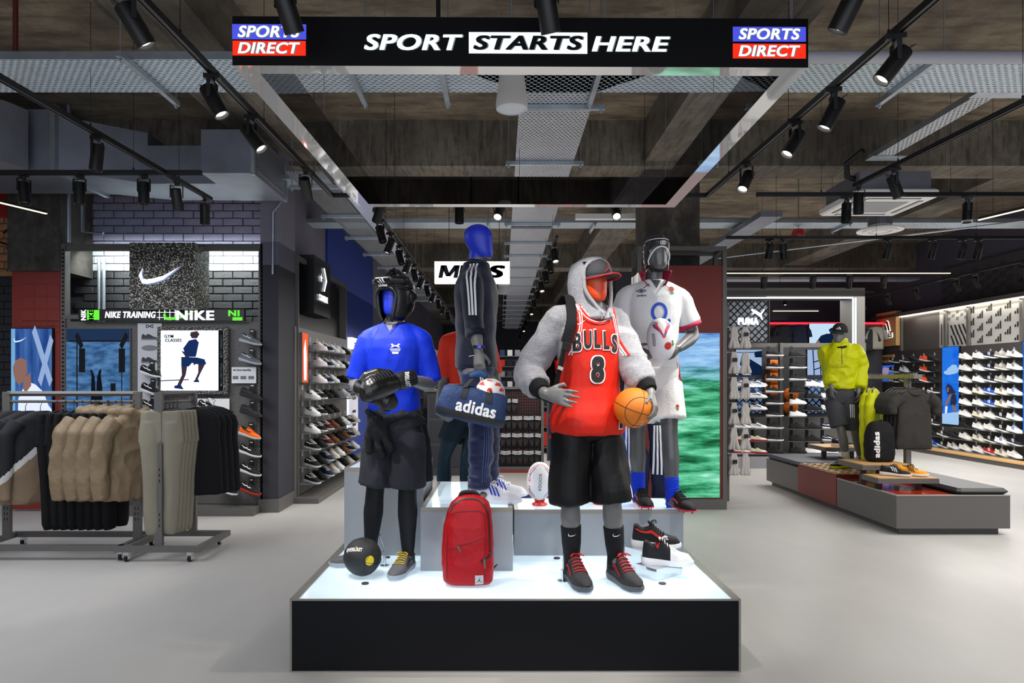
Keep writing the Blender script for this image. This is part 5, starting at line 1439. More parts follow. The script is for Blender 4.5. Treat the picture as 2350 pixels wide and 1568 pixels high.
# three sleeve stripes, laid along the outer arm
for k in (-1, 0, 1):
    pts = []
    for i in range(13):
        t = i/12; c = Vector((0, 0, 0)); a0 = m2.P(-.06, 0, 1.60)
        q = [m2.P(-.07, .0, 1.615), m2.P(-.13, 0, 1.59), shA+V(0, -.06, .0), shA.lerp(elA, .5)+V(0, -.07, 0), shA.lerp(elA, .97)+V(0, -.07, 0)]
        pp = smoothpts([tuple(x) for x in q], 3); pts = [Vector(x)+V(.0215*k, 0, 0) for x in pp]
    band(m2, 'sleeve_stripe', WHT, pts, .013, j2, j2, .003)
project(poly_mesh([[(-.02, -.003), (.02, .0), (.02, .004), (-.02, .001)]]), at(1074, 809, 3.9), (1, 0, .1), (0, 0, 1), j2, 'small_print', WHT, j2)
MB().tube([tuple(at(1112, 735, 4.41)), tuple(at(1113, 810, 4.41))], .0025, 5).build('pocket_zip', mat('zip_dark', '0c0e18', .4), j2)
cl2 = MB().tube([m2.P(0, 0, 1.60), m2.P(0, .01, 1.66)], [.074, .068], 20, 'flat'); remesh(cl2, 'stand_collar', nv, .007, 2, j2)
pm = clothmat('navy_pant', '182246', .12, 160, .5, .2)
pf = wrinkle(.012, (3, 3, 16), lambda p: max(0, min(1, (1.4-p.z)/.2)))
p2_ = shorts(m2, l2, 'track_pants', pm, 1.0, (1.0, 1.0), .02, 0, rr=(.098, .10, .09, .08, .078, .08, .074, .07), wr=.004, wf=7, seed=12, fold=pf)
for k in (-1, 0, 1):
    pts = [l2[0][0]+V(.065+.018*k, -.1, .05), l2[0][0].lerp(l2[0][1], .5)+V(.05+.018*k, -.1, 0), l2[0][1]+V(.04+.018*k, -.09, 0), l2[0][1].lerp(l2[0][2], .9)+V(.035+.018*k, -.07, 0)]
    band(m2, 'leg_stripe', WHT if k > -9 else nv, pts[:2], .009, p2_, p2_, .003)
    band(m2, 'leg_stripe', mat('stripe_dim', '3c4c78', .6), pts[1:], .006, p2_, p2_, .003)
wt = MB().tube([wrA+V(0, 0, .018), wrA+V(0, 0, .034)], [.037, .037], 18).build('watch', mat('watch_black', '121218', .4), m2.t, 50)
MB().box(wrA+V(.008, -.038, .026), (.026, .01, .026), None, .004).build('watch_face', mat('watch_screen', '3438a0', .2, emit=.5), wt)
fb = ('low', 'e4e4ea', 'e8e8f0', 'f0f0f4', '1c3fc0', 'stripes')
shoe_part(m2.t, (l2[0][2].x+.06, l2[0][2].y-.01, .80), (1, -.12), fb, sc=1.1)
shoe_part(m2.t, (l2[1][2].x+.05, l2[1][2].y+.0, .80), (1, -.05), fb, sc=1.1)
rod(m2, [(at(1075, 1110, 4.5).x, 4.5, .95), (at(1075, 1110, 4.5).x, 4.5, .86)], (at(1075, 1150, 4.5).x, 4.5, .80))

# duffel bag held in his hand
db = thing('duffel_bag', 'navy duffel bag with black base held by the tracksuit mannequin', 'bag', (0, 0, 0))
D_ = 4.2
tl, trr, br, bl = at(1024, 880, D_), at(1165, 905, D_), at(1153, 985, D_), at(998, 950, D_)
bw_ = .13
def quadp(u, v, w): # u 0..1 left-right, v 0..1 bottom-top
    p = bl.lerp(br, u).lerp(tl.lerp(trr, u), v); return p+V(0, w, 0)
mb = MB(); rs = []
for i in range(13):
    u = i/12; e = 1-(abs(u-.5)*2)**6*.16; r = []
    for q in range(24):
        a = q*2*PI/24; c_, s_ = math.cos(a), math.sin(a)
        vv = .5+.5*e*(abs(s_)**.55)*(1 if s_ > 0 else -1); ww = bw_*e*(abs(c_)**.55)*(1 if c_ > 0 else -1)
        r.append(quadp(u, vv, ww-(.0)))
    rs.append(r)
mb.rings(rs)
dn = clothmat('duffel_navy', '2a3c62', .3, 50, .7)
dbo = remesh(mb, 'bag_body', dn, .009, 3, db, .006, 7, seed=15)
nb_ = quadp(.5, .5, -.5); rv = (br-bl).normalized(); uv = V(0, 0, 1)
uv = (uv-rv*uv.dot(rv)).normalized()
project(textfit('adidas', .245, .078, 0, .03, .015), quadp(.57, .46, -.5), rv, uv, dbo, 'lettering', WHT, dbo, .003, .7)
L_ = (br-bl).length
project(poly_mesh([[(-L_/2+.01, -.018), (L_/2-.01, -.018), (L_/2-.01, .022), (-L_/2+.01, .022)]], .012), quadp(.5, .17, -.5), rv, uv, dbo, 'base_band', mat('duffel_black', '26262a', .7), dbo, .002, .7)
for u in (.33, .73):
    t0 = quadp(u, .99, -.10); t1 = quadp(u, 1.03, -.075); top = at(1099 + (-8 if u < .5 else 8), 862, D_+.02); s_ = -.25 if u < .5 else .18
    project(poly_mesh([[(-.019, -.02), (.019, -.02), (.019-s_*.06, .085), (-.019-s_*.06, .085)]], .012), quadp(u, .76, -.5), rv, uv, dbo, 'handle_webbing', mat('duffel_strap', '1c1c1f', .7), dbo, .004, .7)
    MB().tube(smoothpts([tuple(t0), tuple(t1), tuple(t1.lerp(top, .5)+V(0, 0, .0)), tuple(top)], 4), .019, 8, 'flat', .16, up=(0, 1, 0)).build('handle', mat('duffel_strap', '1c1c1f', .7), db, True)
MB().tube([tuple(at(1084, 862, D_)), tuple(at(1100, 856, D_)), tuple(at(1113, 862, D_))], [.02, .024, .02], 10, 'round').build('handle_wrap', clothmat('duffel_navy2', '33507c', .3), db, True)
MB().tube([tuple(quadp(.03, .98, -.02)), tuple(quadp(.2, 1.03, -.03)), tuple(quadp(.5, 1.03, -.03))], .004, 6).build('zip', M_BLACK, db)
fbl = thing('football', 'white and red football poking out of the navy duffel bag', 'ball', quadp(.72, .93, .0)+V(0, 0, .0))
MB().sphere((0, 0, 0), .095, 32).build('cover', mat('football_white', 'e4e2e0', .4), fbl, True)
for px_, pz_ in ((-.05, .06), (.05, .055), (0, .02), (-.075, .02), (.075, .02), (.0, .085)):
    project(poly_mesh([[(px_-.02, pz_-.004), (px_+.02, pz_-.012), (px_+.012, pz_+.014), (px_-.01, pz_+.016)]], .01), V(0, -.4, 0), (1, 0, 0), (0, 0, 1), fbl.children[0], 'panel_print', mat('ball_red'), fbl.children[0], .001)

# ================================================================= orange shirt mannequin behind
m5 = Man('running_mannequin', 'grey mannequin in orange red T-shirt, shorts and tights behind the duffel bag', -.285, 5.75, .40, 1.0, .25, .3, (-.27, 5.72, 2.06), up=.03)
shA, shB = m5.P(-.172, 0, 1.50), m5.P(.172, 0, 1.50)
elA, wrA = at(1018, 878, 5.74), at(1006, 945, 5.6); elB, wrB = m5.P(.25, 0, 1.2), m5.P(.24, .12, .98)
a5 = [(shA, elA, wrA), (shB, elB, wrB)]
l5 = [(m5.P(-.09, 0, .88), at(1020, 1050, 5.7), at(1018, 1160, 5.75)), (m5.P(.09, 0, .88), at(1072, 1050, 5.65), at(1072, 1160, 5.7))]
m5.body(a5, l5, [(wrA, (.9, -.2, -.6), (.2, 1, 0), .4, 1, .9), (wrB, (0, -.2, -1), (-1, 0, 0), .3, -1, 1)], SK, M_HORA, vox=.009)
shirt(m5, a5, 'tshirt', clothmat('orange_red_tee', 'd8321a', .15, 120, .6), .97, 1.585, .012, .42, .003, wr=.004, wf=8, armr=(.068, .068, .066, .062, .06, .06, .06), seed=14)
lg = MB()
for h, k, a in l5: m5.leg(lg, h, k, a, ex=.004, to=.98)
remesh(lg, 'tights', clothmat('teal_tights', '1c3340', .1, 120, .5), .009, 3, m5.t)
shorts(m5, l5, 'shorts', clothmat('dark_teal_short', '1a2832', .15), 1.03, (.30, .30), .012, 0, rr=(.1, .102, .102, .1, .1, .1, .1, .1))
for g in l5: shoe_part(m5.t, (g[2].x, g[2].y-.04, .4), (.15, -1), ('run', '2a2a30', 'd8d8d8', '303030', 'd8d8d8', 'none'), False)

# ================================================================= yellow jacket mannequin on the bench
m6 = Man('running_jacket_mannequin', 'grey mannequin in bright yellow jacket, grey shorts and black cap on the right bench', 4.44, 8.9, .475, 1.0, -.35, -.95, (4.42, 8.86, 2.10), up=.02)
shA, shB = m6.P(-.175, 0, 1.50), m6.P(.175, 0, 1.50)
elA, wrA = at(1903, 840, 9.0), at(1908, 890, 8.8); elB, wrB = at(1975, 842, 8.9), at(1970, 900, 8.75)
a6 = [(shA, elA, wrA), (shB, elB, wrB)]
l6 = [(m6.P(-.09, 0, .88), at(1931, 990, 8.8), at(1942, 1052, 8.85)), (m6.P(.09, 0, .88), at(1962, 988, 8.85), at(1978, 1058, 9.0))]
m6.body(a6, l6, [(wrA, (0, -.1, -1), (1, 0, 0), .4, 1, 1), (wrB, (-.05, -.1, -1), (-1, .2, 0), .45, -1, 1)], SK, SK, vox=.009)
yj = clothmat('acid_yellow', 'c8cc00', .35, 50, .5)
j6 = shirt(m6, a6, 'jacket', yj, 1.03, 1.60, .04, (.9, .9), .012, wr=.016, wf=8, armr=(.078, .082, .08, .076, .076, .074, .06), seed=21)
cl_ = MB().tube([m6.P(0, -.01, 1.58), m6.P(0, .0, 1.66)], [.10, .085], 20, 'flat'); remesh(cl_, 'hood_collar', yj, .009, 2, j6, .006, 9)
ribbon(m6, [(.0, 2.02), (.0, 1.9), (.005, 1.82)], .006, j6, 'zip', M_BLACK, j6)
ribbon(m6, [(-.11, 1.785), (-.02, 1.78), (.06, 1.785)], .004, j6, 'pocket_seam', mat('seam_olive', '7c8000', .7), j6)
s6 = shorts(m6, l6, 'shorts', clothmat('grey_short', '45464a', .2, 80), 1.06, (.42, .44), .02, 0, rr=(.108, .11, .112, .115, .116, .11, .1, .1), seed=22)
for k in (-1, 0, 1): ribbon(m6, [(.125+.022*k, 1.30), (.13+.02*k, 1.13)], .010, s6, 'side_stripe', WHT, s6)
for g in l6:
    mb = sock_mb(g, .10, (.052, .048, .044, .043), .08); remesh(mb, 'sock', clothmat('white_sock', 'd8d2c8', .3), .007, 1, m6.t)
ys_ = ('run', '17181c', 'c8d000', '2a2a2e', 'b8b8c0', 'stripes')
shoe_part(m6.t, (l6[0][2].x-.05, l6[0][2].y-.02, .475), (-.95, -.3), ys_)
shoe_part(m6.t, (l6[1][2].x-.03, l6[1][2].y-.06, .475), (-.75, -.6), ys_)
H0, hl, hf = m6.head, m6.hl, m6.hf
cp = MB(); rs = []
for z, k in ((.13, 1.0), (.17, 1.03), (.21, .95), (.24, .72), (.258, .35), (.262, .1)):
    rs.append([H0+hl*.085*k*math.cos(i*2*PI/24)+hf*(.0+.112*k*math.sin(i*2*PI/24))+V(0, 0, z) for i in range(24)])
cp.rings(rs); c6 = cp.build('cap', mat('cap_black', '1c1c1e', .8), m6.t, True)
pk = MB().rings([[H0+hl*w*math.cos(t)+hf*(.05+r*math.sin(t))+V(0, 0, z-.02*math.cos(t)**2) for t in [PI*i/16 for i in range(17)]] for w, r, z in ((.07, .05, .148), (.075, .13, .145), (.078, .15, .125), (.07, .05, .13))], (False, False), False)
pk.build('peak', mat('cap_black'), c6, True)
project(poly_mesh(bars(.05, .035)), H0+hf*.5+hl*.03+V(0, 0, .185), hl, (0, 0, 1), c6, 'three_bar_logo', WHT, c6)
MB().tube([H0+hl*.09*math.cos(t)+hf*(.0+.09*math.sin(t))+V(0, 0, -.05-.02*math.sin(t)) for t in [i*2*PI/24 for i in range(25)]], .018, 8).build('headphones', M_BLACK, m6.t, True)

# ================================================================= loose things on the platform
rbp = thing('backpack', 'red backpack with black zips standing at the front of the platform', 'backpack', (0, 0, 0))
c = at(1075, 1255, 4.05); W2, H2 = .30, .50
mb = MB(); rs = []
for z, w, d, sh_x in ((0, .125, .06, 0), (.02, .145, .085, 0), (.10, .152, .095, -.002), (.22, .153, .095, -.004), (.34, .145, .085, 0), (.42, .132, .072, .004), (.47, .112, .06, .008), (.505, .075, .045, .01), (.52, .035, .025, .01)):
    r = []
    for i in range(32):
        t = i*2*PI/32; a_, b_ = math.cos(t), math.sin(t); r.append(V(c.x+sh_x+w*(abs(a_)**.6)*(1 if a_ > 0 else -1), 4.03+.08*z+d*(abs(b_)**.7)*(1 if b_ > 0 else -1), PZ+.004+z))
    rs.append(r)
mb.rings(rs)
rc = clothmat('red_pack_fabric', '9c0814', .12, 45, .45)
rbo = remesh(mb, 'bag_body', rc, .006, 2, rbp, .003, 9, seed=30)
cc = V(c.x, 0, 0); zk = mat('zip_black', '17171a', .5)
def rbz(pts, w, nm='zip', mm=zk, off=.003):
    pts = smoothpts(pts, 5); polys = []
    vs = []
    for i, p in enumerate(pts):
        a, b = pts[max(i-1, 0)], pts[min(i+1, len(pts)-1)]; dx, dy = b[0]-a[0], b[1]-a[1]; L_ = math.hypot(dx, dy) or 1
        vs.append(((p[0]-dy/L_*w/2, p[1]+dx/L_*w/2), (p[0]+dy/L_*w/2, p[1]-dx/L_*w/2)))
    project(poly_mesh([[a[0], a[1], b[1], b[0]] for a, b in zip(vs, vs[1:])]), V(c.x, 3.0, PZ), (1, 0, 0), (0, 0, 1), rbo, nm, mm, rbo, off, 1.6)
rbz([(-.105, .43), (-.08, .475), (-.02, .503), (.05, .50), (.095, .465), (.118, .41), (.128, .3), (.132, .2)], .008)
rbz([(-.11, .215), (-.03, .245), (.05, .27), (.10, .285)], .004, 'seam', mat('seam_darkred', '5c060e', .7))
rbz([(-.095, .41), (-.07, .43), (.06, .437), (.1, .41)], .0045, 'seam', mat('seam_darkred'))
rbz([(.1, .41), (.105, .3), (.102, .2), (.1, .05)], .004, 'seam', mat('seam_darkred'))
rbz([(-.12, .3), (-.125, .18), (-.12, .04)], .004, 'seam', mat('seam_darkred'))
rbz([(.075, .155), (.105, .165), (.148, .195)], .014)
MB().tube([(c.x-.055, 3.93, PZ+.24), (c.x-.04, 3.925, PZ+.215)], .006, 8, 'round').build('zip_pull', mat('pull_grey', '55524a', .6), rbp, True)
MB().tube([(c.x+.098, 3.93, PZ+.165), (c.x+.1, 3.925, PZ+.12)], .006, 8, 'round').build('zip_pull', mat('pull_grey'), rbp, True)
MB().tube(smoothpts([(c.x-.05, 4.06, PZ+.495), (c.x-.035, 4.05, PZ+.535), (c.x+.04, 4.05, PZ+.535), (c.x+.07, 4.06, PZ+.49)], 4), .014, 8, 'flat', .3).build('carry_handle', zk, rbp, True)
MB().tube([(c.x+.13, 4.1, PZ+.05), (c.x+.165, 4.09, PZ+.09)], .012, 8, 'round', .4).build('strap_end', zk, rbp, True)
project(poly_mesh([[(-.024, -.028), (.024, -.028), (.024, .028), (-.024, .028)]], .01), V(c.x+.068, 3, PZ+.045), (1, 0, 0), (0, 0, 1), rbo, 'logo_patch', mat('patch_grey', 'b4b4b8', .6), rbo, .003, 1.6)
project(poly_mesh(jump(.035, .036)), V(c.x+.068, 3, PZ+.043), (1, 0, 0), (0, 0, 1), rbo, 'jumping_figure_logo', PBLK, rbo, .005, 1.6)
mbp = at(829, 1265, 4.16)
md = thing('medicine_ball', 'black medicine ball with yellow round badge at the left of the platform', 'ball', (mbp.x, 4.2, PZ+.115))
MB().sphere((0, 0, 0), .115, 40).build('cover', mat('rubber_black', '17181a', .55, bump=.3, bscale=400), md, True)
mbc = md.children[0]
ball_lines((0, 0, 0), .115, mat('groove_dark', '0a0a0b', .6), (.3, .2, 1.2), md, 'groove')
project(poly_mesh([ell(0, 0, .023, .03, 20)], .01), V(.062, -.4, .0), V(1, 0, 0), (0, 0, 1), mbc, 'badge', mat('badge_yellow', 'd8c010', .5), mbc, .001)
project(textfit('EVERLAST', .1, .024, 0, .05, .01), V(-.015, -.33, .24), V(1, 0, -.1), V(0, .58, .81), mbc, 'lettering', WHT, mbc, .001)
project(poly_mesh([[(-.025, .012), (0, -.0), (.03, .012), (.0, .022)]]), V(-.02, -.4, .06), (1, 0, 0), (0, 0, 1), mbc, 'badge', mat('badge_yellow'), mbc, .001)
# mirrored display steps with high tops
ds = thing('display_block', 'mirror finished two step display block at the right of the platform', 'display stand', (0, 0, 0))
def mblock(x, y, z, w, d, h, nm):
    o = MB().box((0, 0, h/2), (w, d, h)).build(nm, mat('mirror_acrylic', 'd8dce0', .05, .9), ds); o.location = (x, y, z); o.rotation_euler.z = .62
q1, q2 = at(1480, 1283, 4.38), at(1512, 1300, 4.22)
mblock(q2.x, 4.22, PZ+.002, .235, .17, .065, 'lower_step')
mblock(q1.x, 4.40, PZ+.002, .20, .15, .125, 'upper_step')
ht = ('mid', '1c1c20', 'e8e8ec', 'e4e2e0', 'c8281e', 'toe')
shoe_thing('black and red high top with white toe on the lower mirror step', 'high tops on the mirror steps', (q2.x+.0, 4.2, PZ+.067), (.97, -.2), ('mid', '1c1c20', 'e8e8ec', 'e4e2e0', 'c8281e', 'jump'), True, scale=1.0, name='high_top')
shoe_thing('black and red high top on the upper mirror step behind its pair', 'high tops on the mirror steps', (q1.x+.03, 4.40, PZ+.127), (.97, -.2), ('mid', '1c1c20', 'e8e8ec', '1a1a1a', 'c22a21', 'form'), True, scale=1.0, name='high_top')
# padded navy jacket folded behind the rugby balls
fj = MB()
for i in range(5): fj.tube([(.13+.0*i, 5.22, .46+.055*i), (.6, 5.22, .45+.055*i)], .05, 12, 'round')
jo = remesh(fj, 'folded_jacket', clothmat('navy_puffer', '1c2c5c', .3, 40, .5), .01, 2, None, .008, 9); tag(jo, 'quilted navy jacket folded behind the white rugby ball', 'jacket')
# striped navy track pants shown behind the basketball
for i, (px0, c_) in enumerate(((1436, '1c46c0'), (1452, '161c38'), (1500, '161c38'))):
    d = 5.3; a0, a1 = at(px0, 970, d), at(px0+(12 if i < 2 else 18), 1150, d)
    t = thing('track_pants', ('bright blue striped track trousers behind the orange basketball', 'navy striped track trousers behind the orange basketball', 'navy striped track trousers between the rugby mannequin legs')[i], 'trousers', (0, 0, 0), 0, 'striped track trousers')
    mb = MB().tube([tuple(a0), tuple(a0.lerp(a1, .5)+V(.03, 0, 0)), tuple(a1)], [.05, .085, .075], 14, 'flat', .6)
    o = remesh(mb, 'leg', clothmat('track_%d' % i, c_, .15, 120, .6), .008, 2, t, .006, 8)
    for k in (-1, 0, 1): project(poly_mesh([[(.03*k-.007, -.38), (.03*k+.007, -.38), (.022*k+.007, .0), (.022*k-.007, 0)]], .02), a0+V(.02, -.6, -.02), (1, 0, 0), (-.0, 0, 1), o, 'side_stripe', WHT, o, .003)
# ---------------------------------------------------------------- flat pictures (posters, screens) in layers on a board
def board(name, label, cat, c, right, up, w, h, back, layers, parent=None, group=None, thick=.05, framem=None):
    """c centre of the face; layers = [(polys in -.5...5 units, material)]"""
    c = Vector(c); n = Vector(right).cross(Vector(up)).normalized()
    if parent is None: t = thing(name, label, cat, (0, 0, 0), 0, group)
    else: t = parent
    M = plane_M(c, right, up)
    MB().box((0, 0, -thick/2-.001), (w+.02, h+.02, thick)).build('frame', framem or M_BLACK, t).matrix_local = M
    o = place(poly_mesh([[(-w/2, -h/2), (w/2, -h/2), (w/2, h/2), (-w/2, h/2)]]), c+n*.001, right, up, 'screen_face', back, t)
    for i, L_ in enumerate(layers):
        polys, m = L_[0], L_[1]
        place(poly_mesh([[(x*w, y*h) for x, y in p] for p in polys]), c+n*(.002+.001*i), right, up, L_[2] if len(L_) > 2 else 'picture', m, o)
    return t
def seg(a, b, t0, t1, asp=1):
    dx, dy = b[0]-a[0], (b[1]-a[1])/asp; L_ = math.hypot(dx, dy) or 1; nx, ny = -dy/L_, dx/L_*asp
    return [(a[0]+nx*t0, a[1]+ny*t0), (a[0]-nx*t0, a[1]-ny*t0), (b[0]-nx*t1, b[1]-ny*t1), (b[0]+nx*t1, b[1]+ny*t1)]
def txt_on(parent, s, c, right, up, w, h, m, shear=0, bold=.04, name='lettering'):
    return place(textfit(s, w, h, shear, bold), c, right, up, name, m, parent)
FR, UP = (1, 0, 0), (0, 0, 1)
def pz(y, d): return CH-(y-CY)*d/F
def pxx(x, d): return (x-CX)*d/F

# ================================================================= training bay
D1 = 8.32
bay = thing('training_bay', 'grey slotted wall bay with sports trainers, posters and a speckled logo sign', 'wall bay', (0, 0, 0))
xa, xb = pxx(148, D1), pxx(600, D1)
for x0 in (xa-.03, xb-.03): 
    u_ = MB().bb(x0, x0+.05, D1-.02, D1+.08, .0, 3.28).build('upright', M_GREY, bay)
    sl = MB()
    for k in range(60): sl.bb(x0+.012, x0+.038, D1-.0215, D1-.0195, .3+k*.049, .325+k*.049)
    tag(sl.build('slot', M_BLACK, u_), kind='stuff')
MB().bb(xa, xb, D1, D1+.06, 3.2, 3.28).bb(xa, xb, D1-.01, D1+.3, 3.262, 3.28).build('top_rail', M_GREY, bay)
MB().bb(xa+.05, xb-.05, D1+.06, D1+.3, 3.262, 3.28).build('canopy', M_GREY, bay)
MB().bb(xa+.06, xb-.06, 8.5, 8.56, 3.245, 3.262).build('led_strip', glow('strip_cool', 'eafff8', 7), bay)
area('bay_strip_light', ((xa+xb)/2, 8.6, 3.23), (.75, 0, 0), 2.2, .08, 34, (.92, 1, .97))
MB().bb(xa+.02, xb-.02, D1+.01, D1+.05, .10, 2.33).build('back_panel', M_GREY, bay)
MB().bb(xa-.02, xb-.0, D1-.28, D1+.06, .0, .09).build('plinth', M_GREY, bay)
MB().cyl((xa+.2, 8.8, 2.3), (xa+.2, 8.8, 3.2), .022, n=10).build('conduit', M_ZINC, bay)
MB().cyl((xa+.14, 8.8, 2.3), (xa+.14, 8.8, 3.2), .022, n=10).build('conduit', M_ZINC, bay)
MB().bb(xa+.0, xa+.3, D1-.03, D1+.02, 2.36, 2.41).build('bracket', M_GREY, bay)
ph = MB()
for i in range(34):
    for k in range(40):
        x_ = xa+.1+i*.068; z_ = .2+k*.054
        if (i+k) % 2 == 0: ph.box((x_, D1+.0098, z_), (.008, .002, .008))
tag(ph.build('peg_hole', M_BLACK, bay), kind='stuff')
# speckled sign box
def speckle():
    m = mat('speckled_board', '1c1c1c', .7); nt = m.node_tree; b = nt.nodes['Principled BSDF']; L = nt.links.new
    tc = nt.nodes.new('ShaderNodeTexCoord'); v = nt.nodes.new('ShaderNodeTexNoise'); v.inputs['Scale'].default_value = 90; v.inputs['Detail'].default_value = 2
    L(tc.outputs['Object'], v.inputs['Vector']); r = nt.nodes.new('ShaderNodeMapRange'); r.inputs[1].default_value = .56; r.inputs[2].default_value = .6; L(v.outputs[0], r.inputs[0])
    x = nt.nodes.new('ShaderNodeMix'); x.data_type = 'RGBA'; x.inputs[6].default_value = srgb('201f1e'); x.inputs[7].default_value = srgb('d8d2c4'); L(r.outputs[0], x.inputs[0]); L(x.outputs[2], b.inputs['Base Color']); return m
sg_ = thing('logo_sign', 'square black speckled sign box with glowing white swoosh over the training bay', 'sign', (0, 0, 0))
d = 8.05; x0, x1, z0, z1 = pxx(297, d), pxx(447, d), pz(708, d), pz(557, d)
MB().bb(x0, x1, d, 8.45, z0, z1).build('box', speckle(), sg_)
me = poly_mesh(swoosh(pxx(415, d)-pxx(322, d), .2)); place(me, (pxx(368, d), d-.03, pz(633, d)), FR, UP, 'swoosh_logo', glow('sign_white', 'f4f8ff', 2.2), sg_)
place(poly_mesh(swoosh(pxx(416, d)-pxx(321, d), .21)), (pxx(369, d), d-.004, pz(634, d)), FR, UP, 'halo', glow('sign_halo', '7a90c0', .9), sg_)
# scrolling banner
bn = thing('led_banner', 'thin LED banner with white and green lettering over the training bay shelves', 'screen', (0, 0, 0))
d = 8.22; bx0, bx1 = pxx(180, d), pxx(560, d); bz0, bz1 = pz(736, d), pz(710, d)
MB().bb(bx0, bx1, d, d+.06, bz0, bz1).build('housing', mat('banner_black', '141210', .4), bn)
BW_, BG_ = glow('banner_white', 'f4f6ff', 1.4), glow('banner_green', '64e03c', 1.1)
def bt_(s, px0, px1, py0, py1, m, sh=.2): txt_on(bn, s, (pxx((px0+px1)/2, d), d-.004, pz((py0+py1)/2, d)), FR, UP, pxx(px1, d)-pxx(px0, d), pz(py0, d)-pz(py1, d), m, sh)
bt_('NIKE TRAINING', 241, 358, 715, 730, BW_)
bt_('NIKE', 404, 492, 713, 735, BW_, 0)
bt_('NI', 524, 550, 712, 726, BG_, 0)
place(poly_mesh([[(-.075, -.06), (.075, -.06), (.075, .06), (-.075, .06)]]), (pxx(214, d), d-.002, pz(723, d)), FR, UP, 'green_block', BG_, bn)
place(poly_mesh([[(-.06, -.02), (.06, -.02), (.06, .02), (-.06, .02)]]), (pxx(545, d), d-.002, pz(732, d)), FR, UP, 'green_block', BG_, bn)
place(poly_mesh(swoosh(.42, .13)), (pxx(414, d), d-.003, pz(723, d)), FR, UP, 'swoosh_logo', BG_, bn)
for x_, s_ in ((192, 'NIK'), (210, 'IKE')): txt_on(bn, s_, (pxx(x_, d), d-.0045, pz(723, d)), (0, 0, 1), (-1, 0, 0), .13, .06, BW_ if x_ < 200 else mat('led_dark'), 0)
for x_ in range(366, 404, 12): place(poly_mesh([[(-.004, -.06), (.004, -.06), (.004, .06), (-.004, .06)]]), (pxx(x_, d), d-.002, pz(723, d)), FR, UP, 'grid_line', BW_, bn)
for z_ in (717, 729): place(poly_mesh([[(-.12, -.003), (.12, -.003), (.12, .003), (-.12, .003)]]), (pxx(383, d), d-.002, pz(z_, d)), FR, UP, 'grid_line', BW_, bn)
# red panel with embossed squares
rp = thing('red_panel', 'oxide red wall panel with embossed squares at the far left', 'panel', (0, 0, 0))
rx0, rx1 = pxx(26, 8.35), pxx(148, 8.35)
MB().bb(rx0, rx1, 8.36, 8.42, .02, 3.02).build('board', M_RED, rp)
for i in range(3):
    for k in range(3): MB().box((rx0+.2+i*.157, 8.357, 2.72-k*.157), (.146, .008, .146), None, .003).build('tile', M_RED, rp)
for i in range(6):
    for k in range(2): MB().box((rx0+.16+i*.078, 8.357, 2.31-k*.078-.0), (.07, .008, .07), None, .003).build('tile', M_RED, rp)
def grad(name, c1, c2, c3, scale, stretch, st=1.0, rot=0):
    m = bpy.data.materials.new(name); m.use_nodes = True; nt = m.node_tree; nt.nodes.clear(); L = nt.links.new
    e = nt.nodes.new('ShaderNodeEmission'); o = nt.nodes.new('ShaderNodeOutputMaterial'); L(e.outputs[0], o.inputs[0]); e.inputs[1].default_value = st
    tc = nt.nodes.new('ShaderNodeTexCoord'); mp = nt.nodes.new('ShaderNodeMapping'); mp.inputs['Scale'].default_value = stretch; mp.inputs['Rotation'].default_value = (0, rot, 0); L(tc.outputs['Object'], mp.inputs[0])
    n = nt.nodes.new('ShaderNodeTexNoise'); n.inputs['Scale'].default_value = scale; n.inputs['Detail'].default_value = 5; L(mp.outputs[0], n.inputs['Vector'])
    r = nt.nodes.new('ShaderNodeValToRGB'); r.color_ramp.elements[0].position = .35; r.color_ramp.elements[0].color = srgb(c1); r.color_ramp.elements[1].position = .68; r.color_ramp.elements[1].color = srgb(c3)
    q = r.color_ramp.elements.new(.5); q.color = srgb(c2); L(n.outputs[0], r.inputs[0]); L(r.outputs[0], e.inputs[0]); m.diffuse_color = srgb(c2); return m
SKIN = glow('pic_skin', 'a87c70', .6); SKD = glow('pic_skin_dark', '5c4038', .55)
d = 8.33; c = (pxx(75, d), d-.02, pz(880, d)); w, h = pxx(122, d)-pxx(29, d), pz(755, d)-pz(1005, d)
PW, PB_, PD = glow('pic_white', 'dfe8fa', .95), grad('pic_blue_panel', '24488c', '3a62a8', '5078b8', 1.5, (9, 1, 1), .75), glow('pic_navy', '16264c', .6)
t = board('poster_screen', 'glowing blue poster of a bald athlete in a white T-shirt', 'poster', c, FR, UP, w, h, PB_, [
    ([seg((0.05, .5), (.48, -.0), .05, .05), seg((.5, .42), (.2, 0.0), .05, .05)], glow('pic_lightblue', '9ab4e0', .8)),
    ([[(-.5, .5), (-.5, -.5), (-.4, -.5), (-.4, .5)]], glow('pic_cyan', '78b0e0', .8)),
    ([[(-.32, -.14), (-.12, .02), (.1, -.01), (.3, -.08), (.42, -.2), (.5, -.24), (.5, -.36), (.36, -.3), (.3, -.32), (.1, -.34), (-.2, -.34), (-.33, -.3)]], PW),
    ([[(-.36, -.3), (-.24, -.3), (-.24, -.44), (-.32, -.5), (-.38, -.5)], [(.18, -.3), (.34, -.3), (.4, -.5), (.26, -.5)], [(-.2, .04), (-.02, .1), (.0, -.02), (-.14, -.09), (-.2, -.05)], [(-.45, .15), (-.38, .21), (-.26, .235), (-.12, .21), (-.1, .1), (-.18, .03), (-.3, -.02), (-.4, .03), (-.44, .09)]], SKIN),
    ([[(-.2, -.34), (.1, -.34), (.2, -.44), (-.1, -.5)]], PD),
    ([[(x*.33-.27, y*.05+.40) for x, y in p] for p in swoosh(1, 1)], PW)], None, None, .04)
d = 8.31; c = (pxx(226, d), d-.01, pz(880, d)); w, h = pxx(298, d)-pxx(153, d), pz(755, d)-pz(1005, d)
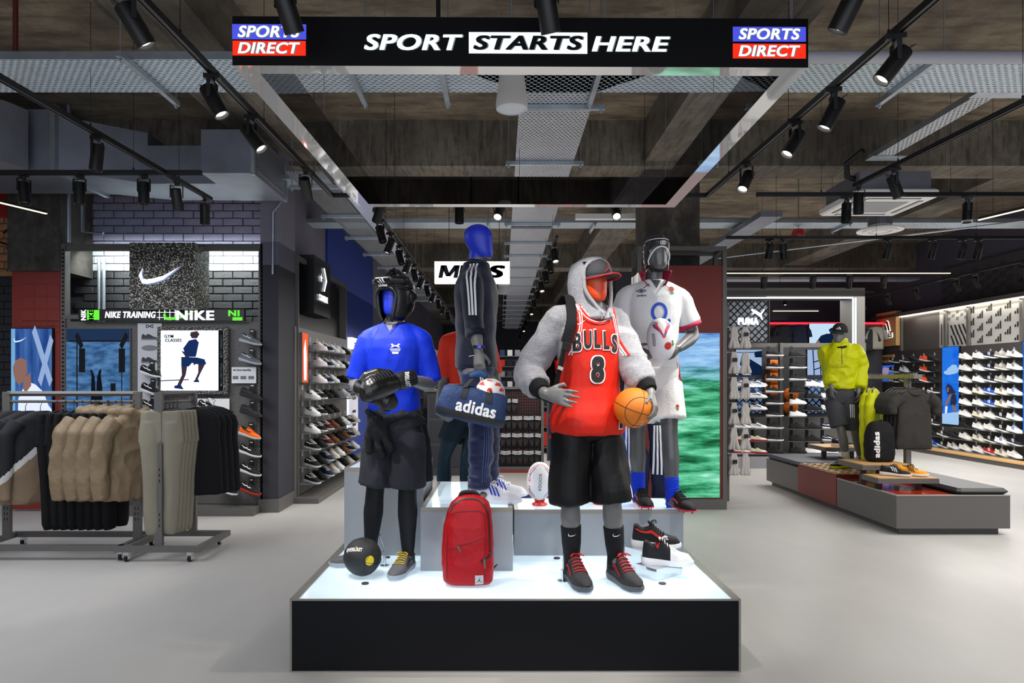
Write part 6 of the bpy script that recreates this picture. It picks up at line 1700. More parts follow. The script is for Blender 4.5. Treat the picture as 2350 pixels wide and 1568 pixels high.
board('poster_screen', 'blue grey poster of an upside down athlete before a brick gym wall', 'poster', c, FR, UP, w, h, grad('pic_gym', '3c5c88', '4c80b8', '6a98c8', 2.5, (3, 1, 8), .62), [
    ([[(-.5, .38), (.5, .38), (.5, .5), (-.5, .5)]], glow('pic_darkblue', '2c4468', .5)),
    ([seg((-.45, .39), (.45, .39), .006, .006), seg((-.34, .45), (-.25, .33), .03, .03), [(-.3, .32), (-.2, .32), (-.2, .1), (-.3, .1)], seg((.46, .45), (.36, .33), .03, .03), [(.33, .32), (.43, .32), (.43, .1), (.33, .1)], [(-.34, .4), (-.32, .4), (-.32, -.4), (-.34, -.4)], [(.37, .1), (.385, .1), (.385, -.3), (.37, -.3)], [(.2, -.08), (.28, -.08), (.28, 0), (.2, 0)]] + ringpoly(.36, -.38, .05, .04, .07, .055, 14), glow('pic_black', '262830', .45)),
    ([[(-.12, -.32), (.08, -.32), (.07, -.02), (.045, .07), (.06, .13), (.02, .12), (-.01, .06), (-.03, -.12), (-.05, .06), (-.09, .12), (-.12, .13), (-.1, .06)]], glow('pic_dark', '1c2230', .4)),
    ([[(-.12, -.32), (.08, -.32), (.12, -.5), (-.16, -.5)]], glow('pic_pink', 'd8507c', .7))], None, None, .03, M_GREY)
d = 8.3; bx = thing('light_box', 'white lit light box of a running man in navy kit on the training bay', 'poster', (0, 0, 0))
c = (pxx(446, d), d-.06, pz(828, d)); w, h = pxx(520, d)-pxx(377, d), pz(760, d)-pz(897, d)
board('x', '', '', c, FR, UP, w, h, glow('pic_bright', 'e8f2ff', 1.25), [
    ([[(.42, -.5), (.5, -.5), (.5, .5), (.42, .5)]], glow('pic_band', '20262c', .4)),
    ([[(-.5, -.33), (-.05, -.31), (-.05, -.325), (-.5, -.345)]], glow('pic_navy', '16264c', .6)),
    ([[(-.02, .5-.03), (.08, .49), (.12, .44), (.08, .37), (.0, .37), (-.03, .42)], [(-.17, .16), (-.1, .14), (-.12, .02), (-.03, -.04), (.0, -.02), (-.05, .06)], [(.02, -.02), (.14, .03), (.13, -.02), (.03, -.08)],
      [(-.17, -.08), (-.07, -.06), (-.1, -.24), (-.18, -.42), (-.24, -.42), (-.16, -.24)], [(.1, -.03), (.22, -.04), (.14, -.2), (.08, -.34), (.04, -.34), (.1, -.2)]], glow('pic_skin2', '4c3a48', .6)),
    ([[(-.14, .2), (-.05, .33), (.06, .36), (.11, .3), (.07, .1), (.06, .06), (-.08, .06), (-.11, .12)], [(-.17, .06), (.08, .05), (.2, .02), (.23, -.06), (.12, -.07), (.0, -.04), (-.05, -.1), (-.17, -.1)], [(-.28, -.42), (-.18, -.4), (-.13, -.48), (-.28, -.46)], [(.02, -.34), (.1, -.31), (.12, -.36), (.04, -.36)]], glow('pic_kit', '1c3468', .7))],
    bx, None, .1, speckle())
txt_on(bx, 'GYM', (pxx(395, d), d-.08, pz(773, d)), FR, UP, .11, .04, WHT); txt_on(bx, 'CLASSES', (pxx(405, d), d-.08, pz(782, d)), FR, UP, .2, .04, WHT)
txt_on(bx, 'superrep   air zoom', (pxx(514, d), d-.08, pz(828, d)), (0, 0, 1), (-1, 0, 0), .62, .03, WHT)
MB().box((pxx(446, d), d-.03, pz(828, d)), (w+.09, .05, h+.09)).build('surround', speckle(), bx)
fr_ = MB()
# white graphics panel with printed shoe pictures
gp = thing('graphic_panel', 'narrow white panel of printed grey trainer pictures', 'poster', (0, 0, 0))
d = 8.3; gx0, gx1 = pxx(316, d), pxx(371, d)
MB().bb(gx0, gx1, d-.0, d+.02, pz(941, d), pz(742, d)).build('board', mat('panel_white', 'c8c8cc', .6), gp)
GK, GG = mat('print_dark', '3a3a3c', .6), mat('print_grey', '7c7c80', .6)
def shoepic(cx_, cz_, w):
    s1 = [(-.5, -.2), (-.48, .15), (-.38, .3), (-.25, .12), (-.1, .3), (.05, .2), (.25, .0), (.45, -.08), (.5, -.2)]
    place(poly_mesh([[(x*w, y*w*.6) for x, y in s1]]), (cx_, d-.002, cz_), FR, UP, 'shoe_print', GK, gp)
    place(poly_mesh([[(-.52*w, -.2*w*.6), (.52*w, -.2*w*.6), (.5*w, -.34*w*.6), (-.5*w, -.34*w*.6)]]), (cx_, d-.003, cz_), FR, UP, 'shoe_print', GG, gp)
shoepic((gx0+gx1)/2, pz(773, d), .2); shoepic((gx0+gx1)/2, pz(826, d), .2)
place(poly_mesh([ell(0, 0, .1, .035)]), ((gx0+gx1)/2, d-.002, pz(799, d)), FR, UP, 'shoe_print', GG, gp)
place(poly_mesh([seg((-.04, -.02), (.04, .02), .005, .005), seg((-.04, .02), (.04, -.02), .005, .005), seg((-.04, -.02), (-.04, .02), .004, .004), seg((.04, -.02), (.04, .02), .004, .004)]), ((gx0+gx1)/2, d-.002, pz(749, d)), FR, UP, 'cross_print', PBLK, gp)
card = thing('info_card', 'white printed info card between the grey and black trainers', 'card', (0, 0, 0))
MB().bb(pxx(533, d), pxx(589, d), d-.02, d-.015, pz(880, d), pz(843, d)).build('card', WHT, card)
txt_on(card, 'Air Zoom SuperRep', (pxx(557, d), d-.022, pz(850, d)), FR, UP, .22, .03, GK)
for k in range(3): place(poly_mesh([[(-.035, -.02), (.035, -.02), (.035, .02), (-.035, .02)]]), (pxx(542+18*k, d), d-.0215, pz(867, d)), FR, UP, 'text_block', GG, card)
wc = thing('info_card', 'white speckled card behind the lowest left trainers of the light box', 'card', (0, 0, 0))
MB().bb(pxx(452, d), pxx(528, d), d-.02, d-.015, pz(952, d), pz(915, d)).build('card', WHT, wc)
# trainers on the bay
SWB = ('run', '1a1a1c', 'e8e8e8', '2a2a2a', 'e8e8e8', 'swoosh')
spec_n = {'g': ('run', '6a6c72', 'b8bac0', '55565c', 'd8d8d8', 'swoosh'), 'd': ('run', '26262a', '303034', '1c1c20', '3a3a40', 'swoosh'), 'o': ('run', 'e8640e', 'c8c8cc', 'e8640e', '1a1a1a', 'swoosh'), 'b': SWB,
          'm': ('run', '3c3c40', 'e0e0e0', '3aa0a0', 'e8640e', 'swoosh'), 'r': ('run', '1c1c1e', 'c83028', '2a2a2a', 'e8e8e8', 'swoosh')}
nike = [(567, 788, 'g', 'grey trainer at the top right of the training bay'), (566, 832, 'g', 'grey trainer just under the topmost one of the training bay'), (568, 913, 'd', 'dark trainer just below the white info card'), (568, 952, 'd', 'black trainer just above the orange trainer'),
        (565, 1002, 'o', 'bright orange trainer on the training bay'), (566, 1043, 'b', 'black and white trainer just below the orange one'), (566, 1086, 'b', 'black and white trainer two below the orange one'), (566, 1129, 'r', 'black trainer with red sole at the bottom right of the training bay'),
        (510, 1002, 'm', 'dark trainer with teal and orange accents left of the orange one'), (512, 1043, 'b', 'black and white trainer on a level below the teal accented one'), (512, 1086, 'b', 'black and white trainer on the second lowest level behind the black vests'), (512, 1129, 'b', 'black and white trainer at the bottom left beside the black vests'),
        (338, 861, 'b', 'black and white trainer under the printed shoe pictures'), (340, 902, 'b', 'black and white trainer low on the white graphics panel'), (470, 942, 'b', 'black and white trainer on the speckled card above the vests'), (340, 941, 'b', 'black and white trainer hidden behind the rack upright')]
for px_, py_, k, lb in nike:
    dd = 8.17
    shoe_thing(lb, 'trainers on the training bay', (pxx(px_, dd), dd, pz(py_, dd)+.004), (1, -.30), spec_n[k], False, pitch=-.22)
    tg_ = thing('price_tag', 'black price strip beside '+' '.join(lb.split()[:12]), 'price tag', (pxx(px_+12, 8.3), 8.29, pz(py_-22, 8.3)), 0, 'price strips on the training bay')
    MB().box((0, 0, 0), (.06, .006, .11)).build('strip', PBLK, tg_)
    sb_ = MB().box((0, -.004, .03), (.035, .002, .012)); sb_.build('print', WHT, tg_)

# ================================================================= white trainer bay on the side wall
X2 = -2.70
cb = thing('side_bay', 'grey wall bay of low trainers on the side wall beside the blue wall', 'wall bay', (0, 0, 0))
MB().bb(X2-.2, X2+.0, 8.98, 9.03, 0, 3.3).bb(X2-.2, X2, 11.85, 11.9, 0, 3.3).build('upright', M_GREY, cb)
MB().bb(-2.94, X2+.02, 8.99, 9.02, 0, 3.28).build('side_panel', M_GREY, cb)
MB().bb(X2-.05, X2, 9.03, 11.85, 3.22, 3.28).build('top_rail', M_GREY, cb)
MB().bb(X2-.15, X2-.12, 9.03, 11.85, 2.32, 3.2).build('dark_back', M_BLACK, cb)
MB().bb(X2-.04, X2, 8.9, 11.85, .08, 2.32).build('back_panel', M_GREY, cb)
MB().bb(X2-.04, X2+.32, 8.86, 11.9, 0, .07).build('plinth', M_GREY, cb)
cs_ = thing('logo_sign', 'black box sign with glowing star and chevron and white lettering on the side bay', 'sign', (0, 0, 0))
MB().bb(X2-.12, X2+.10, 9.45, 10.35, 2.55, 3.36).build('box', mat('sign_black', '101012', .35), cs_)
R_, U_ = (0, 1, 0), (0, 0, 1); SX = X2+.105
gw = glow('sign_white')if False else MATS['sign_white']
place(poly_mesh([[(.0, .17), (.07, .17), (.2, .0), (.07, -.17), (.0, -.17), (.12, .0)], [(-.12+.07*math.cos(a+PI/2)*(1 if k % 2 == 0 else .42), .07*math.sin(a+PI/2)*(1 if k % 2 == 0 else .42)) for k, a in [(k, k*PI/5) for k in range(10)]]]), (SX+.01, 9.9, 3.08), R_, U_, 'chevron_star_logo', gw, cs_)
txt_on(cs_, 'CONVERSE', (SX+.01, 9.9, 2.80), R_, U_, .5, .09, gw)
oc = thing('light_box', 'orange and white lit picture panel at the near end of the side bay', 'poster', (0, 0, 0))
oz0, oz1 = 1.58, 2.25
MB().bb(X2, X2+.06, 9.02, 9.3, oz0, oz1).build('frame', M_GREY, oc)
place(poly_mesh([[(-.13, -.33), (.13, -.33), (.13, .33), (-.13, .33)]]), (X2+.062, 9.16, (oz0+oz1)/2), R_, U_, 'picture', glow('pic_orange', 'e8603c', 1.0), oc)
place(poly_mesh([[(-.06, -.3), (.04, -.3), (.06, 0), (.0, .25), (-.08, .1)]]), (X2+.064, 9.16, (oz0+oz1)/2), R_, U_, 'picture', gw, oc)
wh, bk_, br, mr, nv_, cr, gy = 'e6e6e6', '1a1a1c', '6c4428', '5c1c24', '1c2544', 'cfc8ba', '8c8c8c'
def lw(c, s='e6e6e6', l=None, mk=None): return ('low', c, s, l or 'e6e6e6', mk or s, 'swoosh' if mk else 'none')
WW, WB, NB, BW2, BB, BR, MW, NW, CC = lw(wh, wh, wh), lw(wh, wh, wh, '1c1c20'), lw(nv_, wh, wh, wh), lw(bk_, wh, wh, wh), lw(bk_, bk_, bk_), lw(br, br, br), lw(mr, wh, wh, wh), lw(nv_, wh, wh), lw(cr, wh, cr)
NAMES = {WW: 'plain white', WB: 'white with black flash', NB: 'navy with white flash', BW2: 'black with white flash', BB: 'all black', BR: 'brown', MW: 'maroon', NW: 'navy with white sole', CC: 'cream'}
rows = [(2.02, [None, WW, NB, WB, WW, BB, WW, BW2]), (1.80, [None, WW, NB, WB, WW, BB, WW, BW2]), (1.57, [None, WW, NB, WB, None, BB, WW]), (1.35, [WB, BW2, BB, BB, None, WW, BB]), (1.13, [WB, BW2, BB, BB]),
        (.90, [WB, BW2, MW, BR, BB, WB, BW2, CC]), (.68, [BW2, BB, MW, BR, BB, BR, BW2, CC]), (.45, [BW2, BB, NW, CC, WW, BR, BW2, WW]), (.23, [BW2, BB, NW, CC, WW, BB, CC, BB])]
ORD = ['first', 'second', 'third', 'fourth', 'fifth', 'sixth', 'seventh', 'eighth', 'ninth', 'tenth', 'eleventh', 'twelfth']
M_GLASS = mat('shelf_glass', '9fb0b0', .1, alpha=.35)
for ri, (z, row_) in enumerate(rows):
    sh = thing('display_shelf', '%s clear shelf from the top of the side bay' % ORD[ri], 'shelf', (X2, 0, z-.006), 0, 'clear shelves of the side bay')
    MB().bb(0.0, .27, 9.02+(.3 if ri < 3 else 0), 9.02+.36*len(row_)-.05, 0, .005).build('shelf', M_GLASS, sh)
    for ci, sp_ in enumerate(row_):
        if not sp_: continue
        shoe_thing('%s trainer, %s from near end, side bay shelf %s from top' % (NAMES[sp_], ORD[ci], ORD[ri]), 'trainers on the side bay', (X2+.13, 9.15+.36*ci, z+.012), (.82, -.6), sp_, False, pitch=-.08)
pt = MB()
for ri, (z, row_) in enumerate(rows):
    for ci in range(len(row_)): pt.bb(X2, X2+.006, 9.2+.36*ci, 9.25+.36*ci, z+.13, z+.2)
tag(pt.build('price_strips', mat('price_white', 'b0b0b4', .5), cb), kind='stuff')
wbk = thing('wire_basket', 'wire mesh basket holding trainers on the side bay', 'basket', (0, 0, 0))
mb = MB()
for k in range(9):
    mb.tube([(X2, 10.55+.1*k, 1.32), (X2+.30, 10.55+.1*k, 1.32)], .003, 4).tube([(X2+.30, 10.55+.1*k, 1.32), (X2+.32, 10.55+.1*k, 1.55)], .003, 4)
for k in range(6): mb.tube([(X2+.3+.004*k, 10.55, 1.32+.045*k), (X2+.3+.004*k, 11.35, 1.32+.045*k)], .003, 4)
mb.tube([(X2, 10.55, 1.55), (X2+.32, 10.55, 1.55), (X2+.32, 11.35, 1.55), (X2, 11.35, 1.55)], .006, 6)
mb.build('wire', M_ZINC, wbk)
for k, (lb, y_) in enumerate((('white and grey trainer in the wire basket', 10.8), ('black trainer in the wire basket', 11.1))): pass
# blue wall signs
bs_ = thing('wall_sign', 'small white lit box sign with blue and red flash on the blue wall', 'sign', (0, 0, 0))
MB().bb(-2.87, -2.78, 12.7, 13.3, 2.2, 2.42).build('box', glow('sign_soft', 'e4ecff', 1.6), bs_)
MB().bb(-2.781, -2.775, 12.85, 13.15, 2.31, 2.33).build('flash', mat('flash_blue', '20308c'), bs_); MB().bb(-2.781, -2.775, 12.85, 13.15, 2.27, 2.29).build('flash', mat('flash_red', 'c03020'), bs_)
vb_ = thing('wall_sign', 'tall narrow white lit information board on the blue wall', 'sign', (0, 0, 0))
MB().bb(-2.86, -2.80, 12.6, 13.3, .6, 1.45).build('board', mat('board_white', 'd0d0d8', .5, emit=.3), vb_)
MB().bb(-2.87, -2.85, 12.55, 12.6, .58, 1.47).build('edge_light', glow('edge_glow', 'dfe6ff', 3), vb_)
for k in range(3): MB().bb(-2.799, -2.797, 12.8, 13.1, .75+k*.25, .8+k*.25).build('text_block', PBLK, vb_)

# ================================================================= mens sign and the aisle behind
ms = thing('hanging_sign', 'white lit hanging sign with black MENS lettering', 'sign', (0, 0, 0))
d = 9.5; x0, x1, z0, z1 = pxx(997, d), pxx(1170, d), pz(650, d), pz(600, d)
MB().bb(x0, x1, d, d+.1, z0, z1).build('light_box', glow('mens_white', 'f6faff', 1.5), ms)
def bl(ch):
    st = lambda x: [(x, 0), (x+.3, 0), (x+.3, 1), (x, 1)]
    return {'M': [st(0), st(1.1), [(0, 1), (.42, 1), (.85, .12), (.55, .12)], [(1.4, 1), (.98, 1), (.55, .12), (.85, .12)]], 'E': [st(0), [(0, 0), (.9, 0), (.9, .2), (0, .2)], [(0, .4), (.85, .4), (.85, .6), (0, .6)], [(0, .8), (.9, .8), (.9, 1), (0, 1)]],
            'N': [st(0), st(.8), [(0, 1), (.3, 1), (1.04, 0), (.74, 0)]]}[ch]
hM = pz(609, d)-pz(638, d); KM = mat('letter_black', '101418', .6)
for ch, px_ in (('M', 1006), ('E', 1052), ('N', 1086)): place(poly_mesh([[((x*(1.08 if ch == 'M' else .9)+y*.2)*hM, y*hM) for x, y in p] for p in bl(ch)]), (pxx(px_, d), d-.004, pz(638, d)), FR, UP, 'lettering', KM, ms)
place(textfit('S', pxx(1160, d)-pxx(1119, d), hM, .2, .05), (pxx(1139, d), d-.004, pz(623.5, d)), FR, UP, 'lettering', KM, ms)
for x_ in (x0+.2, x1-.15): MB().cyl((x_, d+.05, z1), (x_, d+.05, ZC), .004, n=5).build('wire', M_BLACK, ms)
def slide_sandal():
    t = thing('slides', 'x', 'sandals', (0, 0, 0))
    for sx in (-1, 1):
        M = Matrix.Translation((sx*.055, 0, 0)) @ Euler((0, sx*.12, 0)).to_matrix().to_4x4()
        out = [(.045*math.sin(a)*(1+.15*math.cos(a)), .13*math.cos(a)) for a in [i*2*PI/20 for i in range(20)]]
        MB().prism([(x, y) for x, y in out], .022, M @ Matrix.Rotation(PI/2, 4, 'X')).build('footbed', mat('slide_black', '161618', .6), t, 50)
        rs = []
        for z in (.02, .045, .07, .1): rs.append([M @ V(.052*math.cos(a), -.022-.05*math.sin(a), z) for a in [PI*i/10 for i in range(11)]])
        MB().rings(rs, (False, False), False).build('strap', mat('slide_black'), t, True)
        for k in range(3): MB().rings([[M @ V(.0535*math.cos(a), -.022-.0515*math.sin(a), z) for a in [PI*i/10 for i in range(11)]] for z in (.03+k*.023, .041+k*.023)], (False, False), False).build('strap_stripe', WHT, t, True)
    MB().tube([(0, -.05, .08), (0, -.05, .13), (0, 0, .15)], .004, 5).build('hook', M_BLACK, t)
    return t
rk_ = thing('sandal_rack', 'low grey rack hung with black three striped slides in the mens aisle', 'rack', (0, 0, 0))
for x_ in (-.5, .70): MB().bb(x_, x_+.05, 11.9, 12.0, .02, 1.5).build('post', M_GREY, rk_)
MB().bb(-.5, .75, 11.9, 12.0, 1.46, 1.5).build('rail', M_GREY, rk_); MB().bb(-.5, .75, 11.9, 12.4, .05, .1).build('bottom_rail', M_GREY, rk_)
MB().bb(-.45, .7, 12.0, 12.04, .1, 1.46).build('mesh_panel', M_BLACK, rk_)
tag((lambda b: [b.box((-.43+.045*i, 11.995, .15+.05*k), (.018, .004, .018)) for i in range(25) for k in range(26)] and b.build('red_dots', mat('dot_red', '8c1c1c', .6), rk_))(MB()), kind='stuff')
MB().bb(-.45, .72, 11.85, 12.4, 0.0, .05).build('base', M_RED, rk_)
SL_ = slide_sandal(); SLT = tree_of(SL_); n_ = 0
for i in range(6):
    for k in range(4):
        if i in (0, 1) and k == 0: continue
        o = SL_ if n_ == 0 else dup_tree(SLT); n_ += 1
        o.location = (.58-i*.2, 11.86, 1.2-k*.3); o['group'] = 'slides on the aisle rack'
        o['label'] = 'pair of black striped slides, %s row from the top, %s from the right' % (ORD[k], ORD[i])
# far shelving islands and lit back wall
def island(label, x0, x1, y, z1, m, n=4, cols=()):
    t = thing('shelf_unit', label, 'shelf unit', ((x0+x1)/2, y, 0), 0); w = x1-x0
    MB().bb(-w/2, w/2, .28, .32, 0, z1).build('back', m, t)
    for sx in (-w/2, w/2-.04): MB().bb(sx, sx+.04, 0, .3, 0, z1).build('post', M_GREY, t)
    for k in range(n): MB().bb(-w/2, w/2, 0, .3, .12+k*(z1-.15)/max(1, n-1), .15+k*(z1-.15)/max(1, n-1)).build('shelf', M_GREY, t)
    return t
t = thing('cabinet', 'low dark cabinet with slotted edge left of the running mannequin', 'cabinet', (0, 0, 0))
MB().bb(-1.25, -.45, 11.5, 12.1, 0, 1.42).build('body', M_DGREY, t); MB().bb(-1.3, -.4, 11.45, 12.15, 1.42, 1.46).build('top', M_GREY, t)
for k in range(3): MB().bb(-1.2, -.5, 11.49, 11.5, .15+k*.42, .5+k*.42).build('panel', mat('panel_dark2', '28282c', .6), t)
cols = ['c8281e', '1c1c20', '2c3c64', 'd8d8d8', '8c8c90', '40404a']
NUMW = ORD+'thirteenth fourteenth fifteenth sixteenth seventeenth eighteenth'.split()
def fill(label, x0, x1, y, zs, step, size, cs_, cat, nm, group, yy=.15):
    i = 0
    for k, z in enumerate(zs):
        x = x0+step/2; c_ = 0
        while x < x1:
            o = MB().box((0, 0, size[2]/2), (size[0], size[1], size[2]), None, .01).build(nm, fab(cs_[(i*7+k*3) % len(cs_)]), None); o.location = (x, y+yy, z)
            tag(o, '%s, %s level up, %s from the left' % (label, ORD[k], NUMW[c_] if c_ < len(NUMW) else 'last'), cat, group); i += 1; x += step; c_ += 1
for y_, x0, x1, lb in ((15.0, .75, 1.9, 'shelf unit of red boxes right of the slides rack'), (19.5, -2.4, -.3, 'far shelf unit in the mens aisle left of the centre'), (22.5, .6, 2.8, 'far shelf unit in the mens aisle right of the centre'), (27, -2.6, 2.6, 'tall shelf unit near the far back wall')):
    island(lb, x0, x1, y_, 1.5 if y_ < 26 else 2.6, M_DGREY, 4 if y_ < 26 else 7)
fill('boxed shoes right of the slides rack', .82, 1.85, 15.0, [.16, .6, 1.05], .26, (.22, .25, .32), ['c8281e', 'b02018', '1c1c20'], 'box', 'shoe_box', 'boxes on the red box shelf')
fill('small coloured package on the far aisle shelves', -2.3, -.4, 19.5, [.16, .62, 1.08, 1.5], .2, (.15, .2, .25), cols, 'package', 'package', 'packages far down the mens aisle')
fill('small package on the far right aisle shelf', .7, 2.7, 22.5, [.16, .62, 1.08, 1.5], .22, (.16, .2, .25), cols, 'package', 'package', 'packages far right down the mens aisle')
fill('tiny package on the farthest unit', -2.5, 2.5, 27, [.16, .55, .95, 1.35, 1.75, 2.2, 2.6], .3, (.2, .2, .24), cols, 'package', 'package', 'packages near the back wall')
# stacked navy and red hung bundles beside the aisle
for k in range(3):
    for j in range(4):
        o = MB().box((0, 0, 0), (.05, .06, .5), None, .02).build('sock_pack', fab('26324e'), None); o.location = (.98+.055*j-.0, 13.6, 1.12-.47*k*.9)
        tag(o, 'narrow navy pack with red header right of the slides, %s bundle down, %s from left' % (ORD[k], ORD[j]), 'pack', 'navy packs beside the slides rack'); MB().box((0, -.035, .21), (.045, .01, .07)).build('header', fab('b02820'), o)
hs_ = thing('pack_stand', 'slim grey stand holding the navy packs right of the slides', 'stand', (0, 0, 0)); MB().bb(.92, 1.24, 13.66, 13.7, 0, 1.45).build('panel', M_GREY, hs_)
# far left wall run of shoes beyond the blue wall
lbk = thing('side_bay', 'long far wall bay of small trainers beyond the blue wall', 'wall bay', (0, 0, 0)); MB().bb(-2.92, -2.86, 15.6, 24, .1, 2.4).build('back_panel', M_DGREY, lbk)
for k in range(7): MB().bb(-2.86, -2.6, 15.6, 24, .3+.3*k, .31+.3*k).build('shelf', M_GREY, lbk)
i_ = 0
for k in range(7):
    for j in range(12):
        sp_ = [WW, BB, WB, BW2, NB, CC, MW][(k*3+j*5) % 7]
        shoe_thing('%s trainer beyond blue wall, %s level up, %s from near end' % (NAMES[sp_], ORD[k], ORD[j]), 'trainers on the far left bay', (-2.72, 15.9+.62*j, .312+.3*k), (1, -.4), sp_, False, True); i_ += 1
pk_ = thing('shoe_shelf', 'dark shelves of trainers behind the boxing mannequin elbow', 'shelf unit', (0, 0, 0))
for k in range(6): MB().bb(-1.75, -1.3, 12.6, 12.95, .2+.27*k, .215+.27*k).build('shelf', M_GREY, pk_)
MB().bb(-1.75, -1.3, 12.95, 13.0, 0, 1.8).build('back_panel', M_DGREY, pk_)
for k in range(6):
    for j in range(2):
        sp_ = [WW, BW2, WB, NB, CC][(k*2+j) % 5]
        shoe_thing('%s trainer behind the boxing mannequin, %s level up, %s one' % (NAMES[sp_], ORD[k], ('left', 'right')[j]), 'trainers behind the boxing mannequin', (-1.62+.22*j, 12.75, .217+.27*k), (.4, -1), sp_, False, True)
bst = thing('box_stand', 'slim dark stand holding the boxes with yellow letters', 'stand', (0, 0, 0)); MB().bb(-1.42, -1.24, 12.24, 12.46, 0, .25).bb(-1.42, -1.24, 12.442, 12.46, .25, 1.45).build('panel', M_DGREY, bst)
bxs = []
for k in range(6):
    o = MB().box((0, 0, 0), (.16, .18, .14), None, .005).build('shoe_box', fab('1c1830'), None); o.location = (-1.33, 12.35, .325+.143*k); tag(o, 'small dark box with yellow letter M, %s from the bottom of its column' % ORD[k], 'box', 'dark boxes with yellow letters')
    txt_on(o, 'M', (.01, -.092, -.02), FR, UP, .07, .05, mat('m_yellow', 'c8e020', .5))
# ================================================================= free standing red screen unit
su = thing('screen_unit', 'tall oxide red freestanding panel with grey frame and large green and blue screen', 'screen', (0, 0, 0))
ux0, ux1, uy = 1.70, 2.81, 8.46
for x_ in (ux0, ux1-.05):
    MB().bb(x_, x_+.05, uy, uy+.06, 0, 3.28).build('post', M_GREY, su)
    MB().bb(x_, x_+.05, uy+.34, uy+.4, 0, 3.28).build('post', M_GREY, su)
    MB().bb(x_, x_+.05, uy+.06, uy+.34, 3.23, 3.28).build('top_rail', M_GREY, su)
    MB().bb(x_+.01, x_+.04, uy+.06, uy+.34, .05, 3.05).build('side_panel', M_DGREY, su)
for y_ in (uy, uy+.34): MB().bb(ux0+.05, ux1-.05, y_, y_+.06, 3.23, 3.28).build('top_rail', M_GREY, su)
MB().bb(ux0+.05, ux1-.05, uy+.01, uy+.05, .13, 3.04).build('red_panel', mat('dark_red_panel', '6e2016', .6, noise_amt=.04), su)
MB().bb(ux0+.05, ux1-.05, uy, uy+.4, .0, .13).build('base', M_GREY, su)
sx0, sx1, sz0, sz1 = pxx(1500, uy), pxx(1651, uy), pz(1142, uy), pz(765, uy)
scm = bpy.data.materials.new('motion_picture'); scm.use_nodes = True; nt = scm.node_tree; nt.nodes.clear(); L = nt.links.new
e = nt.nodes.new('ShaderNodeEmission'); o_ = nt.nodes.new('ShaderNodeOutputMaterial'); L(e.outputs[0], o_.inputs[0]); e.inputs[1].default_value = .95
tc = nt.nodes.new('ShaderNodeTexCoord'); mp = nt.nodes.new('ShaderNodeMapping'); mp.inputs['Rotation'].default_value = (0, .24, 0); mp.inputs['Scale'].default_value = (1.0, 1, 7); L(tc.outputs['Object'], mp.inputs[0])
n1 = nt.nodes.new('ShaderNodeTexNoise'); n1.inputs['Scale'].default_value = 1.6; n1.inputs['Detail'].default_value = 4; n1.inputs['Roughness'].default_value = .6; L(mp.outputs[0], n1.inputs['Vector'])
sp = nt.nodes.new('ShaderNodeSeparateXYZ'); L(tc.outputs['Object'], sp.inputs[0])
r1 = nt.nodes.new('ShaderNodeValToRGB'); cr_ = r1.color_ramp; cr_.elements[0].position = .33; cr_.elements[0].color = srgb('1c4a30'); cr_.elements[1].position = .72; cr_.elements[1].color = srgb('b8f0dc')
q = cr_.elements.new(.45); q.color = srgb('2c8a5c'); q = cr_.elements.new(.58); q.color = srgb('66c89c')
r2 = nt.nodes.new('ShaderNodeValToRGB'); cr_ = r2.color_ramp; cr_.elements[0].position = .3; cr_.elements[0].color = srgb('3070c0'); cr_.elements[1].position = .7; cr_.elements[1].color = srgb('a8d4f4')
L(n1.outputs[0], r1.inputs[0]); L(n1.outputs[0], r2.inputs[0])
ad = nt.nodes.new('ShaderNodeMath'); ad.operation = 'MULTIPLY_ADD'; L(n1.outputs[0], ad.inputs[0]); ad.inputs[1].default_value = 1.2; L(sp.outputs[2], ad.inputs[2])
mr = nt.nodes.new('ShaderNodeMapRange'); mr.inputs[1].default_value = 2.1; mr.inputs[2].default_value = 2.5; L(ad.outputs[0], mr.inputs[0])
mx = nt.nodes.new('ShaderNodeMix'); mx.data_type = 'RGBA'; L(mr.outputs[0], mx.inputs[0]); L(r1.outputs[0], mx.inputs[6]); L(r2.outputs[0], mx.inputs[7]); L(mx.outputs[2], e.inputs[0])
MB().bb(sx0, sx1, uy-.012, uy+.01, sz0, sz1).build('screen', scm, su)

# ================================================================= white sock packs on the side of the unit
for k in range(6):
    rl = thing('hang_rail', 'chrome peg rail %s from the top holding white sock packs' % ORD[k], 'rail', (3.02, 9.0, pz(752+58*k, 9.0)), 0, 'peg rails of white sock packs')
    MB().bb(-.02, .34, -.01, .01, 0, .012).cyl((0, .0, .0), (.0, .4, .0), .006, n=6).cyl((.2, -.12, .006), (.2, .1, .006), .004, n=6).build('peg', M_CHROME, rl)
    for j in range(2):
        t = thing('sock_pack', 'bundle of white sports socks, %s row from the top, %s one beside the screen unit' % (ORD[k], ('left', 'right')[j]), 'socks', (3.07+.15*j, 8.96, pz(752+58*k, 9.0)), 0, 'white sock packs')
        mb = MB(); random.seed(k*2+j)
        for q in range(3): mb.tube([(-.02+.02*q, 0, -.0), (-.03+.03*q+random.uniform(-.008, .008), 0, -.08), (-.028+.028*q, 0, -.16), (-.045+.045*q, random.uniform(-.02, .02), -.25)], [.014, .026, .024, .032], 8, 'round', .7)
        mb.build('socks', clothmat('sock_white', 'cfc8c2', .4, 40), t, True)
        MB().bb(-.03, .03, -.04, -.035, -.12, -.07).build('band', PBLK, t) if (k+j) % 2 else None
pst = thing('post', 'slim grey slotted post behind the white sock packs', 'post', (0, 0, 0)); MB().bb(3.0, 3.04, 9.05, 9.1, 0, 2.6).bb(3.0, 3.04, 9.38, 9.42, 0, 2.6).build('upright', M_GREY, pst)

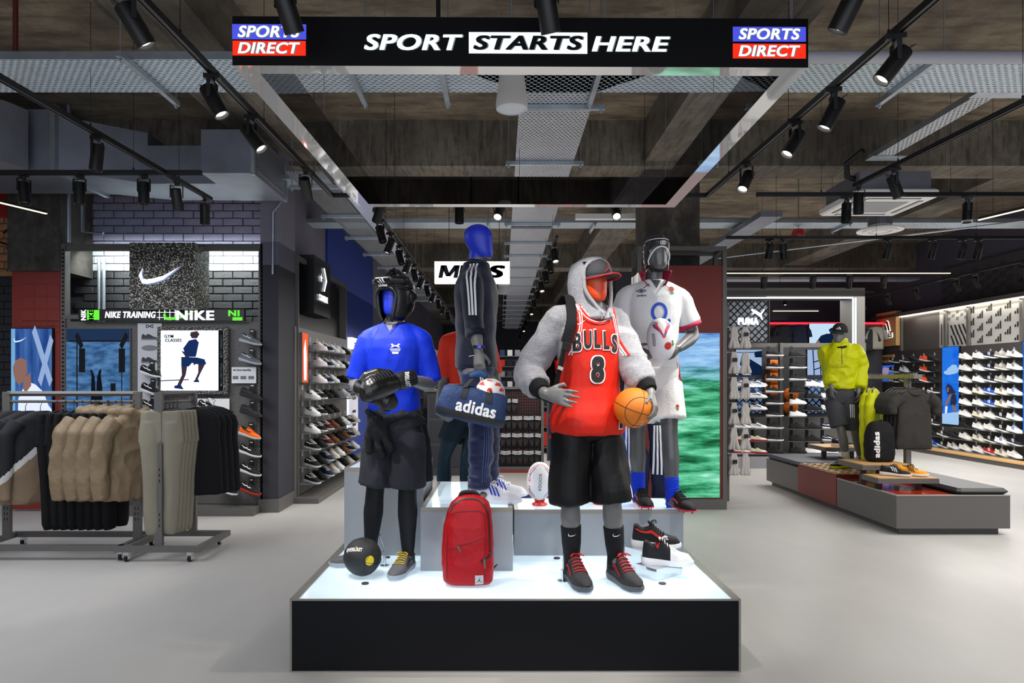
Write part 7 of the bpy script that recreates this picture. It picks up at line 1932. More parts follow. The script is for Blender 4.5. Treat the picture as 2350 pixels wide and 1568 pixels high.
# ================================================================= lattice bay with portal
D3 = 12.8
pu = thing('portal_bay', 'grey portal bay with white light lines, lattice panels and rows of trainers', 'wall bay', (0, 0, 0))
p0, p1 = pxx(1640, D3), pxx(1985, D3); zt = pz(668, D3)
MB().bb(p0, p1, D3, D3+.5, zt-.12, zt+.06).bb(p1-.22, p1, D3, D3+.5, 1.0, zt-.12).build('portal_frame', M_GREY, pu)
WL = glow('portal_light', 'd8ecff', 5)
zl = pz(684, D3)
MB().bb(p0, pxx(1957, D3), D3-.01, D3, zl-.01, zl+.012).build('light_line', WL, pu)
for x_ in (1956, 1962): MB().bb(pxx(x_, D3), pxx(x_, D3)+.02, D3-.01, D3, 1.9, zl).build('light_line', WL, pu)
MB().bb(p0, p1-.3, D3+.1, D3+.14, pz(793, D3)-.03, pz(787, D3)).build('rail', M_GREY, pu)
for x_ in (1795, 1985): MB().bb(pxx(x_, D3)-.03, pxx(x_, D3)+.03, D3+.02, D3+.12, .0, pz(787, D3)).build('upright', M_GREY, pu)
MB().bb(p0, p1, D3-.35, D3+.6, 0, pz(1049, D3-.3)).build('plinth', mat('plinth_light', '8c8c90', .5), pu)
MB().bb(p0, p1, D3+.45, D3+.5, .15, pz(960, D3)).build('lower_back', M_GREY, pu)
def lattice(x0, x1, z0, z1, y, step, back, nm, parent):
    MB().bb(x0, x1, y+.03, y+.05, z0, z1).build('backlight', back, parent)
    t = MB(); w, h = x1-x0, z1-z0
    for s_ in (1, -1):
        k = -h
        while k < w+.0:
            a, b = k, k+h
            pa, pb = (max(a, 0), (max(a, 0)-a)), (min(b, w), (min(b, w)-a))
            if pb[0] > pa[0]:
                xa_, za_, xb_, zb_ = pa[0], pa[1], pb[0], pb[1]
                if s_ < 0: za_, zb_ = h-za_, h-zb_
                t.tube([(x0+xa_, y, z0+za_), (x0+xb_, y, z0+zb_)], .011, 4)
            k += step
    t.bb(x0-.01, x0+.012, y-.015, y+.03, z0, z1).bb(x1-.012, x1+.01, y-.015, y+.03, z0, z1).bb(x0, x1, y-.015, y+.03, z0-.01, z0+.012).bb(x0, x1, y-.015, y+.03, z1-.012, z1+.01)
    tag(t.build(nm, M_BLACK, parent), kind='stuff')
ps = thing('logo_sign', 'square black lattice sign with glowing white leaping cat logo', 'sign', (0, 0, 0))
d = 12.5; lx0, lx1, lz0, lz1 = pxx(1668, d), pxx(1765, d), pz(786, d), pz(690, d)
lattice(lx0, lx1, lz0, lz1, d, .13, mat('lattice_back', '7c828c', .5, emit=.35), 'lattice', ps)
txt_on(ps, 'PUMA', (pxx(1716, d), d-.03, pz(738, d)), FR, UP, pxx(1740, d)-pxx(1692, d), pz(730, d)-pz(746, d), MATS['sign_white'], 0, .07)
cat_ = [(-.5, .32), (-.44, .42), (-.34, .40), (-.2, .32), (.0, .2), (.15, .1), (.25, .16), (.38, .36), (.5, .44), (.46, .34), (.34, .1), (.26, -.02), (.28, -.2), (.36, -.42), (.28, -.44), (.18, -.22), (.06, -.12), (-.08, -.02), (-.24, .08), (-.36, .0), (-.44, .02), (-.32, .14), (-.4, .22)]
place(poly_mesh([[(x*.26, y*.24) for x, y in cat_]]), (pxx(1738, d), d-.03, pz(722, d)), FR, UP, 'leaping_cat_logo', MATS['sign_white'], ps)
def sc_pic(lb, a, b, c_, e_, layers, back):
    d = D3-.02; return board('screen', lb, 'screen', (pxx((a+b)/2, d), d, pz((c_+e_)/2, d)), FR, UP, pxx(b, d)-pxx(a, d), pz(c_, d)-pz(e_, d), back, layers)
LBK = glow('pic_pale', 'a4bce0', .8); NVK = glow('pic_navy2', '142c54', .5)
sc_pic('lit screen picture of a navy boot left of the orange shoe column', 1689, 1748, 803, 861, [([[(-.3, .2), (-.1, .25), (.1, .1), (.5, -.15), (.5, -.5), (.1, -.5), (-.1, -.25), (-.35, -.1)]], NVK), ([[(.2, .42), (.5, .46), (.5, .2), (.24, .2)]], NVK), ([[(-.5, -.35), (-.2, -.5), (-.4, -.5)]], NVK), ([[(-.12, .02), (.0, .08), (.04, .0), (-.08, -.06)]], glow('pic_bright'if False else 'pic_cream', 'd8dcc0', .8))], LBK)
sc_pic('lit screen picture of hanging trainers behind the yellow jacket', 1853, 1915, 803, 861, [([seg((-.3, .5), (-.25, -.5), .02, .02), seg((-.05, .5), (0, -.5), .02, .02), seg((-.3, 0), (0, .1), .02, .02), seg((-.28, -.3), (.0, -.2), .02, .02)], NVK), ([[(-.2, .0), (0, .1), (.02, .3), (-.05, .35), (-.1, .1)], [(.12, .0), (.25, -.1), (.3, .3), (.2, .35)], [(.3, -.1), (.45, -.1), (.45, .3), (.35, .35)]], glow('pic_black'if False else 'pic_dk3', '20242c', .5))], LBK)
lattice(pxx(1690, D3), pxx(1752, D3), pz(950, D3), pz(869, D3), D3+.0, .13, mat('lattice_blue', '6c88b4', .5, emit=.35), 'lattice', pu)
lattice(pxx(1850, D3), pxx(1915, D3), pz(950, D3), pz(869, D3), D3+.0, .13, mat('lattice_blue'), 'lattice', pu)
WP = ('low', 'e6e6ea', 'e8e8e8', 'e8e8e8', '1c2030', 'form'); KP = ('run', '1a1a1c', 'e8e8e8', '1a1a1a', '1a1a1a', 'none'); KK = ('run', '151517', '1a1a1c', '1a1a1a', '1a1a1a', 'none'); WN = ('low', 'ececec', 'ececec', 'ececec', 'ececec', 'none'); RW = ('run', 'd8d8d4', 'c02c2c', '1a1a1c', 'b8d840', 'form'); NP = ('run', '18203c', 'e8e8e8', '18203c', 'e8e8e8', 'form')
NM3 = {WP: 'white with dark stripe', KP: 'black with white sole', KK: 'all black', WN: 'plain white', RW: 'white and red soled', NP: 'navy with white flash'}
CP = [(1698, {6: WP, 7: WP, 9: WP, 10: RW, 11: RW}), (1735, {6: WP, 7: WP, 8: WP, 9: WP, 10: RW, 11: RW}), (1772, {2: KP, 3: KP, 4: KP, 5: KP, 6: KP, 7: KP, 8: KK, 9: KP, 10: KP, 11: KK}), (1825, {2: KK, 3: KP, 4: KP, 5: KK, 6: WN, 7: WN, 8: WN, 9: KK, 10: KK, 11: KK}),
      (1861, {6: WN, 7: KK, 8: KK, 9: KK, 10: KK, 11: WN}), (1897, {6: WN, 7: WN, 8: WN, 9: NP, 10: NP, 11: NP})]
RY = {2: 818, 3: 846, 4: 873, 5: 900, 6: 887, 7: 914, 8: 941, 9: 984, 10: 1012, 11: 1040}
RY2 = {2: 818, 3: 846, 4: 873, 5: 900, 6: 901, 7: 929, 8: 957}
CN = ['leftmost', 'second', 'third', 'fourth', 'fifth', 'sixth']
LV = {2: 'top', 3: 'second', 4: 'third', 5: 'fourth', 6: 'fifth', 7: 'sixth', 8: 'seventh', 9: 'third lowest', 10: 'second lowest', 11: 'lowest'}
d = 12.62
for ci, (cx_, dct) in enumerate(CP):
    for k, sp_ in dct.items():
        y_ = RY[k] if (k >= 9 or cx_ not in (1772, 1825)) else {2: 818, 3: 846, 4: 873, 5: 901, 6: 928, 7: 956, 8: 0}[k]
        if y_ == 0: continue
        x_ = pxx(cx_, d); z_ = pz(y_, d)
        st = thing('display_ledge', 'small ledge, %s level of the %s column in the portal bay' % (LV[k], CN[ci]), 'shelf', (x_, d, z_-.008), 0, 'ledges of the portal bay')
        MB().bb(-.15, .15, -.08, .18 if d < 12.8 else .1, 0, .006).build('ledge', glow('ledge_lit', 'e0ecff', 2.5) if (k == 6 and cx_ in (1735, 1897)) else M_GREY, st)
        if k != 6 or cx_ in (1772, 1825): MB().bb(-.03, .03, .17, .18, .0, .20).build('price_strip', PBLK, st)
        shoe_thing('%s trainer, %s level of the %s column in the portal bay' % (NM3[sp_], LV[k], CN[ci]), 'trainers in the portal bay', (x_, d, z_), (1, -.18), sp_, False)
# orange bags and clothes glimpsed through the portal
for k, (px_, py_) in enumerate(((1775, 840), (1773, 868), (1772, 895), (1815, 905), (1814, 935))):
    dd = 13.3; o = MB().sphere((0, 0, 0), (.16, .07, .13), 14).build('backpack', fab('d8701c'), None, True); o.location = (pxx(px_, dd), dd, pz(py_, dd))
    tag(o, ('orange rounded bag behind the third shoe column, %s one' % ('top', 'middle', 'lowest')[k]) if k < 3 else 'orange bag beside the slotted upright, %s' % ('upper', 'lower')[k-3], 'bag', 'orange bags behind the portal bay')
    MB().box((0, -.06, -.05), (.14, .05, .1), None, .01).build('pocket', fab('b85c14'), o)
bg = thing('peg_wall', 'dark peg wall behind the orange bags', 'wall panel', (0, 0, 0)); MB().bb(p0, p1, 13.45, 13.5, .1, 2.35).build('panel', M_DGREY, bg)
# wall display behind: red line, screen, hanging tops
rl_ = thing('led_line', 'thin glowing red line running along the back wall', 'linear light', (0, 0, 0))
d = 17.6; MB().bb(pxx(1672, d), 9.95, d, d+.04, pz(744, d), pz(740, d)).build('tube', glow('led_red_line', 'ff2030', 3), rl_)
bwl = thing('wall_panel', 'dark back wall panel under the red light line', 'wall panel', (0, 0, 0)); MB().bb(3.3, 9.9, d+.05, d+.15, .1, pz(742, d)).build('panel', M_DGREY, bwl)
board('screen', 'lit screen of a sportsman wiping his face above the portal bay rail', 'screen', (pxx(1901, d), d-.02, pz(766, d)), FR, UP, pxx(1946, d)-pxx(1857, d), pz(744, d)-pz(790, d), glow('pic_field', 'b8d4e8', 1.0), [
    ([[(-.35, -.5), (-.2, -.1), (-.05, .0), (.1, -.02), (.2, -.2), (.3, -.5)], [(.0, .2), (.08, .3), (.18, .28), (.2, .15), (.1, .05), (.02, .08)]], NVK), ([[(.05, .12), (.14, .14), (.2, .0), (.1, -.05)], [(-.35, -.5), (-.28, -.3), (-.2, -.5)]], SKIN)])
for i, (px_, py_, c_) in enumerate(((1800, 765, '24262c'), (1835, 765, '1c2440'), (1992, 775, '2c2c30'), (2010, 770, 'a8a49c'), (1780, 790, '2a2a2e'))):
    dd = 17.3; o = thing('hanging_shirt', ['dark grey shirt on the back wall left of the small screen', 'navy shirt on the back wall beside the small screen', 'dark shirt on the back wall right of the portal', 'pale shirt on the back wall by the wooden logo sign', 'charcoal shirt low on the back wall behind the portal'][i], 'shirt', (pxx(px_, dd), dd, pz(py_, dd)), 0, 'shirts on the back wall')
    mb = MB().rings([[V(w*math.cos(a), .05*math.sin(a), z) for a in [q*2*PI/16 for q in range(16)]] for z, w in ((.22, .05), (.2, .16), (.12, .2), (-.25, .19), (-.35, .2))])
    for sg in (-1, 1): mb.tube([(sg*.17, 0, .17), (sg*.24, 0, .05), (sg*.27, 0, -.1)], [.05, .055, .06], 8)
    mb.build('fabric', fab(c_), o, True)

# ================================================================= patterned wall with white trainers
XR = 10.02
ab = thing('long_bay', 'long dark wall bay with lit patterned panels over rows of white trainers', 'wall bay', (0, 0, 0))
MB().bb(XR, XR+.1, 8.5, 18.2, .1, 2.36).build('back_panel', mat('bay_brown_grey', '3c3836', .6, noise_amt=.05), ab)
MB().bb(XR-.62, XR, 8.5, 18.2, 0, .085).build('plinth', mat('plinth_dark', '4a4846', .6), ab); MB().bb(XR-.63, XR-.3, 8.5, 18.2, .085, .11).build('plinth_top', M_OAK, ab)
MB().bb(XR-.12, XR+.05, 8.5, 18.2, 3.22, 3.30).build('top_rail', M_GREY, ab)
MB().bb(XR-.03, XR+.03, 8.6, 18.0, 3.20, 3.22).build('led_strip', glow('strip_warmwhite', 'fff4dc', 6), ab)
area('bay_strip_right', (XR-.05, 12.5, 3.19), (0, .5, 0), .06, 8, 45, (1, .96, .88))
M_LITP = mat('panel_pale', 'a8a6a2', .6); M_BARS = mat('pattern_black', '181818', .6)
MB().bb(XR+.04, XR+.08, 8.5, 15.6, 2.36, 3.22).build('pale_panel', M_LITP, ab)
MB().bb(XR+.04, XR+.08, 15.6, 18.2, 2.36, 3.22).build('dark_panel', mat('panel_brownish', '4c4a48', .5), ab)
for y_ in (17.0, 15.3, 14.55, 13.05, 11.5): MB().bb(XR-.02, XR+.05, y_, y_+.07, 2.36, 3.22).build('divider', M_GREY, ab)
def wallpoly(polys, x, m, nm, parent):
    """polys in (y, z)"""
    me = poly_mesh([[(-y, z) for y, z in p] for p in polys]); return place(me, (x, 0, 0), (0, -1, 0), UP, nm, m, parent)
def stamps(y0, y1, z0, z1, kind, step, s):
    out = []; y = y0; i = 0
    while y < y1:
        z = z0+(step*.5 if i % 2 else 0)
        while z < z1-s*.6:
            if kind == 'logo':
                for k, h in ((0, 1), (1, .66), (2, .34)): out.append([(y+k*s*.36, z), (y+k*s*.36+s*.26, z), (y+k*s*.36+s*.26, z+s*h*.8), (y+k*s*.36, z+s*h)])
            elif kind == 'tick':
                for k in range(3): out.append([(y+k*s*.3+s*.16, z), (y+k*s*.3+s*.28, z), (y+k*s*.3+s*.12, z+s*.6), (y+k*s*.3, z+s*.6)])
            z += step
        y += step; i += 1
    return out
XP = XR+.036
wallpoly(stamps(13.15, 14.5, 2.4, 3.18, 'logo', .26, .17), XP, M_BARS, 'bar_pattern', ab)
wallpoly([[(y, 2.42+.0), (y+.04, 2.42), (y+.04, 2.9), (y, 2.9)] for y in (15.28, 15.4, 15.5)]+stamps(14.65, 15.25, 2.95, 3.2, 'tick', .14, .12), XP, M_BARS, 'bar_pattern', ab)
zz = []
for k in range(5):
    y = 14.65+k*.13; zz += [[(y, 2.85), (y+.06, 2.85), (y-.06+.0, 2.62), (y-.12, 2.62)], [(y, 2.62), (y+.05, 2.62), (y-.06, 2.4), (y-.12, 2.4)]]
wallpoly(zz, XP, M_BARS, 'zigzag_pattern', ab)
wallpoly(stamps(12.3, 13.0, 2.95, 3.18, 'logo', .14, .09)+stamps(11.6, 13.0, 2.4, 2.8, 'tick', .26, .15), XP, M_BARS, 'bar_pattern', ab)
zz = []
for k in range(5):
    y = 11.6+k*.16; zz += [[(y, 3.18), (y+.08, 3.18), (y+.16, 3.02), (y+.08, 3.02)], [(y+.02, 3.02), (y+.1, 3.02), (y+.24, 2.86), (y+.16, 2.86)]]
wallpoly(zz, XP, M_BARS, 'zigzag_pattern', ab)
txt_on(ab, 'B H M', (XP, 12.68, 2.87), (0, -1, 0), UP, .42, .1, M_BARS)
up2 = thing('pattern_wall', 'dark grey upper wall printed with rows of slanted black bars', 'wall panel', (0, 0, 0))
MB().bb(XR+.08, XR+.12, 8.5, 15.6, 3.3, 4.15).build('board', mat('upper_grey', '3a3a40', .7), up2)
wallpoly(stamps(11.2, 13.2, 3.4, 4.1, 'logo', .27, .19)+stamps(13.4, 15.4, 3.4, 4.1, 'tick', .2, .2), XR+.076, M_BARS, 'bar_pattern', up2)
# oak logo sign
ws_ = thing('logo_sign', 'square wooden sign with lit three bar logo and lettering on the right wall', 'sign', (0, 0, 0))
MB().bb(XR-.12, XR+.02, 17.05, 17.95, 2.5, 3.37).build('box', M_OAK, ws_)
SXX = XR-.125
for of, m_, k in ((.004, MATS['sign_white'], 1.08), (.012, mat('sign_dark', '14161c', .4), 1.0)):
    me = poly_mesh([[(x, y) for x, y in p] for p in bars(.34*k, .26*k)]); place(me, (SXX-of, 17.47, 3.02), (0, -1, 0), UP, 'three_bar_logo' if k == 1 else 'halo', m_, ws_)
    place(textfit('adidas', .56*k, .16*k, 0, .05), (SXX-of, 17.47, 2.79), (0, -1, 0), UP, 'lettering' if k == 1 else 'halo', m_, ws_)
sb2 = thing('wall_sign', 'small wooden SPORT sign under the wooden logo sign', 'sign', (0, 0, 0)); MB().bb(XR-.04, XR+.0, 17.3, 18.0, 2.08, 2.28).build('board', M_OAK, sb2)
txt_on(sb2, 'SPORT', (XR-.045, 17.62, 2.18), (0, -1, 0), UP, .28, .09, M_BARS)
board('screen', 'blurred blue and pink screen under the wooden SPORT sign', 'screen', (XR-.03, 17.65, 1.8), (0, -1, 0), UP, .75, .42, glow('pic_royal', '2c54b8', .9), [([[(-.3, .1), (-.1, .4), (.3, .3), (.1, -.1), (-.2, -.3)]], glow('pic_mauve', '9c88b0', .8))])
sky = grad('pic_sky', '0c5cd0', '2470dc', '2c78e0', 1.5, (1, 1, 1), .95)
board('screen', 'tall narrow sky blue screen of a kneeling runner between the trainer rows', 'screen', (XR-.04, 15.1, 1.5), (0, -1, 0), UP, .56, 1.72, sky, [
    ([ell(.15, .2, .35, .05), ell(-.1, .17, .3, .03), ell(.2, .24, .2, .03), [(-.5, -.37), (.5, -.33), (.5, -.5), (-.5, -.5)], ell(-.3, -.44, .2, .03)], glow('pic_cloud', '9cc4ec', .9)),
    ([[(-.28, -.03), (-.15, .03), (.05, .0), (.3, -.08), (.38, -.2), (.3, -.27), (.0, -.25), (.05, -.15), (-.1, -.12), (-.2, -.1)]], glow('pic_top', '34405c', .5)),
    ([[(.0, -.1), (.1, -.12), (-.2, -.27), (-.35, -.25)], [(.1, -.25), (.3, -.26), (.38, -.34), (.2, -.34)], [(-.2, -.03), (-.08, -.02), (-.1, -.09), (-.2, -.08)]], SKIN),
    ([[(-.3, -.27), (-.15, -.27), (-.2, -.36), (-.32, -.36)]], PW)])
board('screen', 'bright blue screen at the right edge beside the white trainers', 'screen', (XR-.04, 12.75, 1.5), (0, -1, 0), UP, .5, 1.72, sky, [([ell(.1, .1, .3, .04)], MATS['pic_cloud'])])
aW, aN, aG, aC, aB, aT, aR, aK = [('low', a, b, c_, d_, 'stripes') for a, b, c_, d_ in (('e4e2e0', 'ececea', 'e4e2e0', 'e4e2e0'), ('1c2034', 'e8e8e8', '1c2034', 'e8e8e8'), ('9c9a90', 'e4e0d8', 'ececec', 'ececec'), ('dcd4c8', 'e8dcc0', 'ececec', '2a2a30'), ('2450b4', 'd8dce8', '2450b4', 'ececec'), ('e4e4e6', 'ececec', 'e4e4e6', '2846b0'), ('b81c28', 'd8d8d8', 'b81c28', 'ececec'), ('1a1a1c', 'e8e8e8', '1a1a1c', 'ececec'))]
aS = ('low', 'e2e0de', 'ececea', 'e4e2e0', '26262a', 'stripes')
AR, AO, AD = ('run', '1a1a1c', 'e8e8e8', '1a1a1a', 'e8e8e8', 'stripes'), ('run', 'e04a24', 'e8e8e8', 'e04a24', 'e04a24', 'none'), ('run', '1c1c20', '1a1a1c', '1c1c20', '303034', 'stripes')
AN_ = {aW: 'plain white', aN: 'navy', aG: 'grey', aC: 'cream', aB: 'royal blue', aT: 'white with blue stripes', aR: 'red', aK: 'black with white stripes', aS: 'white with dark stripes', AR: 'black running', AO: 'orange red running', AD: 'all dark running'}
z_of = lambda k: 2.06-.2425*k
cols_r = [(17.15, [AR, aN, AR]), (16.7, [aN, aT, aN]), (16.3, [AD, AD, AD]), (15.9, [AO, AO, AO, AR, AR, aK, aK]), (15.6, [AD, AD, AD, AR, aK, AD, aK, AD, aB])]
cols_r2 = [(14.52, [aW, aW, aW, aW, aW, aW, AD, aW, aW]), (14.10, [aW, aW, aW, aC, aW, aC, aW, aC, aW]), (13.78, [aN, aN, aN, aB, aB, aW, aW, aK, aR]), (13.46, [aG, aG, aG, aC, aC, aK, aK, aT, aC]), (13.14, [aS, aS, aS, aT, aT, aS, aT, aN, aW])]
for ci, (y_, lst) in enumerate(cols_r+cols_r2):
    for k, sp_ in enumerate(lst):
        g = ci-len(cols_r)
        lb = ('%s trainer, %s row down, %s column right of tall blue screen' % (AN_[sp_], ORD[k], ORD[g])) if g >= 0 else ('%s trainer, %s row down, %s column left of blue screen' % (AN_[sp_], ORD[k], ORD[ci]))
        shoe_thing(lb, 'trainers on the long right wall', (XR-.14, y_, z_of(k)+.02), (.12, -1), sp_, False, scale=1.12, pitch=-.16)
for j, (y_, lst) in enumerate(((15.25, [AR, AR]), (14.9, [AD, ('run', 'd8d4d0', 'e8e8e8', 'd8d4d0', '2a2a2e', 'stripes')]))):
    for k, sp_ in enumerate(lst): shoe_thing('%s trainer under the tall blue screen, %s row, %s one' % ('black' if sp_ in (AR, AD) else 'white', ('upper', 'lower')[k], ('left', 'right')[j]), 'trainers on the long right wall', (XR-.14, y_, z_of(7+k)+.02), (.12, -1), sp_, False, scale=1.12, pitch=-.16)
for k in range(9):
    sf = thing('display_shelf', '%s clear ledge from the top on the long right wall' % ORD[k], 'shelf', (XR-.27, 0, z_of(k)-.008), 0, 'clear ledges on the long right wall')
    MB().bb(0, .25, 12.95, 14.72, 0, .005).build('ledge', M_GLASS, sf)
    if k < 3 or k > 6: MB().bb(0, .25, 15.45 if k < 3 else 14.72, 17.35 if k < 3 else 15.75, 0, .005).build('ledge', M_GLASS, sf)
pt = MB()
for ci, (y_, lst) in enumerate(cols_r+cols_r2):
    for k in range(len(lst)): pt.bb(XR-.006, XR, y_-.21, y_-.17, z_of(k)+.1, z_of(k)+.2)
tag(pt.build('price_strips', mat('price_white'), ab), kind='stuff')

# ================================================================= long low display bench
bn2 = thing('display_bench', 'long low grey and red display bench with cushions and glossy red top', 'bench', (0, 0, 0))
X0, X1, Y0, Y1, HB2 = 4.10, 5.28, 7.05, 10.5, .42
M_BG = mat('bench_grey', '5e5c5a', .45); M_BR = mat('bench_red', '7a241c', .45)
MB().bb(X0, X1, Y0, 8.30, .07, HB2-.012).build('near_box', M_BG, bn2)
MB().bb(X0-.004, X1, 8.31, 9.38, .07, HB2+.03).build('middle_box', M_BR, bn2)
MB().bb(X0, X1, 9.39, Y1, .07, HB2-.012).build('far_box', M_BG, bn2)
MB().bb(X0+.06, X1-.08, Y0+.06, Y1-.06, 0, .07).build('base', mat('base_grey', '4c4a48', .5), bn2)
M_RIMB = mat('bench_rim', '9a9690', .4)
MB().bb(X0-.004, X0+.014, Y0-.004, 8.30, HB2-.012, HB2).bb(X0+.014, X1, Y0-.004, Y0+.014, HB2-.012, HB2).build('rim', M_RIMB, bn2)
MB().bb(X0+.014, 4.72, Y0+.014, 8.30, HB2-.012, HB2-.004).build('red_gloss_top', mat('red_acrylic', 'b02c10', .12, coat=.6), bn2)
MB().box(((4.74+X1)/2, 7.85, HB2+.03), (X1-4.74, 1.6, .07), None, .03).build('cushion', mat('cushion_black', '26282c', .45), bn2)
MB().box(((X0+X1)/2, 9.95, HB2+.025), (X1-X0, 1.1, .065), None, .03).build('cushion', mat('cushion_grey', '3c4048', .5), bn2)
MB().bb(X0, X1-.1, 8.31, 9.38, HB2+.03, HB2+.036).build('dark_inlay', M_BLACK, bn2)
nn_ = 0
for i in range(14):
    for k in range(8):
        if (i+k) % 2 == 0:
            o = MB().bb(-.075, .075, -.017, .017, 0, .014).build('lattice_slat', M_OAK, bn2) if nn_ == 0 else link('lattice_slat', LS.data, bn2)
            if nn_ == 0: LS = o
            o.location = (X0+.08+k*.14, 8.36+i*.075, HB2+.036); nn_ += 1
        else:
            o = link('lattice_slat', LS.data, bn2); o.location = (X0+.08+k*.14, 8.36+i*.075, HB2+.0365); o.scale = (.5, 1, .9); o.rotation_euler = (0, 0, PI/2)
def riser(label, x0, x1, y0, y1, z, legs):
    t = thing('display_riser', label, 'riser', (0, 0, HB2-.004), 0, 'oak topped risers on the bench')
    MB().bb(x0, x1, y0, y1, z-.06-HB2, z-.008-HB2).build('tray', M_BG, t); MB().bb(x0+.01, x1-.01, y0+.01, y1-.01, z-.008-HB2, z-HB2).build('oak_top', M_OAK, t)
    for lx, ly in legs: MB().bb(lx-.03, lx+.03, ly-.02, ly+.02, 0, z-.06-HB2).build('leg', mat('leg_brown', '3a302c', .5), t)
riser('low oak topped riser carrying the black and the orange trainer', 4.06, 4.72, 7.32, 7.66, .56, [(4.15, 7.5), (4.6, 7.5)])
riser('taller oak topped riser carrying the black backpack', 4.08, 4.66, 7.67, 8.25, .66, [(4.15, 7.8), (4.5, 8.1)])
riser('far oak topped riser behind the yellow jacket mannequin', 4.62, 5.25, 9.7, 10.25, .66, [(4.7, 9.9), (5.1, 9.9)])
shoe_thing('black running trainer with white sole on the low oak riser', 'trainers on the bench', (4.30, 7.5, .562), (.75, -.65), AR, True)
shoe_thing('orange yellow running trainer on the low oak riser', 'trainers on the bench', (4.50, 7.52, .562), (.75, -.65), ('run', 'e8981c', 'ececec', '2a2a1c', '1a1a1a', 'stripes'), True)
shoe_thing('black and orange running trainer on the far oak riser', 'trainers on the bench', (4.9, 9.85, .662), (1, -.3), ('run', '1c1c20', 'e8e4e0', 'e86a3c', 'e86a3c', 'stripes'), False)
kb = thing('backpack', 'black backpack with vertical white lettering on the bench riser', 'backpack', (0, 0, 0)); kc = V(4.44, 7.98, .662)
mb = MB(); rs = []
for z, w, dd in ((0, .13, .08), (.03, .155, .10), (.15, .165, .11), (.3, .158, .10), (.40, .14, .08), (.45, .10, .055), (.47, .05, .03)):
    rs.append([kc+V(w*(abs(math.cos(a))**.65)*(1 if math.cos(a) > 0 else -1), dd*(abs(math.sin(a))**.7)*(1 if math.sin(a) > 0 else -1), z) for a in [i*2*PI/28 for i in range(28)]])
mb.rings(rs); kbo = remesh(mb, 'bag_body', clothmat('black_pack2', '161618', .3, 60), .009, 2, kb, .005, 8)
project(textfit('adidas', .30, .062, 0, .05, .01), kc+V(-.085, -.5, .2), (0, 0, 1), (-1, 0, 0), kbo, 'lettering', WHT, kbo, .003)
MB().tube([tuple(kc+V(.12, .06, .35)), tuple(kc+V(.2, .06, .2)), tuple(kc+V(.17, .04, .02))], .018, 8, 'round', .4).build('strap', M_BLACK, kb, True)
MB().tube([tuple(kc+V(-.03, -.02, .455)), tuple(kc+V(0, -.02, .49)), tuple(kc+V(.04, -.02, .455))], .008, 6).build('handle', M_BLACK, kb, True)

# ================================================================= garments
def hanger(parent, z, w, hook=.1, m=None):
    m = m or mat('hanger_black', '141416', .4)
    return MB().tube([(-w, 0, z-.06), (-w*.5, 0, z-.02), (0, 0, z), (w*.5, 0, z-.02), (w, 0, z-.06)], .009, 6, 'round').tube([(0, 0, z), (0, 0, z+hook*.5), (.012, 0, z+hook*.75), (0, 0, z+hook), (-.014, 0, z+hook*.8)], .0028, 5).build('hanger', m, parent, True)
def top_mesh(name, mats, L_=.66, W2=.24, T=.045, sleeve=.0, sr=.05, wr=.01, wf=7, seed=0, slx=.05, hood=0, pick=None, vox=.011, flare=1.0):
    mb = MB(); rs = []
    for z, w, t in ((0, .07, .5), (-.03, .13, .8), (-.07, W2*.82, 1), (-.14, W2*.92, 1), (-.3, W2*.9, 1.05), (-L_+.05, W2*flare, 1.15), (-L_, W2*flare*.97, 1.1)):
        rs.append([V(w*(abs(math.cos(a))**.6)*(1 if math.cos(a) > 0 else -1), T*t*math.sin(a), z) for a in [i*2*PI/24 for i in range(24)]])
    mb.rings(rs)
    if sleeve:
        for sg in (-1, 1): mb.tube([(sg*W2*.78, 0, -.09), (sg*(W2+slx*.6), 0, -.2 if sleeve > .3 else -.16), (sg*(W2+slx), 0, -.09-sleeve*.6), (sg*(W2+slx*.9), -.01, -.09-sleeve)], [sr*1.15, sr*1.1, sr, sr*.8], 12, 'flat')
    if hood: mb.tube([(-.09, .0, -.01), (-.06, -.06, .0), (0, -.075, -.05), (.06, -.06, .0), (.09, 0, -.01)], .04, 10, 'round').tube([(-.1, .03, .0), (0, .06, .02), (.1, .03, 0)], .05, 10, 'round')
    o = remesh(mb, name, mats, vox, 2, None, wr, wf, (1, 1, .6), seed); me = o.data; bpy.data.objects.remove(o)
    if pick:
        for p in me.polygons: p.material_index = pick(p.center)
    return me
def trouser_mesh(name, m, L_=1.02, W2=.17, T=.03, seed=0, cuff=True):
    mb = MB()
    mb.rings([[V(w*(abs(math.cos(a))**.6)*(1 if math.cos(a) > 0 else -1), T*math.sin(a), z) for a in [i*2*PI/20 for i in range(20)]] for z, w in ((0, W2*.9), (-.05, W2*.95), (-.28, W2*1.05))])
    for sg in (-1, 1): mb.tube([(sg*W2*.5, 0, -.1), (sg*W2*.52, 0, -.3), (sg*W2*.45, .004*sg, -.6), (sg*W2*.38, 0, -L_+.05), (sg*W2*.36, 0, -L_)], [.085, .09, .07, .052, .044], 12, 'flat', .5, up=(1, 0, 0)) if False else mb.tube([(sg*W2*.48, 0, -.1), (sg*W2*.5, .008*sg, -.3), (sg*W2*.44, .012*sg, -.6), (sg*W2*.40, .012*sg, -L_+.05), (sg*W2*.38, .012*sg, -L_)], [W2*.44, W2*.46, W2*.40, W2*.33, W2*.27], 14, 'flat', .55, up=(0, 1, 0))
    o = remesh(mb, name, m, .010, 2, None, .009, 6, (1, 1, .3), seed); me = o.data; bpy.data.objects.remove(o); return me
def hang(me_list, name, label, cat, group, loc, rz, hz=.02, hw=.17, part='fabric', hk=.09, extra=None):
    t = thing(name, label, cat, loc, rz, group); link(part, me_list, t); 
    if hz is not None: hanger(t, hz, hw, hk)
    if extra: extra(t)
    return t
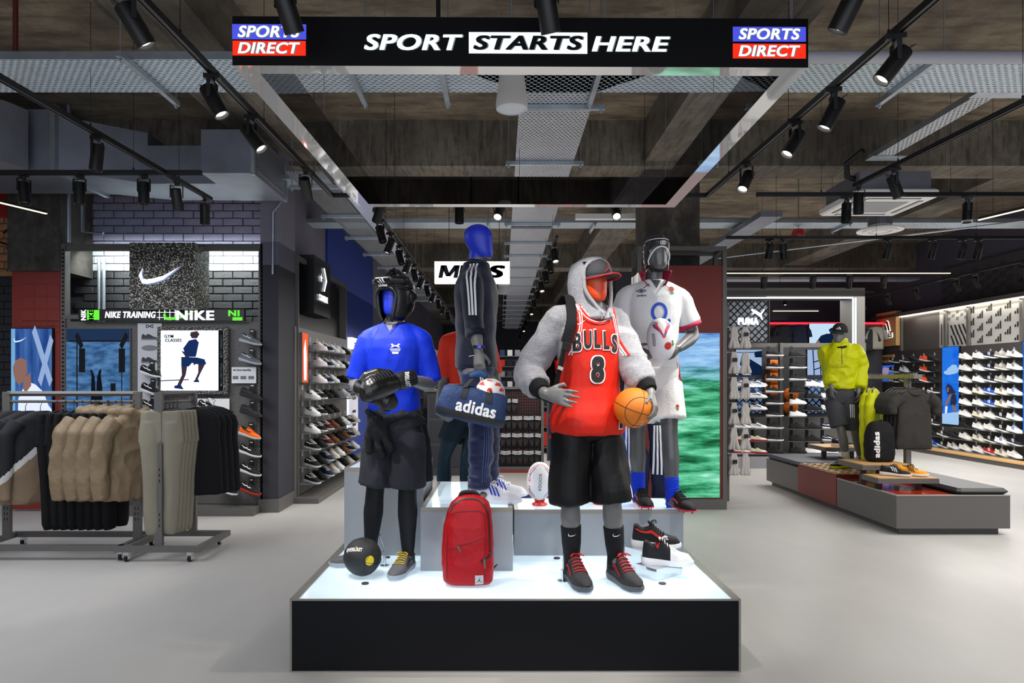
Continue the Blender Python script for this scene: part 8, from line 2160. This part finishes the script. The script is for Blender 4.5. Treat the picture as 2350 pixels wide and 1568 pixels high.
# ---- left rails
def rack(label, posts, rail_a, rail_b, base, top=1.5):
    t = thing('clothes_rail', label, 'clothes rail', (0, 0, 0), 0, 'grey clothes rails on castors')
    a, b = posts
    for p in (a, b):
        u_ = MB().bb(p[0]-.035, p[0]+.035, p[1]-.02, p[1]+.02, .13, top).build('post', M_GREY, t)
        s_ = MB()
        for q in range(24):
            if q % 8 < 3: s_.bb(p[0]-.018, p[0]-.010, p[1]-.0215, p[1]-.0195, .3+q*.05, .325+q*.05).bb(p[0]+.010, p[0]+.018, p[1]-.0215, p[1]-.0195, .3+q*.05, .325+q*.05)
        tag(s_.build('slot', M_BLACK, u_), kind='stuff')
    MB().tube([(a[0], a[1], top-.017), (b[0], b[1], top-.017)], .024, 4).build('top_bar', M_GREY, t)
    MB().tube([(rail_a[0], rail_a[1], top-.09), (rail_b[0], rail_b[1], top-.09)], .015, 6).build('hang_bar', M_GREY, t)
    x0, x1, y0, y1 = base
    for q in ((x0, x1, y0-.025, y0+.025), (x0, x1, y1-.025, y1+.025), (x0, x0+.05, y0+.025, y1-.025), (x1-.05, x1, y0+.025, y1-.025)): MB().bb(q[0], q[1], q[2], q[3], .085, .135).build('base_bar', M_GREY, t)
    for x, y in ((x0+.1, y0), (x1-.1, y0), (x0+.1, y1), (x1-.1, y1)):
        w_ = MB().cyl((x-.012, y, .033), (x+.012, y, .033), .032, n=16).build('castor', M_BLACK, t)
        MB().bb(x-.02, x+.02, y-.02, y+.03, .05, .086).bb(x-.022, x-.016, y-.02, y+.02, .02, .06).bb(x+.016, x+.022, y-.02, y+.02, .02, .06).build('fork', M_CHROME, w_)
    return t
rack('grey castor rail of sweaters, black trousers and tan jackets at the left edge', ((-4.62, 6.36), (-3.40, 6.36)), (-4.6, 6.36), (-3.42, 6.36), (-4.75, -3.3, 6.08, 6.62))
rack('grey castor rail of khaki trousers and black vests standing end on', ((-3.05, 6.06), (-3.0, 6.62)), (-3.05, 6.06), (-3.0, 6.62), (-3.42, -2.66, 6.03, 6.66))
SWc = [mat('sw_black', '15151a', .85), mat('sw_tan', '7e6a55', .85, bump=.2, bscale=80), mat('sw_white', 'c8c6c4', .85)]
def swp(c):
    z = c.z+abs(c.x)*.9; return 0 if z > -.26 else (2 if z > -.33 else 1)
sw = top_mesh('sweater', SWc, .84, .25, .05, .70, .060, .010, 6, 2, .05, 0, swp)
XA = [-4.78, -4.62, -4.49, -4.35]
for i, x in enumerate(XA):
    hang(sw, 'sweater', 'black, white and tan sweatshirt, %s from the left on the rail' % ORD[i], 'sweater', 'sweatshirts on the left rail', (x+.04, 6.36, 1.315), 1.05, .0, .18, hk=.1)
tr1 = trouser_mesh('black_trousers', clothmat('black_jersey_trouser', '101013', .25, 100), 1.06, .2, .035, 3)
for i in range(8):
    hang(tr1, 'trousers', 'black jogging trousers, %s from the left between sweatshirts and tan jackets' % ORD[i], 'trousers', 'black trousers on the left rail', (-4.14+i*.078, 6.34, 1.30), 1.25+.03*math.sin(i*2), .02, .16, hk=.1)
jk = top_mesh('jacket', clothmat('tan_padded', '85735a', .3, 35, .55), .80, .25, .075, .68, .07, .016, 9, 5, .07, 1)
for i, x in enumerate([-3.88, -3.76, -3.64, -3.52]):
    hang(jk, 'jacket', 'tan padded hooded jacket, %s from the left on the rail' % ORD[i], 'jacket', 'tan jackets on the left rail', (x+.10, 6.34, 1.315), 1.02+.06*math.sin(i*3), .02, .16, hk=.09)
tr2 = trouser_mesh('khaki_trousers', clothmat('khaki_jersey', '8a8474', .25, 100), 1.10, .18, .035, 8)
for i in range(5):
    hang(tr2, 'trousers', 'khaki grey jogging trousers, %s from the front of the end on rail' % ORD[i], 'trousers', 'khaki trousers on the second rail', (-3.04+.012*i, 6.08+.05*i, 1.33), .15, .02, .16, hk=.08)
ve = top_mesh('vest', clothmat('black_vest', '101014', .2, 80), .80, .24, .045, 0, .05, .008, 6, 9)
for i in range(4):
    hang(ve, 'vest', 'black sleeveless top, %s from the front of the end on rail' % ORD[i], 'vest', 'black vests on the second rail', (-2.86+.03*i, 6.36+.065*i, 1.34), .2, .02, .17, hk=.07)
# ---- right bench rail
rr_ = thing('clothes_rail', 'grey rail of dark T-shirts rising from the display bench', 'clothes rail', (0, 0, 0), 0)
MB().bb(4.87, 4.93, 8.17, 8.23, HB2+.06, 1.66).bb(4.89, 4.95, 9.3, 9.36, HB2+.06, 1.66).build('post', M_ALU, rr_)
MB().bb(4.86, 4.96, 8.0, 9.45, 1.63, 1.68).build('hang_bar', M_ALU, rr_)
hk_ = MB()
for i in range(28): hk_.tube([(4.91, 8.05+i*.05, 1.68), (4.93, 8.05+i*.05, 1.70), (4.95, 8.05+i*.05, 1.66), (4.93, 8.05+i*.05, 1.6)], .003, 4)
tag(hk_.build('hanger_hooks', M_CHROME, rr_), kind='stuff')
tt = top_mesh('tee', clothmat('charcoal_tee', '34322f', .25, 90), .70, .225, .035, .20, .062, .010, 6, 12, .06, 0, None, .010, 1.0)
for i in range(5):
    hang(tt, 'tshirt', ('dark charcoal T-shirt facing front on the bench rail' if i == 0 else 'charcoal T-shirt, %s behind the front one on the bench rail' % ORD[i-1]), 'T-shirt', 'T-shirts on the bench rail', (4.87-.01*i, 8.02+.085*i, 1.50), .10+.10*i, .02, .17, hk=.12,
         extra=(lambda t: MB().tube([(.085*math.cos(a), -.02-.03*abs(math.sin(a)), -.01+.055*math.sin(a)) for a in [PI+PI*q/12 for q in range(13)]], .008, 6).build('neck_rib', fab('2c2a28'), t, True)) if i == 0 else None)
yl_ = top_mesh('long_sleeve', yj, .80, .24, .05, .82, .055, .014, 8, 14, .04)
for i in range(2): hang(yl_, 'long_sleeve_top', 'bright yellow long sleeve top on the bench rail, %s' % ('front one', 'rear one')[i], 'top', 'yellow tops on the bench rail', (4.66-.02*i, 8.5+.09*i, 1.50), .95, .02, .16, hk=.12)
tr3 = trouser_mesh('dark_shorts', clothmat('dark_woven', '1c1c1e', .2, 80), .62, .2, .04, 18)
for i in range(6): hang(tr3, 'trousers', 'dark hanging trousers, %s from the front behind the yellow jacket sleeve' % ORD[i], 'trousers', 'dark trousers on the bench rail', (4.82+.01*i, 8.75+.1*i, 1.46), .9, .02, .15, hk=.14)
